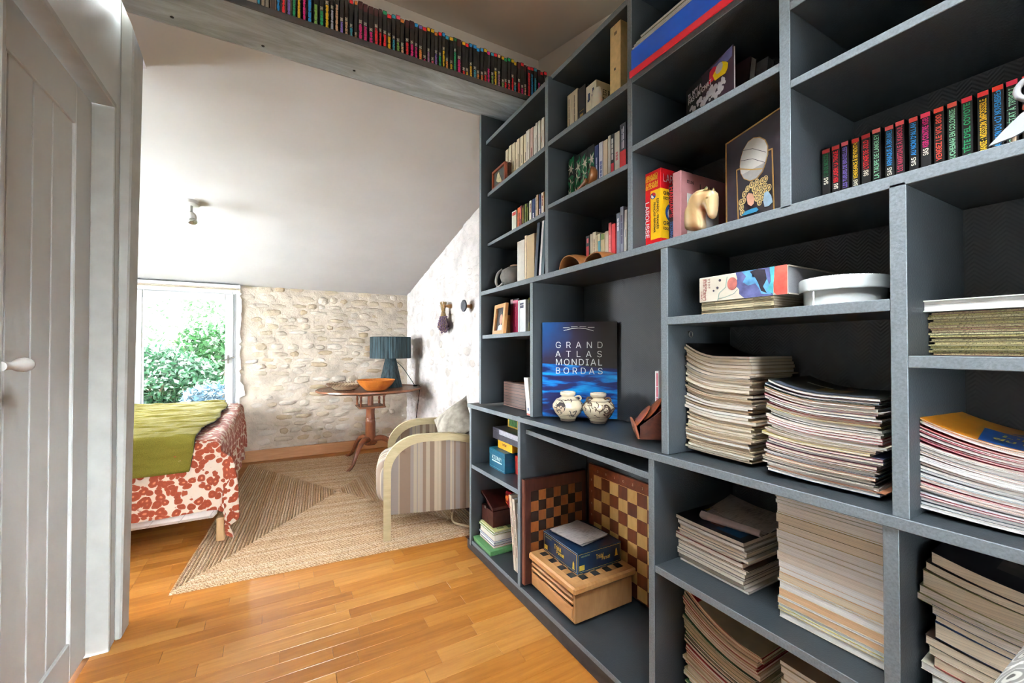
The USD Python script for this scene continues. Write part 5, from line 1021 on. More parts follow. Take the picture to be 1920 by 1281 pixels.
def face_text(s, a0, a1, zb, h, kit, t=.0005, bold=False, spread=False):
    p0, ex, n = kit; ms = []
    if spread:
        L_ = [c for c in s]; ws = []
        for c in L_: ws.append(meshkit.text_mesh(c, 1.0).bounds[1][0])
        tot = sum(ws) * h; gap = (a1 - a0 - tot) / max(len(L_) - 1, 1); a = a0
        for c, w_ in zip(L_, ws): ms.append((text(c, h, None, t, bold), a)); a += w_ * h + gap
    else: ms.append((text(s, h, a1 - a0, t, bold), a0))
    out = []
    for (v, f), a in ms:
        A, Z, T = v[:, 0] + a, v[:, 1] + zb, v[:, 2]
        P = np.stack([p0[0] + A * ex[0] + T * n[0], p0[1] + A * ex[1] + T * n[1], Z], 1)
        e = V(ex[0], ex[1], 0)
        out.append((P, f if np.dot(np.cross(e, (0, 0, 1)), V(n[0], n[1], 0)) > 0 else f[:, ::-1]))
    return join(*out)
for wd in ('GRAND', 'ATLAS', 'MONDIAL', 'BORDAS'):
    (a0, zb0), (a1, zb1) = ATL[wd]
    obj('lettering', face_text(wd, a0, a1, (zb0 + zb1) / 2 + .0015, .0265, kit, .0006, spread=True), M_silver, at)
obj('arc_line', on_face(strip(ATL['arc'], .003), kit, 0, .0006), M_silver, at)
arc = ATL['arc']
obj('arc_print', join(*[on_face(sbox(arc[2][0] + d - .014, arc[2][1] + .006 - abs(d) * .10, arc[2][0] + d + .014, arc[2][1] + .009 - abs(d) * .10), kit, 0, .0005) for d in (-.052, -.018, .018, .052)]), M_silver, at)
obj('publisher', face_text('BORDAS', Wd * .46, Wd * .66, z0 + .032, .011, kit, .0005), M_silver, at)
def jar(name, label, cx, cy, zb, seed, ears):
    t = thing(name, label, 'jar', (cx, cy, zb))
    prof = [(.0001, .0), (.030, .0), (.032, .008), (.036, .014), (.052, .032), (.063, .054), (.062, .066), (.050, .084), (.032, .094), (.026, .097), (.026, .101), (.031, .104), (.032, .114), (.029, .118), (.022, .118), (.020, .104), (.018, .09), (.0001, .085)]
    M_cer = plain((222, 208, 180), .22, .06, 30.0, coat=.3, key='cream_glaze')
    obj('body', lathe(prof[2:], 44, (cx, cy, zb)), M_cer, t, True)
    obj('foot_ring', lathe(prof[:3], 32, (cx, cy, zb)), plain((92, 78, 66), .8, .1, key='raw_clay'), t, 40)
    r = random.Random(seed); zz = [q[1] for q in prof[3:9]]; rr_ = [q[0] for q in prof[3:9]]
    def at_(th_, z): R = np.interp(z, zz, rr_) + .0006; return (cx + R * math.cos(th_), cy + R * math.sin(th_), zb + z)
    base = math.atan2(-cy, -cx); ms = []
    for k in range(26):
        th0 = base + r.uniform(-1.5, 1.5); z = r.uniform(.026, .084); n = r.randint(5, 9); P = []; a = r.uniform(-.4, .4)
        for j in range(n): th0 += .09 * math.cos(a); z = min(max(z + .0055 * math.sin(a * 1.3), .02), .09); a += r.uniform(-.9, .9); P.append(at_(th0, z))
        ms.append(tube(spline(P, 18), .0014 * r.uniform(.7, 1.3), 5))
    if seed == 1:
        for k in range(16):
            P = [at_(base - .45 + .30 * math.cos(a) * (.4 + .6 * k / 15), .060 + .018 * math.sin(a) * (.4 + .6 * k / 15)) for a in np.linspace(.2, 2.9, 9)]; ms.append(tube(P, .0012, 4))
    else:
        P = [at_(base + .55 + .24 * math.cos(a), .056 + .020 * math.sin(a)) for a in np.linspace(-2.4, 2.2, 18)]; ms += [tube(P, .003, 6), tube([at_(base + .55 + .16 * math.cos(a), .056 + .013 * math.sin(a)) for a in np.linspace(-2.4, 2.2, 14)], .0015, 5)]
    obj('painted_scroll', join(*ms), plain((70, 62, 62) if seed == 1 else (86, 58, 42), .3, .1), t, True)
    obj('bands', join(*[lathe([(R_ + .0004, z_), (R_ + .0012, z_ + .0008), (R_ + .0004, z_ + .0016)], 40, (cx, cy, zb)) for R_, z_ in ((np.interp(.020, zz, rr_), .020), (np.interp(.026, zz, rr_), .026), (np.interp(.086, zz, rr_), .086))]), plain((110, 96, 84), .3), t)
    for q in ears:
        a_ = base + q; d = V(math.cos(a_), math.sin(a_), 0); P = [V(cx, cy, zb) + d * R_ + V(0, 0, h_) for R_, h_ in ((.048, .084), (.056, .092), (.050, .101), (.036, .099), (.030, .094))]
        obj('lug', tube(spline(P, 14), .0042, 7), plain((96, 70, 48), .3) if seed == 2 else M_cer, t, True)
jar('painted_jar', 'small round cream jar painted with a grey shaggy beast, the left of two', 1.045, 1.402, .8475, 1, (1.2,))
jar('painted_jar', 'small round cream jar painted with a brown swirl, the right of two', 1.110, 1.290, .8495, 2, (-.9, 1.0))
lr = thing('letter_rack', 'dark brown wooden sorting rack holding round wooden paddles, by the upright', 'rack', (1.06, .95, .855))
M_rack = wood('dark_rack_wood', (62, 28, 20), (98, 50, 34), (6, 20, 20), .35, 2.5, coat=.2)
zb = .8555
O_, e1, e2 = V(1.008, .972), V(.64, .77), V(.77, -.64)
def rk(a, b, z): q = O_ + e1 * a + e2 * b; return (q[0], q[1], z)
side = [(0, zb), (.155, zb), (.155, zb + .165), (.02, zb + .055), (0, zb + .042)]
for a_ in (0.0, .135):
    q = rk(a_, 0, 0); obj('side_board', prism(side, -.009, 0, (q[0], q[1], 0), (e2[0], e2[1], 0), (0, 0, 1)), M_rack, lr)
obj('base_board', hexa([rk((.009, .135)[k & 1], (.005, .15)[k >> 1 & 1], (zb, zb + .008)[k >> 2 & 1]) for k in range(8)]), M_rack, lr)
obj('back_board', hexa([rk((.009, .135)[k & 1], (.146, .154)[k >> 1 & 1], (zb, zb + .150)[k >> 2 & 1]) for k in range(8)]), M_rack, lr)
obj('front_lip', hexa([rk((0, .140)[k & 1], (-.008, 0)[k >> 1 & 1] - (.012 if k > 3 else 0), (zb, zb + .048)[k >> 2 & 1]) for k in range(8)], .002), wood('lip_wood', (150, 86, 62), (176, 110, 84), (14, 14, 14)), lr)
M_pad = wood('reddish_paddle_wood', (132, 62, 36), (172, 92, 56), (10, 10, 4), .25, 2.5, coat=.3)
for k in range(4):
    c_ = V(*rk(.071, .012 + .036 * k, zb + .060 + .026 * k)); nrm = V(-e2[0] * .80, -e2[1] * .80, .60)
    obj('paddle', along(lathe([(.0001, -.004), (.03, -.004), (.045, -.002), (.047, 0), (.045, .002), (.03, .004), (.0001, .004)], 28), c_, nrm), M_pad, lr, 40)
standing(1.195, 1.063, 1.081, .8565, .205, .045, plain((234, 222, 224), .5, .02), 'slim white and pink booklet standing behind the paddle rack', None, M_page[3], 0, 'booklet', 'booklet', spine_bar((222, 104, 130), .05, .97, .15, .6, n=4))
# ---------------------------------------------------------------- third column
# folder, binder and papers on the top shelf
fo = thing('document_folder', 'red cardboard folder hanging slightly over the shelf edge under the blue binder', 'folder', (1.08, .74, 1.9925))
M_red = plain((206, 34, 52), .4, .04, 20, key='red_card')
obj('folder_base', bx(.948, 1.18, .522, .948, 1.993, 1.997), M_red, fo)
obj('front_flap', bx(.944, .948, .522, .950, 1.977, 1.998, .001), M_red, fo)
bi = thing('ring_binder', 'thick bright blue binder lying on the red folder', 'binder', (1.07, .73, 1.9975))
M_blue = plain((24, 88, 206), .35, .05, 14, key='blue_binder')
obj('cover', join(bx(.950, 1.17, .530, .948, 1.9975, 2.0, .001), bx(.950, 1.17, .530, .948, 2.062, 2.065, .001), bx(.950, .953, .530, .948, 2.0, 2.062, .001)), M_blue, bi)
obj('papers', bx(.956, 1.165, .534, .944, 2.0005, 2.0615), M_page[3], bi)
for k, (z, t_, c_, y1) in enumerate(((2.0655, .009, (226, 226, 232), .948), (2.0750, .008, (214, 216, 224), .944), (2.0835, .006, (150, 156, 110), .938), (2.0900, .004, (60, 66, 84), .932), (2.0945, .010, (206, 208, 214), .925))):
    q = thing('magazine', f"{['white', 'pale grey', 'olive and picture-edged', 'dark blue-grey', 'grey-white top'][k]} magazine lying on the blue binder, {nth(k)} from the bottom", 'magazine', (1.06, .73, z), 0, 'magazines on the blue binder')
    obj('pages', bx(.956 + .003 * k, 1.16, .53, y1, z + .0006, z + t_ - .0008), M_page[3], q)
    obj('cover', join(bx(.955 + .003 * k, 1.161, .529, y1 + .001, z, z + .0006), bx(.955 + .003 * k, 1.161, .529, y1 + .001, z + t_ - .0008, z + t_ - .0002)), plain(c_, .4, .1), q)
# picture album shown face out, two more behind
kit = plane_kit((1.075, .846), (1.01, .655)); z0, z1 = 1.7745, 1.921
al = thing('album', 'dark purple comic-style album standing cover out, white title and yellow patch', 'book', (1.045, .75, z0))
Wd = .203
obj('cover', on_face(sbox(0, z0, Wd, z1), kit, -.002, 0), plain((66, 50, 62), .3, .15, 12, key='album_purple'), al)
obj('pages', on_face(sbox(.002, z0 + .002, Wd - .003, z1 - .002), kit, -.008, -.002), M_page[3], al)
obj('cover_dusk_panel', on_face(blob(ALB['blu']).intersection(sbox(0, z0, Wd, z1)), kit, 0, .0004), plain((104, 110, 164), .3, .1), al)
obj('cover_dark_panel', on_face(sbox(.002, z0 + .002, .075, z1 - .002), kit, 0, .0003), plain((40, 40, 40), .3, .1), al)
obj('cover_red_patch', on_face(blob(ALB['red'], .003), kit, .0004, .0008), plain((206, 34, 60), .3, .05), al)
obj('cover_yellow_patch', on_face(blob(ALB['yel'], .006), kit, .0004, .0009), plain((240, 204, 20), .3, .05), al)
obj('cover_pale_patch', on_face(disc((.150, 1.894), .015, .013), kit, .0009, .0012), plain((216, 214, 224), .4), al)
M_tw = plain((224, 218, 222), .4, .02, key='title_white')
(a, zb_), (a2, _) = ALB['text1'], ALB['text1b']
obj('title', join(face_text("IL N'Y A", .010, .075, 1.889, .013, kit, .0010, True), face_text('PAS UN CHAT', .010, .118, 1.872, .014, kit, .0010, True)), M_tw, al)
obj('splatter', join(*[on_face(disc(p, .0042 + .0022 * ((k * 7) % 3)), kit, .0003, .0011) for k, p in enumerate(ALB['spl'])]), M_tw, al)
for k, (x0, y0, y1, h) in enumerate(((1.085, .668, .86, .160), (1.125, .645, .84, .158))):
    q = thing('album', ['dark plum album standing face out behind the purple one, near edge showing white pages', 'grey-edged album standing behind the plum album on the third column'][k], 'book', (x0 + .012, (y0 + y1) / 2, 1.7745))
    ln = lambda m: (VF(m)[0] + V(.16, 0, 0) * (VF(m)[0][:, 2:3] - 1.7745), VF(m)[1])
    obj('cover', ln(join(bx(x0, x0 + .0025, y0, y1, 1.7745, 1.7745 + h), bx(x0 + .024, x0 + .0265, y0, y1, 1.7745, 1.7745 + h))), plain((58, 40, 48) if k == 0 else (150, 152, 156), .3, .1), q)
    obj('pages', ln(bx(x0 + .0025, x0 + .024, y0 + .001, y1, 1.776, 1.7725 + h)), M_page[3] if k == 0 else plain((140, 140, 142), .7, .1), q)
# dictionaries, pink album, horse, framed picture
M_lr = plain((206, 22, 34), .32, .03, key='dictionary_red'); M_ly = plain((242, 190, 28), .32, .03, key='dictionary_yellow')
dc = thing('dictionary', 'thick red and yellow dictionary, its spine and cover facing out, left of the pink album', 'book', (1.085, .93, 1.4585))
zb, zt, y0, y1, x0, x1 = 1.4585, 1.697, .895, .966, 1.018, 1.165
obj('cover', join(bx(x0, x0 + .003, y0, y1, zb, zt, .001), bx(x0 + .003, x1, y0, y0 + .003, zb, zt), bx(x0 + .003, x1, y1 - .003, y1, zb, zt)), M_lr, dc)
obj('pages', bx(x0 + .003, x1 - .003, y0 + .003, y1 - .003, zb + .002, zt - .003), M_page[1], dc)
W, H = y1 - y0, zt - zb
obj('yellow_panel', join(bx(x0 - .0006, x0, y0, y0 + W * .55, zb + H * .10, zt - H * .26), bx(x0, x1 - .002, y0 - .0006, y0, zb + H * .10, zt - H * .26)), M_ly, dc)
Ld = lambda m: m
vtext(dc, 'LAROUSSE', 'spine_name', x0 - .0002, y0 + W * .64, y0 + W * .86, zb + H * .14, zb + H * .62, M_tw, Ld, True)
M_dk = plain((40, 32, 40), .5, key='dark_print'); M_gold = plain((226, 178, 40), .4, key='gold_print')
obj('spine_title', join(*[put(text(s_, .010, .048, .0005, True), (x0 - .0002, y1 - .012, zt - H * q), (0, -1, 0), (0, 0, 1)) for s_, q in (('GRAND', .085), ('DICTIONNAIRE', .125), ('GRAN', .185), ('DICCIONARIO', .225))]), M_gold, dc)
vtext(dc, 'ESPAÑOL-FRANCÉS', 'spine_line', x0 - .0009, y0 + W * .10, y0 + W * .20, zb + H * .22, zb + H * .62, M_dk, Ld, True); vtext(dc, 'FRANÇAIS-ESPAGNOL', 'spine_line', x0 - .0009, y0 + W * .28, y0 + W * .37, zb + H * .18, zb + H * .58, M_dk, Ld, True)
face = lambda s_, a, b, z, h_, m_, d=.0002, nm='cover_print', bold=True: obj(nm, put(text(s_, h_, b - a, .0005, bold), (x0 + a, y0 - d, zb + z), (1, 0, 0), (0, 0, 1)), m_, dc)
face('LAROUSSE', .010, .135, H * .83, .024, M_tw, .0002, 'cover_name', False); face('GRAND', .010, .075, H * .66, .011, M_dk, .0008); face('DICTIONNAIRE', .010, .085, H * .60, .008, M_dk, .0008); face('GRAN', .010, .06, H * .27, .012, M_dk, .0008); face('DICCIONARIO', .010, .085, H * .21, .008, M_dk, .0008)
def ball(o, ex, ey, r, t):
    for nm, P, c_, d in (('emblem_blue', disc((0, 0), r, r, 24), (26, 76, 156), 0), ('emblem_red', blob([(r * .95 * math.cos(a), r * .95 * math.sin(a)) for a in np.linspace(-.2, 1.9, 10)] + [(-.1 * r, .1 * r)]), (214, 40, 50), .0004), ('emblem_white', blob([(r * .7 * math.cos(a), r * .7 * math.sin(a) - .1 * r) for a in np.linspace(2.4, 5.2, 10)] + [(.1 * r, -.2 * r)]), (236, 232, 236), .0006)):
        m = prism(P, d, d + .0006, o, ex, ey); obj(nm, m, plain(c_, .35), t)
ball((x0 + .050, y0 - .0006, zb + H * .44), (1, 0, 0), (0, 0, 1), .030, dc)
v = V(0, -1, 0); ball((x0 - .0006, y0 + W * .40, zt - H * .33), (0, -1, 0), (0, 0, 1), .010, dc)
standing(1.04, .862, .884, 1.4587, .182, .12, cvm((34, 28, 36)), 'dark dictionary with red and blue spine lettering, squeezed behind the pink album', None, M_page[1], deco=lambda t, xs, a, b, z0, h, L: (vtext(t, "HARRAP'S", 'spine_name', xs - .0002, a + .004, b - .004, z0 + h * .45, z0 + h * .97, plain((206, 40, 60), .4), L, True), vtext(t, 'DICTIONNAIRE', 'spine_line', xs - .0002, a + .005, b - .006, z0 + h * .05, z0 + h * .38, plain((70, 120, 190), .4), L, True)))
pk = thing('album', 'large dusty pink hardback standing behind the horse head', 'book', (1.1, .83, 1.4587)); M_pk = plain((186, 130, 134), .45, .06, 15, key='dusty_pink')
pa, pb = V(1.018, .850), V(1.018, .828)
obj('cover', join(bx(1.018, 1.021, .822, .850, 1.4587, 1.662, .001), bx(1.021, 1.235, .822, .825, 1.4587, 1.662), bx(1.021, 1.235, .847, .850, 1.4587, 1.662)), M_pk, pk)
obj('pages', bx(1.021, 1.232, .825, .847, 1.461, 1.660), M_page[1], pk)
obj('cover_print', join(put(text('Luthe', .024, .085, .0005), (1.10, .8218, 1.612), (1, 0, 0), (0, 0, 1)), put(text('ÉTUDE', .008, .03, .0005), (1.045, .8218, 1.630), (1, 0, 0), (0, 0, 1))), M_dk, pk)
obj('cover_picture', bx(1.045, 1.19, .8213, .822, 1.48, 1.60), plain((206, 206, 202), .5, .1, 40), pk)
# horse: the outline cut through several layers so that cheeks and neck swell
hp = Polygon(HORSE).buffer(0)
lay = []
for q, ins in ((-1, .016), (-.82, .008), (-.5, .002), (0, 0), (.5, .002), (.82, .008), (1, .016)):
    g_ = hp.buffer(-ins); g_ = max(getattr(g_, 'geoms', [g_]), key=lambda s_: s_.area); lay.append((q, g_))
parts_ = [prism(g_, 1.0 + .024 * qa, 1.0 + .024 * qb, (0, 0, 0), (0, 1, 0), (0, 0, 1)) for (qa, ga), (qb, gb) in zip(lay[:-1], lay[1:]) for g_ in [ga if abs(qa) > abs(qb) else gb]]
import manifold3d as m3
def mani(m): 
    v, f = VF(m); t_ = trimesh.Trimesh(v, f, process=True); t_.merge_vertices(); t_.fix_normals(); return m3.Manifold(m3.Mesh(np.array(t_.vertices, np.float32), np.array(t_.faces, np.uint32)))
try:
    u = mani(parts_[0])
    for p_ in parts_[1:]: u = u + mani(p_)
    u = u.refine_to_length(.006); tm = trimesh.Trimesh(*VF(u), process=True); trimesh.smoothing.filter_taubin(tm, .5, -.52, 14); horse_m = (np.array(tm.vertices), np.array(tm.faces))
except Exception: horse_m = join(*parts_)
M_onyx = mat('cream_onyx', {'tc': ('texture_coordinate', {}), 'w': ('wave_texture', {'scale': 9.0, 'distortion': 6.0, 'detail': 3.0, 'bands_direction': 'y'}), 'r': ('rgb_ramp', {'ramp': [(0, lin((164, 134, 92))), (.6, lin((184, 158, 114))), (1, lin((196, 174, 134)))]}), 'p': ('principled_bsdf', {'roughness': .28, 'subsurface_weight': .15, 'subsurface_scale': .01, 'coat_weight': .2})}, [('tc.object', 'w.vector'), ('w.color', 'r.fac'), ('r.color', 'p.base_color')])
hs = thing('horse_bookend', 'polished cream stone horse head bookend facing right before the pink album', 'bookend', (1.0, .75, 1.459))
obj('head', horse_m, M_onyx, hs, True)
for sx in (-1, 1):
    obj('ear', hull([(1.0 + sx * .014 + dx, .716 + dy, 1.562 + dz) for dx, dy, dz in ((-.005, -.006, 0), (.005, -.006, 0), (-.005, .008, 0), (.005, .008, 0), (0, -.002, .012))]), M_onyx, hs, True)
obj('eye', trimesh.creation.icosphere(2, .0035).apply_translation((.9785, .7085, 1.540)), plain((150, 120, 80), .3), hs, True)
# framed dark print (plain generic design of an oval and round dots)
kit = plane_kit((1.085, .727), (1.025, .535)); z0, z1 = 1.459, 1.714; Wd = .200
fp = thing('framed_print', 'dark framed print with thin gold border, pale oval and many small round faces', 'picture', (1.055, .63, z0))
M_gd = plain((206, 164, 96), .35, .08, 40, metallic=.4, key='gold_line')
obj('panel', on_face(sbox(0, z0, Wd, z1), kit, -.008, 0), plain((52, 48, 58), .3, .2, 14, key='night_print'), fp)
obj('border', on_face(sbox(.001, z0 + .001, Wd, z1 - .001).difference(sbox(.0055, z0 + .0055, Wd - .004, z1 - .005)), kit, 0, .0012), M_gd, fp)
eg = blob(PIC['egg'], .01)
obj('oval_rim', on_face(eg.buffer(.002), kit, 0, .0008), M_gd, fp)
obj('oval', on_face(eg, kit, .0008, .0014), plain((214, 210, 204), .5, .05, 30), fp)
obj('oval_band', on_face(eg.intersection(sbox(0, 1.560, .3, 1.602)), kit, .0014, .0018), plain((176, 172, 170), .5, .05), fp)
obj('oval_stripe', join(*[on_face(strip([(.060, 1.640 - d), (.10, 1.628 - d), (.142, 1.600 - d)], .0012).intersection(eg), kit, .0014, .0020) for d in (0, -.026)]), plain((90, 86, 90), .5), fp)
obj('inner_line', join(on_face(strip(PIC['cup'], .003), kit, 0, .0020), on_face(strip([PIC['bl'][0], (PIC['bl'][1][0], z0 + .02)], .0035), kit, 0, .0010), on_face(strip(PIC['br2'][:2] + [(PIC['br2'][2][0], z0 + .02)], .0035), kit, 0, .0010)), M_gd, fp)
obj('dots', join(*[on_face(disc((p[0], p[1]), .0075, .0085), kit, 0, .0012) for p in PIC['crowd']]), plain((228, 202, 140), .5, .08), fp)
obj('dot_rings', join(*[on_face(disc((p[0] + .0015, p[1]), .0048, .0055).difference(disc((p[0] + .0015, p[1]), .0036, .0042)), kit, .0012, .0016) for p in PIC['crowd']]), M_dk, fp)
obj('blue_patch', on_face(blob(PIC['blue'], .003), kit, .0012, .0018), plain((176, 204, 226), .5, .08), fp)
obj('pink_patch', on_face(blob(PIC['face'], .003), kit, .0016, .0022), plain((232, 176, 150), .5, .05), fp)
obj('teal_patch', on_face(blob(PIC['coat'], .003), kit, .0016, .0022), plain((70, 160, 204), .5, .05), fp)

# ---------------------------------------------------------------- fourth column upper: dish, dictionary, thin magazines
for k in range(6):
    z = 1.2340 + .0056 * k; q = thing('magazine', f"thin cream journal under the illustrated dictionary, {nth(k)} from the bottom of six", 'magazine', (1.09, .65, z), 0, 'thin cream journals under the dictionary')
    sh_ = .002 * math.sin(k * 2.2)
    obj('pages', bx(1.005 + sh_, 1.19, .555 + sh_, .741 + sh_, z + .0004, z + .0050), M_page[0], q); obj('cover', join(bx(1.0 + sh_, 1.192, .553 + sh_, .742 + sh_, z, z + .0005), bx(1.0 + sh_, 1.192, .553 + sh_, .742 + sh_, z + .0049, z + .0053), bx(1.0 + sh_, 1.002 + sh_, .553 + sh_, .742 + sh_, z, z + .0053)), plain((204, 188, 152), .7, .06), q)
    obj('spine_print', join(bx(.9996 + sh_, 1.0 + sh_, .70, .738, z + .002, z + .0032), bx(.9996 + sh_, 1.0 + sh_, .558, .60, z + .002, z + .0032)), plain((110, 100, 80), .8), q)
zd = 1.2680
ds = thing('dictionary', 'fat illustrated dictionary lying flat, its spine painted with swirls of blue and coral', 'book', (1.10, .63, zd)); D0, D1, Dz = .520, .745, .066
obj('cover', join(bx(.995, .999, D0, D1, zd, zd + Dz, .001), bx(.999, 1.225, D0 - .001, D1, zd, zd + .003), bx(.999, 1.225, D0 - .001, D1, zd + Dz - .003, zd + Dz)), plain((206, 198, 182), .35, .05, 20, key='dictionary_cream'), ds)
obj('pages', bx(.999, 1.222, D0 + .003, D1 - .003, zd + .003, zd + Dz - .003), plain((150, 152, 158), .9, .04, 300, key='grey_page_block'), ds)
kit = plane_kit((.995, D1), (.995, D0)); L_ = D1 - D0
def dpatch(nm, pts, c_, t): obj(nm, on_face(blob([(a * L_, zd + b * Dz) for a, b in pts], .002).intersection(sbox(0, zd, L_, zd + Dz)), kit, 0, t), plain(c_, .35, .25, 40), ds)
dpatch('painted_violet', [(.46, 1), (.48, .75), (.45, .55), (.50, .35), (.50, .18), (.56, 0), (.86, 0), (.86, 1)], (92, 96, 142), .0004)
dpatch('painted_blue', [(.53, 1), (.58, .8), (.54, .6), (.60, .45), (.68, .5), (.72, .3), (.74, .1), (.84, .05), (.82, .4), (.78, .9), (.70, 1)], (96, 158, 202), .0006)
dpatch('painted_dark', [(.62, .95), (.70, 1), (.78, .95), (.80, .6), (.76, .35), (.80, .1), (.74, .2), (.71, .5), (.68, .7)], (50, 46, 56), .0008)
dpatch('painted_coral', [(.88, 1), (.865, .6), (.87, .1), (.9, 0), (1, 0), (1, 1)], (222, 96, 84), .0008)
dpatch('painted_teal', [(.83, 1), (.84, .5), (.80, .2), (.86, .05), (.87, .5), (.88, 1)], (90, 178, 190), .0009)
obj('painted_planet', on_face(disc((L_ * .42, zd + Dz * .60), .013, .016, 24), kit, 0, .0008), plain((176, 104, 96), .35, .15), ds)
obj('painted_line', join(on_face(strip([(L_ * .24, zd), (L_ * .26, zd + Dz * .3), (L_ * .34, zd + Dz * .5), (L_ * .36, zd + Dz * .9)], .0016), kit, 0, .0005), on_face(strip([(L_ * .25, zd + Dz * .08), (L_ * .34, zd + Dz * .12), (L_ * .44, zd + Dz * .22), (L_ * .48, zd + Dz * .36)], .0012), kit, 0, .0005)), plain((136, 164, 156), .4), ds)
obj('painted_marks', join(*[on_face(disc((L_ * a, zd + Dz * b), r_), kit, 0, .0006) for a, b, r_ in ((.27, .80, .0034), (.19, .42, .0026), (.24, .52, .0030), (.66, .78, .004))]), plain((70, 64, 80), .4), ds)
def rot90text(s_, a, zlo, zhi, h_, m_, nm):   # title across the spine's end, reading upwards when the book lies flat
    v, f = text(s_, h_, zhi - zlo, .0005); P = np.stack([np.full(len(v), .995) - v[:, 2] - .0001, D1 - (a - v[:, 1] + h_), zlo + v[:, 0]], 1); obj(nm, (P, f), m_, ds)
M_dr = plain((132, 36, 40), .4, key='title_dark_red')
rot90text('LAROUSSE', .012, zd + .004, zd + Dz - .004, .0085, M_dr, 'title'); rot90text('LE PETIT', .0040 + .001, zd + .006, zd + .030, .0050, M_dr, 'title'); rot90text('ILLUSTRÉ', .0195, zd + .030, zd + Dz - .006, .0035, M_dr, 'title'); rot90text('2012', .026, zd + .034, zd + Dz - .005, .0065, plain((150, 110, 100), .4), 'title')
M_porc = plain((226, 232, 232), .12, .01, 5, coat=.4, key='white_porcelain')
dsh = thing('casserole_dish', 'white oval porcelain dish with overhanging lid beside the illustrated dictionary', 'dish', (1.085, .448, 1.2345))
DC = (1.085, .450, 1.2345)
obj('dish', lathe([(.0001, 0), (.082, 0), (.088, .004), (.090, .044), (.086, .046), (.0001, .046)], 64, DC, .95, .80), M_porc, dsh, 40)
obj('lid', lathe([(.086, .038), (.0985, .034), (.100, .037), (.100, .058), (.0975, .062), (.090, .064), (.0001, .0645)], 64, DC, .95, .80), M_porc, dsh, 40)
hr = thing('screw_ring', 'small metal screw eye on the inner face of the upright under the dish shelf', 'hook', (1.05, .82, 1.19))
obj('ring', tube([(1.05 + .008 * math.cos(a), .815, 1.186 + .008 * math.sin(a)) for a in np.linspace(0, 2 * PI, 20, endpoint=False)], .0016, 6, True), M_steel, hr, True)
obj('shank', tube([(1.05, .8227, 1.194), (1.05, .815, 1.194)], .002, 6), M_steel, hr)

# ---------------------------------------------------------------- magazine piles
PCOL = [(236, 229, 218), (240, 236, 230), (226, 212, 188), (244, 244, 244), (234, 224, 208), (216, 200, 174), (238, 238, 236), (228, 190, 150)]
M_pp = []
for i, c_ in enumerate(PCOL):
    a = np.array(lin(c_))
    M_pp.append(mat(f'page_edges_{i}', {'tc': ('texture_coordinate', {}), 'mp': ('mapping', {'scale': (3, 3, 900)}), 'n': ('noise_texture', {'scale': 1.0, 'detail': 2.0}), 'r': ('rgb_ramp', {'ramp': [(.3, tuple(a * .72)), (.6, tuple(a)), (1, tuple(np.minimum(a * 1.05, 1)))]}), 'b': ('bump', {'strength': .25, 'distance': .001}), 'p': ('principled_bsdf', {'roughness': .85, 'specular_ior_level': .2})},
                [('tc.object', 'mp.vector'), ('mp.vector', 'n.vector'), ('n.fac', 'r.fac'), ('r.color', 'p.base_color'), ('n.fac', 'b.height'), ('b.normal', 'p.normal')]))
def speck(key, c_):
    a = np.array(lin(c_))
    return mat(key, {'tc': ('texture_coordinate', {}), 'n': ('noise_texture', {'scale': 420.0, 'detail': 3.0, 'roughness': .8}), 'r': ('rgb_ramp', {'ramp': [(.36, lin((60, 56, 40))), (.47, tuple(a)), (.6, tuple(np.minimum(a * 1.25, 1)))]}), 'p': ('principled_bsdf', {'roughness': .9})}, [('tc.object', 'n.vector'), ('n.fac', 'r.fac'), ('r.color', 'p.base_color')])
M_speck = [speck(f'speckled_pages_{i}', c_) for i, c_ in enumerate([(176, 168, 116), (186, 176, 130), (166, 158, 120), (196, 190, 150)])]
def magmesh(c, ex, ey, w, d, z, t, lift, lift_near=0.0, skew=0.0, nu=12, inset=.0008, flat=.55, sag=0.0):
    """bent block; c = far front corner, ex towards the near side (w long), ey to the back (d long); far end curls up by lift(q in 0..1 of depth)"""
    U, D = np.linspace(0, 1, nu), np.linspace(0, 1, 3); P = np.zeros((nu, 3, 3))
    for i, u in enumerate(U):
        for j, q in enumerate(D):
            k = max(0, 1 - u / flat); kn = max(0, (u - .8) / .2)
            p = c + ex * (w * u) + ey * (d * q)
            P[i, j] = (p[0], p[1], z + lift * k * k + lift_near * kn * kn - sag * math.sin(PI * u))
    top = P.copy(); top[..., 2] += t
    nuv = nu * 3; v = np.vstack([P.reshape(-1, 3), top.reshape(-1, 3)]); idx = np.arange(nuv).reshape(nu, 3); f = []
    for i in range(nu - 1):
        for j in range(2):
            a, b, c_, e = idx[i, j], idx[i + 1, j], idx[i + 1, j + 1], idx[i, j + 1]
            f += [(a, e, c_), (a, c_, b), (a + nuv, b + nuv, c_ + nuv), (a + nuv, c_ + nuv, e + nuv)]
    rim = [idx[i, 0] for i in range(nu)] + [idx[-1, 1]] + [idx[i, 2] for i in range(nu - 1, -1, -1)] + [idx[0, 1]]
    for a, b in zip(rim, rim[1:] + rim[:1]): f += [(a, b, b + nuv), (a, b + nuv, a + nuv)]
    f = np.array(f); ce = v.mean(0); 
    m = trimesh.Trimesh(v, f, process=False)
    if m.volume < 0: f = f[:, ::-1]
    return v, f
COVERS = [(40, 44, 40), (70, 60, 50), (190, 180, 160), (150, 40, 50), (60, 90, 120), (200, 190, 170), (90, 110, 80), (180, 120, 90), (220, 214, 204), (120, 50, 70), (50, 60, 90), (206, 190, 120), (210, 206, 200), (216, 200, 180)]
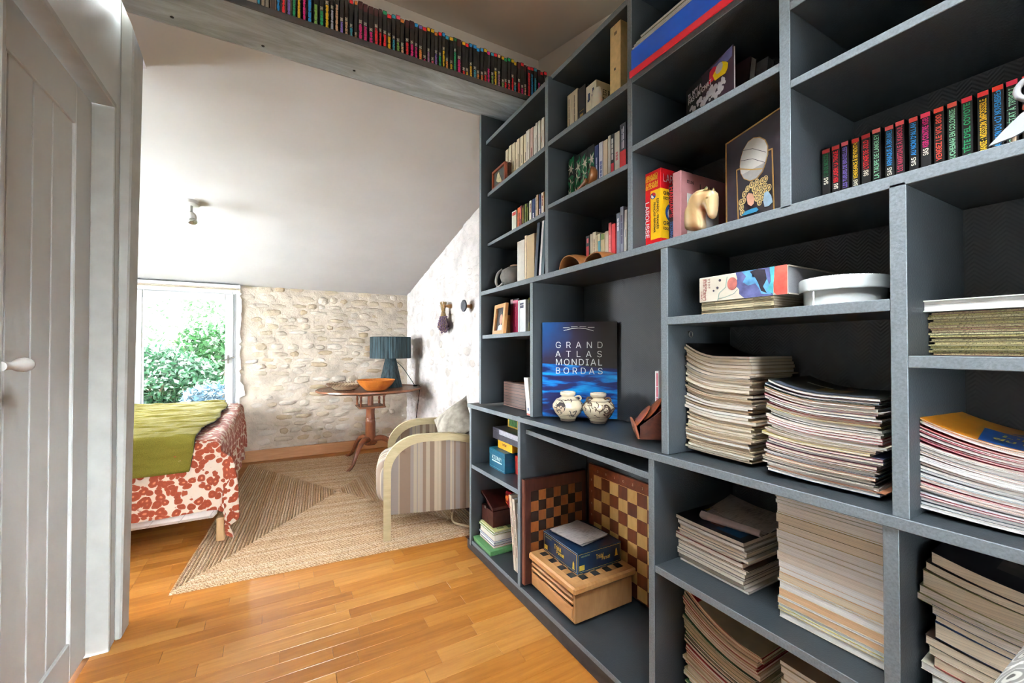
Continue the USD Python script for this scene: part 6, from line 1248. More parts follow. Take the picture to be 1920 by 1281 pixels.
def pile(where, group, c, dirv, w, d, z0, H, n, lift0, lift1, seed, pages, covers, jit=.006, tvar=.5, near1=0.0, top=None, name='magazine', cat='magazine', flat=.55, depthjit=.006, covt=.0005, sag=0.0, adjs=('cream', 'white', 'beige', 'off-white', 'pale', 'tan', 'greyish')):
    r = random.Random(seed); ex = V(*dirv) / np.linalg.norm(dirv); ey = V(-ex[1], ex[0]); 
    if ey[0] < 0: ey = -ey
    ts = np.array([1 + tvar * r.uniform(-1, 1) for _ in range(n)]); ts *= H / ts.sum(); z = z0; last = None; roll = 0.0
    for k in range(n):
        t = ts[k]; q = (z - z0) / H; lift = lift0 + (lift1 - lift0) * q
        roll += r.uniform(-1, 1) * jit * .5; roll *= .8; o = roll + r.uniform(-1, 1) * jit; wk = w * r.uniform(.955, 1.0); ck = V(*c) + ex * o + ey * r.uniform(-1, 1) * depthjit * .5
        pi_ = r.choice(pages); cc = covers[r.randrange(len(covers))]; idx = n - 1 - k
        lab = f"{name} {where}, {nth(idx)} from the top"
        if top and k == n - 1: lab = top[0]; cc = top[1]
        tt = thing(name, lab, cat, (ck[0] + ex[0] * w / 2 + ey[0] * d / 2, ck[1] + ex[1] * w / 2 + ey[1] * d / 2, z), 0, group)
        e2 = V(*ex, )
        g_ = .00012
        obj('pages', magmesh(ck + ex * .0008 + ey * .0008, ex, ey, wk - .0016, d - .0016, z + covt + g_, t - 2 * covt - 2 * g_, lift, near1 * q, flat=flat, sag=sag * q), pi_, tt)
        cv_ = join(magmesh(ck, ex, ey, wk, d, z + g_, covt, lift, near1 * q, flat=flat, sag=sag * q), magmesh(ck, ex, ey, wk, d, z + t - covt - g_, covt, lift, near1 * q, flat=flat, sag=sag * q))
        obj('cover', cv_, plain(cc, .4, .08, 14), tt)
        last = (tt, ck, ex, ey, wk, d, z + t, lift, near1 * q, flat); z += t
    return last
def topprint(last, nm, u0, u1, q0, q1, c_, dz=.0002):
    """flat print on the uppermost cover, bent with it"""
    tt, ck, ex, ey, wk, d, z, lift, ln, flat = last
    U, Q = np.linspace(u0, u1, 8), np.linspace(q0, q1, 3)
    P = np.array([[tuple(ck + ex * wk * u + ey * d * q) + (z + lift * max(0, 1 - u / flat) ** 2 + ln * max(0, (u - .8) / .2) ** 2 + dz,) for q in Q] for u in U])
    g_ = grid(P); n_ = np.cross(P[1, 0] - P[0, 0], P[0, 1] - P[0, 0])
    obj(nm, g_ if n_[2] > 0 else (g_[0], g_[1][:, ::-1]), plain(c_, .4, .3, 30), tt)
def toptext(last, s_, u, q, h, c_, wtot, nm='title', dz=.0006):
    tt, ck, ex, ey, wk, d, z, lift, ln, flat = last
    v, f = text(s_, h, wtot, .0003, True); uu = u + v[:, 0] / wk; qq = q + v[:, 1] / d
    P = np.array([tuple(ck + ex * wk * a + ey * d * b) + (z + lift * max(0, 1 - a / flat) ** 2 + ln * max(0, (a - .8) / .2) ** 2 + dz + c0,) for a, b, c0 in zip(uu, qq, v[:, 2])])
    if np.cross(np.append(ex, 0), np.append(ey, 0))[2] < 0: f = f[:, ::-1]
    obj(nm, (P, f), plain(c_, .4), tt)
L1 = pile('in the tallest counter pile', 'magazines in the tall left pile', (1.033, .817), (-.004, -1), .195, .195, .8568, .268, 46, .002, .036, 21, M_pp[:3] + [M_pp[4], M_pp[5]], [(212, 196, 164), (200, 176, 140), (226, 214, 196), (190, 160, 124), (70, 60, 50), (206, 200, 190), (160, 130, 100)], .007, .5, top=('black-covered magazine on top of the tallest pile on the counter', (30, 28, 28)))
topprint(L1, 'cover_print', .55, .62, .25, .75, (150, 60, 60))
L2 = pile('in the counter pile right of the tallest one', 'magazines in the dark-topped pile', (1.006, .574), (.014, -.213), .213, .215, .8568, .192, 44, .004, .026, 22, [M_pp[0], M_pp[1], M_pp[3], M_pp[4], M_pp[6]], COVERS, .008, .55, top=('dark grey-green magazine with a yellow picture, topping the right-hand counter pile', (46, 50, 46)))
topprint(L2, 'cover_picture', .35, .62, .30, .55, (150, 120, 50)); topprint(L2, 'cover_picture', .05, .95, .02, .14, (74, 84, 98), .0003); topprint(L2, 'cover_title', .14, .40, .58, .64, (190, 190, 180))
L3 = pile('in the curled pile at the right end of the counter', 'magazines in the curled right-hand pile', (1.007, .314), (.06, -1), .222, .215, .8570, .128, 36, .006, .042, 23, [M_pp[1], M_pp[3], M_pp[6], M_pp[6]], [(222, 218, 212), (210, 206, 200), (150, 36, 60), (190, 196, 200), (226, 200, 190), (90, 110, 120), (230, 228, 224), (170, 40, 50)], .008, .5, flat=.75, top=('orange magazine with a blue triangle, topping the curled pile at the right', (206, 134, 30)))
tt, ck, ex, ey, wk, d, z, lift, ln, flat = L3
def tri(pts, nm, c_, dz):
    g_ = trimesh.creation.triangulate_polygon(Polygon(pts), engine='earcut'); v, f = g_
    v, f = trimesh.remesh.subdivide(v, f); v, f = trimesh.remesh.subdivide(v, f); v, f = trimesh.remesh.subdivide(v, f)
    P = np.array([tuple(ck + ex * wk * a + ey * d * b) + (z + lift * max(0, 1 - a / flat) ** 2 + dz,) for a, b in v]); n_ = np.cross(P[f[0][1]] - P[f[0][0]], P[f[0][2]] - P[f[0][0]])
    obj(nm, (P, f if n_[2] > 0 else f[:, ::-1]), plain(c_, .35, .1, 20), tt)
tri([(.36, .01), (.99, .01), (.99, .62), (.30, .62)], 'blue_triangle', (26, 84, 158), .0003)
tri([(.42, .66), (.99, .64), (.99, .92), (.60, .86)], 'cover_picture', (84, 84, 90), .0003)
toptext(L3, "L'Europe", .42, .40, .020, (226, 206, 60), .105); toptext(L3, 'du bronze', .40, .22, .020, (226, 206, 60), .105)
L4 = pile('of speckled pulp paper on the little right shelf', 'speckled digests on the right shelf', (1.052, .303), (.02, -1), .125, .18, 1.1345, .0775, 20, 0, 0, 24, M_speck, [(150, 130, 90), (120, 110, 80), (170, 120, 110), (190, 180, 140), (110, 120, 90)], .005, .5, name='digest')
big = thing('hardback_book', 'large white hardback lying on the speckled digests', 'book', (1.12, .24, 1.2125))
obj('pages', magmesh(V(1.035, .312), V(.02, -1), V(1, .02), .20, .17, 1.2155, .016, .0), M_pp[6], big)
obj('cover', join(magmesh(V(1.03, .3165), V(.02, -1), V(1, .02), .21, .178, 1.2130, .0025, .0), magmesh(V(1.03, .3165), V(.02, -1), V(1, .02), .21, .178, 1.2315, .0022, .0), bx(1.0295, 1.20, .3145, .3175, 1.2135, 1.2332, .001)), plain((206, 214, 204), .35, .03), big)
# lower piles
L5 = pile('in the pile under the newspaper, below the counter', 'magazines under the folded newspaper', (1.046, .860), (.0, -1), .212, .185, .5190, .1265, 15, 0, .004, 25, [M_pp[0], M_pp[1], M_pp[3], M_pp[4]], [(60, 44, 40), (120, 60, 50), (200, 196, 190), (50, 60, 70), (160, 150, 140), (206, 120, 90)], .009, .6, top=('magazine with a dark illustrated cover under the folded newspaper', (40, 40, 48)))
topprint(L5, 'cover_picture', .30, .62, .02, .34, (60, 66, 84)); topprint(L5, 'cover_picture', .55, .9, .10, .36, (22, 96, 140), .0003); topprint(L5, 'cover_picture', .42, .60, .20, .36, (190, 130, 100), .0004); topprint(L5, 'cover_picture', .64, .98, .42, .9, (160, 150, 150), .0003); topprint(L5, 'cover_picture', .1, .22, .55, .75, (180, 160, 50), .0004)
np_ = thing('newspaper', 'folded grey newspaper lying on the illustrated magazine below the counter', 'newspaper', (1.14, .74, .648))
M_news = mat('newsprint', {'tc': ('texture_coordinate', {}), 'mp': ('mapping', {'scale': (40, 260, 40)}), 'n': ('noise_texture', {'scale': 1.0, 'detail': 4.0, 'roughness': .7}), 'n2': ('noise_texture', {'scale': 10.0}), 'mm': ('mix', {'fac': .4}), 'r': ('rgb_ramp', {'ramp': [(.36, lin((120, 112, 110))), (.5, lin((190, 180, 176))), (.7, lin((206, 198, 194)))]}), 'p': ('principled_bsdf', {'roughness': .9})}, [('tc.object', 'mp.vector'), ('mp.vector', 'n.vector'), ('tc.object', 'n2.vector'), ('n.color', 'mm.color1'), ('n2.color', 'mm.color2'), ('mm.color', 'r.fac'), ('r.color', 'p.base_color')])
def newsleaf(c, ex, ey, w, d, z, curl, seed, wob=.006):
    ex, ey = V(*ex) / np.linalg.norm(ex), V(*ey) / np.linalg.norm(ey)
    def fn(a, b):
        p = V(*c) + ex * w * a + ey * d * b; q = V(a * 3.1, b * 2.7, seed); return (p[0], p[1], z + curl(a, b) + wob * (meshkit.fbm(q, 3, seed) - .3))
    return sheet(fn, 14, 12, .0012)
for k, (zz_, cl) in enumerate(((.6505, lambda a, b: .002), (.6570, lambda a, b: .010 * (1 - a) + .004), (.6640, lambda a, b: .022 * (1 - a) ** 2 + .004 * b))):
    g_ = newsleaf((1.075 + .006 * k, .800 - .008 * k), (.20, -1), (1, .22), .155, .15, zz_, cl, k + 3)
    obj('sheet', (g_[0], g_[1]), M_news, np_, True)
foldp = sheet(lambda a, b: (1.078 + .012 * math.sin(PI * b) * -1 + .03 * a, .80 - .155 * a + .004 * b, .6505 + .024 * b * (1 - .25 * a)), 12, 6, .001)
obj('folded_edge', foldp, plain((196, 176, 176), .9, .06, 30, key='pink_newsprint'), np_, True)
L6 = pile('in the tight tall block below the counter', 'volumes in the tight block below the counter', (1.030, .5655), (.03, -1), .212, .17, .5190, .292, 22, 0, 0, 26, [M_pp[1], M_pp[3], M_pp[6], M_pp[3], M_pp[2], M_pp[3], M_pp[6], M_pp[0], M_pp[4], M_pp[7]], [(216, 206, 180), (60, 66, 70), (206, 160, 110), (180, 190, 176), (226, 222, 216), (200, 176, 60), (214, 196, 160)], .0025, .7, depthjit=.002, name='volume', cat='book')
L7 = pile('in the curled cream pile on the bottom board', 'magazines in the curled cream pile', (1.065, .850), (.02, -1), .225, .19, .1045, .262, 44, .0, .075, 27, [M_pp[0], M_pp[2], M_pp[4], M_pp[5]], [(206, 186, 150), (190, 170, 130), (160, 40, 44), (70, 110, 70), (210, 196, 164), (60, 56, 50)], .010, .6, flat=.9, top=('beige-covered magazine topping the curled cream pile on the bottom board', (206, 190, 160)))
L8 = pile('in the neat notebook pile on the bottom board', 'notebooks on the bottom board', (1.058, .575), (.05, -1), .20, .19, .1045, .290, 24, 0, .004, 28, [M_pp[0], M_pp[4]], [(214, 190, 160), (206, 196, 170), (226, 210, 180)], .005, .4, name='notebook', cat='notebook', top=('brown-covered notebook with red print topping the notebook pile', (150, 122, 98)))
for i, (s_, u_) in enumerate((('Journal de', .22), ("l'atelier", .30), ('No 12', .38))): toptext(L8, s_, u_, .30, .010, (130, 40, 44), .07) if 0 else None
tt, ck, ex, ey, wk, d, z, lift, ln, flat = L8
obj('cover_print', join(*[bx(ck[0] + .05 + .012 * i, ck[0] + .056 + .012 * i, ck[1] - .05 - .006 * j - .004 * i, ck[1] - .045 - .006 * j - .004 * i, z + .004, z + .0046) for i in range(4) for j in range(8) if (i * 5 + j * 3) % 7]), plain((136, 44, 48), .5), tt)
L9 = pile('in the shadowed pile in the bottom right compartment', 'magazines in the bottom right compartment', (1.035, .306), (.05, -1), .24, .20, .4905, .262, 15, .006, .030, 29, [M_pp[0], M_pp[2], M_pp[5], M_pp[1]], [(190, 186, 130), (176, 34, 40), (60, 50, 44), (206, 200, 180), (170, 176, 120), (40, 70, 110)], .012, .6, flat=.8, top=('dark picture-covered magazine topping the shadowed pile at bottom right', (34, 34, 40)))
topprint(L9, 'cover_picture', .3, .6, .3, .6, (90, 84, 80)); topprint(L9, 'cover_picture', .6, .95, .5, .95, (26, 44, 90), .0003)

# ---------------------------------------------------------------- chess corner
M_mah2 = wood('chess_border', (92, 44, 22), (128, 66, 34), (4, 18, 18), .35, 2.5)
M_maple = [wood(f'maple_square_{i}', a, b, (14, 14, 3), .38, 2.5, rnd=.10) for i, (a, b) in enumerate([((206, 164, 94), (226, 188, 120)), ((196, 152, 84), (218, 178, 110))])]
M_wal = [wood(f'walnut_square_{i}', a, b, (14, 14, 3), .38, 2.5, rnd=.14) for i, (a, b) in enumerate([((92, 44, 20), (124, 66, 32)), ((84, 38, 18), (112, 58, 28))])]
rc = random.Random(9)
cb = thing('chess_board', 'large light and dark wooden draughts board standing against the back of the compartment', 'game board', (1.31, 1.30, .105))
S_, ny, nz, Y1, Z1 = .0545, 8, 8, 1.545, .548
obj('board', bx(1.302, 1.318, 1.07, 1.582, .1055, .596, .002), M_mah2, cb)
obj('inlay_line', join(bx(1.3015, 1.302, Y1 - .4375, Y1 + .0015, Z1, Z1 + .0015), bx(1.3015, 1.302, Y1, Y1 + .0015, Z1 - .44, Z1)), M_maple[0], cb)
for i in range(ny):
    for j in range(nz):
        a, b = Y1 - S_ * (i + 1), Y1 - S_ * i; zt_ = Z1 - S_ * j
        obj('square', bx(1.3000, 1.302, a + .0003, b - .0003, zt_ - S_ + .0003, zt_ - .0003, .0004), rc.choice(M_maple if (i + j) % 2 == 0 else M_wal), cb)
obj('numbers', join(*[put(text(s_, .010, None, .0004), (1.3018, Y1 - S_ * (k + .5) + .003, Z1 + .018), (0, -1, 0), (0, 0, 1)) for k, s_ in enumerate(('1', '8', '2', '0', '3', '1', '4', '2'))] + [put(text(s_, .009, None, .0004), (1.3018, Y1 + .020, Z1 - S_ * (k + .5) - .004), (0, -1, 0), (0, 0, 1)) for k, s_ in enumerate(('8', '7', '6', '5', '4', '3', '2', '1'))]), plain((206, 188, 160), .5), cb)
db = thing('chess_board', 'dark wooden checkered board standing against the upright, left of the light one', 'game board', (1.12, 1.608, .10))
M_dkb = wood('dark_board_wood', (52, 26, 22), (78, 42, 34), (18, 18, 3), .35, 2.5); M_edge = wood('board_edge_wood', (92, 50, 38), (120, 70, 54), (14, 14, 3), .35, 2.5)
obj('board', bx(.958, 1.298, 1.599, 1.6195, .1, .560, .002), M_dkb, db)
obj('front_edge', bx(.953, .958, 1.598, 1.6195, .1, .5605, .001), M_edge, db)
M_orn = [wood('amber_square', (126, 72, 34), (156, 94, 48), (14, 14, 3), .4, 2.5, rnd=.15)]; M_ebo = [wood('ebony_square', (34, 24, 22), (50, 36, 30), (14, 14, 3), .35, 2.5, rnd=.1)]
sx_, sz_ = .0408, .0455
for i in range(7):
    for j in range(8):
        a = .987 + sx_ * i; zt_ = .506 - sz_ * j
        obj('square', bx(a + .0003, a + sx_ - .0003, 1.5972, 1.599, zt_ - sz_ + .0003, zt_ - .0003, .0004), (M_ebo if (i + j) % 2 == 0 else M_orn)[0], db)
gb = thing('games_box', 'light wooden games box with slatted drawer fronts and a checkered lid', 'box', (1.13, 1.43, .104))
X0, X1, Y0, Y1b, Z0 = .985, 1.275, 1.278, 1.588, .1045
M_oakb = wood('oak_veneer', (168, 122, 76), (192, 146, 98), (14, 14, 3), .45, 2.2); M_oakx = wood('oak_front', (186, 132, 78), (212, 160, 104), (14, 3, 14), .4, 2.2)
obj('carcass', join(bx(X0, X1, Y0, Y0 + .010, Z0, .216), bx(X0, X1, Y1b - .010, Y1b, Z0, .216), bx(X1 - .01, X1, Y0 + .01, Y1b - .01, Z0, .216), bx(X0, X1, Y0 + .01, Y1b - .01, Z0, Z0 + .006)), M_oakb, gb)
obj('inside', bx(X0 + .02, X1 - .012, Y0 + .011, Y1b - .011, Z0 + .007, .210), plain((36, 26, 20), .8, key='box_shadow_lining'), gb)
obj('drawer_front', bx(X0 - .002, X0 + .008, Y0 + .012, Y1b - .002, Z0 + .006, Z0 + .054, .002), M_oakx, gb)
obj('slat', bx(X0 - .006, X0 + .012, Y0 + .012, Y1b - .004, .170, .182, .004), M_oakx, gb); obj('slat', bx(X0 - .006, X0 + .012, Y0 + .012, Y1b - .004, .192, .203, .004), M_oakx, gb)
obj('catch', bx(X0 - .004, X0 - .001, Y0 + .012, Y0 + .022, Z0 + .015, Z0 + .048), M_oakb, gb)
obj('lid', bx(X0 - .014, X1 + .014, Y0 - .014, Y1b + .006, .216, .2455, .007), M_oakx, gb)
for i in range(8):
    for j in range(8):
        if i > 1 and j > 1 and i < 7: continue
        a, b = X0 + .022 + .0305 * i, Y0 + .022 + .0325 * j
        obj('lid_square', bx(a, a + .0302, b, b + .0322, .2455, .2460), (plain((38, 40, 44), .35, .1, key='black_veneer') if (i + j) % 2 else M_oakx), gb)
tp = thing('board_game_box', 'dark blue board game box with gold lettering on the wooden games box', 'box', (1.17, 1.46, .2465))
M_navy = plain((16, 48, 76), .28, .08, 20, coat=.3, key='navy_box'); M_yel = plain((206, 176, 60), .4, .08, key='gold_yellow_print')
BX0, BX1, BY0, BY1, BZ0, BZ1 = 1.040, 1.272, 1.335, 1.578, .2468, .330
obj('lid', bx(BX0, BX1, BY0, BY1, BZ0, BZ1, .0015), M_navy, tp)
def gline(): 
    e = .0003; L_ = []
    for (a, b) in ((BZ0 + .006, BZ0 + .007), (BZ1 - .008, BZ1 - .007)): L_ += [bx(BX0 - e, BX0, BY0 + .006, BY1 - .006, a, b), bx(BX0 + .006, BX1 - .006, BY0 - e, BY0, a, b)]
    for q in (BY0 + .006, BY1 - .007): L_.append(bx(BX0 - e, BX0, q, q + .001, BZ0 + .006, BZ1 - .007))
    for q in (BX0 + .006, BX1 - .007): L_.append(bx(q, q + .001, BY0 - e, BY0, BZ0 + .006, BZ1 - .007))
    return join(*L_)
obj('gold_line', gline(), M_yel, tp)
obj('edge_wear', join(bx(BX0 - .0004, BX0 + .001, BY0 - .0004, BY0 + .001, BZ0, BZ1), bx(BX0 - .0003, BX0 + .0012, BY0, BY1, BZ1 - .0012, BZ1 + .0003)), plain((120, 150, 176), .5, .2, 90, key='worn_edge'), tp)
def side_text(s_, u, z, h, w, face_):
    if face_ == 'x': return put(text(s_, h, w, .0004, True), (BX0 - .0001, BY1 - u, z), (0, -1, 0), (0, 0, 1))
    return put(text(s_, h, w, .0004, True), (BX0 + u, BY0 - .0001, z), (1, 0, 0), (0, 0, 1))
obj('game_name', join(side_text('Trivial', .085, BZ0 + .042, .018, .050, 'x'), side_text('Pursuit', .100, BZ0 + .026, .014, .055, 'x'), side_text('Trivial', .095, BZ0 + .040, .018, .040, 'y'), side_text('Pursuit', .125, BZ0 + .030, .014, .045, 'y')), M_yel, tp)
obj('maker_badge', join(*[m for m in (bx(BX0 - .0004, BX0, BY1 - .034, BY1 - .012, BZ0 + .012, BZ0 + .030), bx(BX0 + .010, BX0 + .036, BY0 - .0004, BY0, BZ0 + .012, BZ0 + .032))]), M_yel, tp)
obj('figure_print', join(*[prism([(-.009, 0), (-.006, .006), (-.004, .026), (0, .032), (.004, .026), (.006, .006), (.009, 0)], 0, .0004, o_, ex_, (0, 0, 1)) for o_, ex_ in (((BX0 - .0001, BY0 + .025, BZ0 + .012), (0, -1, 0)), ((BX1 - .028, BY0 - .0001, BZ0 + .030), (1, 0, 0)))]), M_yel, tp)
obj('small_print', join(*[side_text('GENUS EDITION', .018, BZ1 - .020, .005, .045, f_) for f_ in ('x', 'y')]), plain((120, 130, 90), .5), tp)
nw = thing('newspaper', 'folded sheet of newspaper lying on the blue board game box', 'newspaper', (1.13, 1.47, .331))
pp_ = newsleaf((1.062, 1.560), (.10, -1), (1, .10), .19, .165, .3325, lambda a, b: .004 + .010 * max(0, b - .75) * 2 + .004 * a, 7, .005)
obj('sheet', pp_, M_news, nw, True); obj('sheet', newsleaf((1.064, 1.552), (.16, -1), (1, .16), .185, .16, .3312, lambda a, b: .0015 + .006 * max(0, a - .8), 8, .002), M_news, nw, True)
obj('printed_lines', sheet(lambda a, b: (1.09 + .08 * b + .02 * a, 1.535 - .09 * a, .3386 + .004 * a + .005 * (meshkit.fbm(V((1.535 - .09 * a - 1.56) / -.19 * 3.1, b * 1.3 + .5, 7), 3, 7) - .3)), 6, 6, 0), M_news, nw) if 0 else None

# ---------------------------------------------------------------- small boxes at the far end
def carton(name, label, x0, x1, y0, y1, z0, z1, m, deco=None, cat='box'):
    t = thing(name, label, cat, ((x0 + x1) / 2, (y0 + y1) / 2, z0))
    obj('lid', bx(x0 - .0008, x1 + .0008, y0 - .0008, y1 + .0008, z1 - (z1 - z0) * .3, z1, .0012), m, t); obj('body', bx(x0, x1, y0, y1, z0, z1 - (z1 - z0) * .3, .001), m, t)
    if deco: deco(t)
    return t
M_teal = plain((14, 92, 120), .35, .06, key='teal_box')
zz = .5015
def dteal(t):
    obj('label_text', put(text('ACTIONARY', .020, .110, .0005), (1.009, 2.030, zz + .052), (0, -1, 0), (0, 0, 1)), plain((214, 226, 222), .4), t)
    obj('underline', bx(1.0092, 1.0096, 1.918, 2.032, zz + .040, zz + .047), plain((214, 226, 222), .4), t)
    obj('border_line', join(bx(1.0092, 1.0096, 1.892, 2.055, zz + .010, zz + .0115), bx(1.0092, 1.0096, 1.892, 2.055, zz + .094, zz + .0955), bx(1.0092, 1.0096, 1.892, 1.8935, zz + .010, zz + .0955), bx(1.0092, 1.0096, 2.0535, 2.055, zz + .010, zz + .0955)), plain((120, 180, 190), .4), t)
carton('card_game_box', 'teal game box with white lettering on the far shelf of the base unit', 1.01, 1.16, 1.885, 2.062, zz, zz + .104, M_teal, dteal)
M_ybox = plain((228, 172, 18), .4, .04, key='yellow_box')
carton('card_game_box', 'yellow box standing on the teal game box', 1.045, 1.17, 1.872, 2.03, zz + .1045, zz + .152, M_ybox, lambda t: (obj('label_text', put(text('le Sac', .012, .045, .0004, True), (1.0442, 1.975, zz + .125), (0, -1, 0), (0, 0, 1)), plain((120, 40, 20), .5), t), obj('side_badge', bx(1.09, 1.13, 1.8708, 1.8712, zz + .118, zz + .134), plain((120, 60, 20), .5), t)))
carton('flat_game_box', 'flat dark box with a worn silver edge lying on the yellow box', 1.03, 1.24, 1.775, 2.06, zz + .1525, zz + .212, plain((56, 56, 68), .35, .2, 40, key='dark_marbled_box'), lambda t: (obj('silver_edge', bx(1.0285, 1.0292, 1.775, 1.985, zz + .184, zz + .208), plain((178, 178, 190), .35, .12, 60, metallic=.3, key='silver_band'), t)))
carton('card_game_box', 'small green and yellow box on top of the dark flat box', 1.10, 1.20, 1.895, 2.02, zz + .2125, zz + .268, plain((176, 140, 40), .4, .2, 30, key='ochre_box'), lambda t: obj('picture_panel', bx(1.0985, 1.0990, 1.915, 2.0, zz + .222, zz + .262), plain((60, 110, 60), .4, .4, 60, key='green_picture'), t))
carton('card_game_box', 'red box beside the teal game box, against the upright', 1.06, 1.18, 1.70, 1.872, zz + .001, zz + .095, plain((186, 44, 34), .4, .05, key='red_box'))
carton('card_deck', 'small cream card box on the shelf edge before the red box', .992, 1.012, 1.655, 1.69, zz + .002, zz + .062, plain((226, 202, 172), .5, .03, key='cream_card_box'))
# bottom left compartment
zz = .0795
gf = thing('flat_game_box', 'flat green box at the bottom of the far pile, on the plinth board', 'box', (1.06, 2.02, zz)); M_gbx = plain((94, 150, 96), .45, .06, key='green_box')
obj('body', bx(.955, 1.15, 1.935, 2.145, zz, zz + .022, .0015), M_gbx, gf); obj('lid', bx(.953, 1.152, 1.933, 2.147, zz + .010, zz + .024, .0015), M_gbx, gf)
zl = zz + .0245
for k, (t_, c_, nm_) in enumerate(((.010, (206, 170, 130), 'tan'), (.016, (84, 96, 140), 'blue'), (.010, (120, 130, 170), 'pale blue'), (.030, (222, 206, 190), 'cream hardback'), (.012, (120, 150, 60), 'green'), (.008, (196, 196, 130), 'pale green'))):
    bk_ = thing('book', f"{nm_} book in the far pile under the dark wooden box, {nth(5 - k)} from top", 'book', (1.06, 2.03, zl), 0, 'books under the dark wooden box')
    a, b, y0_, y1_ = .985 + .004 * math.sin(k * 3), 1.165, 1.958 + .004 * math.sin(k * 2), 2.137 - .004 * (k % 2)
    obj('cover', join(bx(a, b, y0_, y1_, zl, zl + .0016), bx(a, b, y0_, y1_, zl + t_ - .0018, zl + t_ - .0002), bx(b - .002, b, y0_, y1_, zl, zl + t_ - .0002)), plain(c_, .4, .06), bk_); obj('pages', bx(a + .002, b - .002, y0_ + .002, y1_ - .002, zl + .0016, zl + t_ - .0018), M_page[3 if k != 3 else 1], bk_)
    if k == 5: obj('cover_print', join(*[bx(a + .03 + .008 * j, a + .034 + .008 * j, y0_ + .02, y0_ + .05, zl + t_ - .0002, zl + t_) for j in range(5)] + [bx(a + .09, a + .12, y0_ + .012, y0_ + .06, zl + t_ - .0002, zl + t_)]), plain((60, 90, 50), .5), bk_)
    zl += t_
wbx = thing('wooden_box', 'dark mahogany box with a sloping lid ajar on the far pile of books', 'box', (1.09, 2.06, zl)); M_dmb = wood('dark_mahogany_box', (48, 22, 20), (72, 34, 28), (10, 10, 10), .25, 2.5, coat=.3)
obj('body', bx(1.0, 1.17, 2.0, 2.14, zl, zl + .085, .002), M_dmb, wbx)
obj('lid', hexa([((.996, 1.174)[k & 1], (1.998, 2.142)[k >> 1 & 1], zl + .088 + (.018 if k >> 2 & 1 else 0) + (.055 if k & 1 == 0 and k >> 1 & 1 else (.04 if k >> 1 & 1 else 0))) for k in range(8)], .002), M_dmb, wbx)
obj('clasp', bx(.993, .996, 2.075, 2.09, zl + .080, zl + .094), M_steel, wbx)
rt2 = thing('tin_box', 'red tin with orange fruit print, wedged above the dark wooden box', 'tin', (1.15, 2.0, zl + .10))
obj('tin', bx(1.09, 1.19, 1.93, 2.035, zl + .090, zl + .175, .008), plain((140, 22, 28), .25, .15, 40, metallic=.2, key='red_tin'), rt2)
obj('fruit_print', join(*[xf(prism(disc((0, 0), r_, r_ * .9), 0, .0006, (1.0893, 0, 0), (0, -1, 0), (0, 0, 1)), None, (0, y_, z_)) for y_, z_, r_ in ((2.01, zl + .14, .016), (1.985, zl + .155, .012), (2.015, zl + .105, .014), (1.965, zl + .118, .012), (1.945, zl + .108, .010))]), plain((214, 110, 40), .3, .2, 60, key='orange_print'), rt2)
obj('foot', bx(1.10, 1.18, 1.94, 2.03, zl + .0875, zl + .0905), _mats['red_tin'], rt2) if 0 else None
for k, (y0_, y1_, h, c_, dy_, lab) in enumerate(((1.742, 1.766, .345, (216, 202, 184), .05, 'tall cream booklet leaning right of the dark wooden box'), (1.716, 1.740, .335, (206, 194, 178), .045, 'second tall cream booklet, leaning right of the first'), (1.690, 1.714, .33, (64, 62, 58), .03, 'tall dark booklet with pale lettering leaning by the upright'), (1.656, 1.676, .24, (30, 110, 150), .0, 'slim blue booklet against the upright in the far bottom compartment'))):
    standing(.995, y0_, y1_, .0815, h, .19, cvm(c_), lab, None, M_page[3], dy_, 'booklet', 'booklet', spine_bar((150, 120, 110) if k < 2 else (206, 200, 190), .2, .85, .35, .65, n=5) if k < 3 else None)

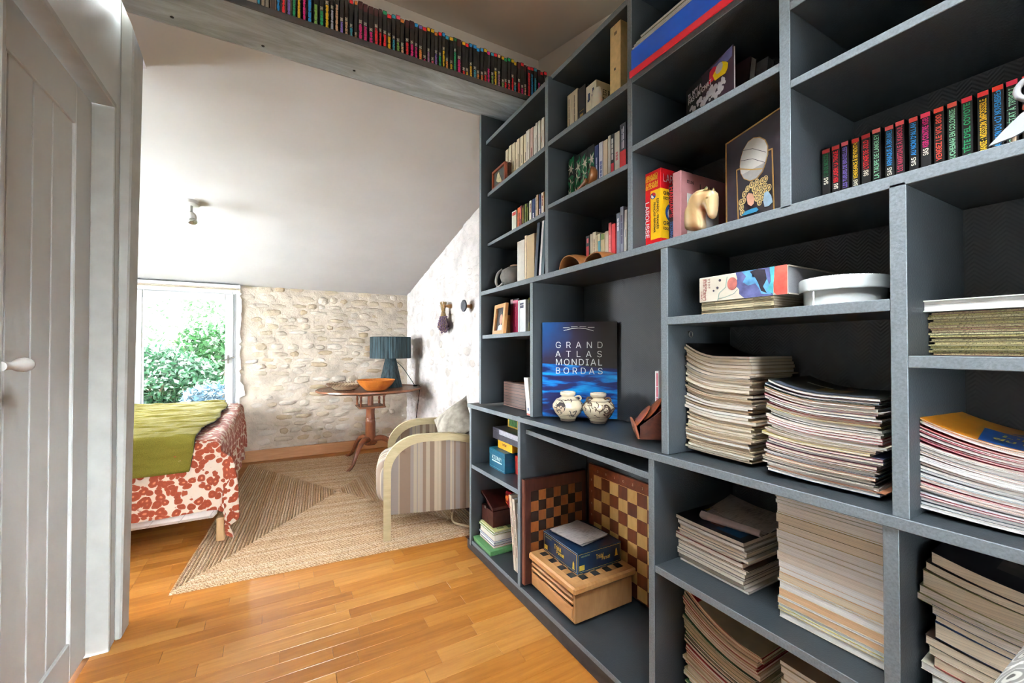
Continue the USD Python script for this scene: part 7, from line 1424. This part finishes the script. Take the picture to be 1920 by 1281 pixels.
# ---------------------------------------------------------------- silver knot of metal on the right shelf, patterned seat in front
M_sil = plain((212, 215, 220), .25, .03, 20, metallic=.35, key='polished_silver')
zt = 1.4605
ms_ = thing('corkscrew', 'polished silver tool with looped handle and red cord at the right end of the shelf', 'tool', (1.0, .17, zt))
obj('blade', prism([(.212, .008), (.196, .026), (.178, .044), (.150, .056), (.110, .05), (.120, .030), (.160, .022), (.185, .012)], 0, .006, (.985, 0, zt), (0, 1, 0), (0, 0, 1)), M_sil, ms_)
obj('loop', tube([(.995, .150 + .034 * math.cos(a), zt + .082 + .022 * math.sin(a)) for a in np.linspace(0, 2 * PI, 28, endpoint=False)], .0045, 8, True), M_sil, ms_, True)
obj('cord', tube([(.990, .152 + .038 * math.cos(a), zt + .070 + .020 * math.sin(a)) for a in np.linspace(2.2, 5.4, 20)], .005, 8), plain((178, 84, 72), .5, .05, key='red_cord'), ms_, True)
obj('leg', tube(spline([(.990, .187, zt + .003), (.990, .184, zt + .022), (.992, .176, zt + .036), (.994, .160, zt + .05)], 16), .0034, 7), plain((196, 176, 150), .3, .05, metallic=.6, key='champagne_metal'), ms_, True)
g0 = np.array(lin((150, 148, 144)))
M_pat = mat('grey_lattice_fabric', {'tc': ('texture_coordinate', {}), 'mp': ('mapping', {'rotation': (0, 0, .78)}), 'v': ('voronoi_texture', {'scale': 21.0, 'randomness': 0.0, 'metric': 'manhattan'}), 'v2': ('voronoi_texture', {'scale': 21.0, 'randomness': 0.0}),
     'r': ('rgb_ramp', {'ramp': [(0, lin((70, 68, 64))), (.10, lin((70, 68, 64))), (.13, lin((190, 188, 180))), (.22, lin((190, 188, 180))), (.25, lin((120, 118, 114))), (.34, lin((128, 126, 122))), (.37, lin((196, 194, 188))), (.42, lin((140, 138, 134))), (.60, lin((140, 138, 134))), (.64, lin((226, 224, 214))), (1, lin((226, 224, 214)))]}), 'p': ('principled_bsdf', {'roughness': .9, 'sheen_weight': .1})},
     [('tc.object', 'mp.vector'), ('mp.vector', 'v2.vector'), ('v2.distance', 'r.fac'), ('r.color', 'p.base_color')])
pf_ = thing('upholstered_chair', 'corner of a chair back in grey patterned fabric at the bottom right', 'chair', (.80, .0, 0))
obj('backrest', pillowbox(.56, .92, -.34, .165, .30, .85, .02), M_pat, pf_, True)
obj('seat', pillowbox(.16, .62, -.30, .10, .30, .46, .02), M_pat, pf_, True)
for x_ in (.24, .80):
    for y_ in (-.25, .05): obj('leg', lathe([(.016, 0), (.022, .31)], 12, (x_, y_, 0)), M_mahogz, pf_, 40)
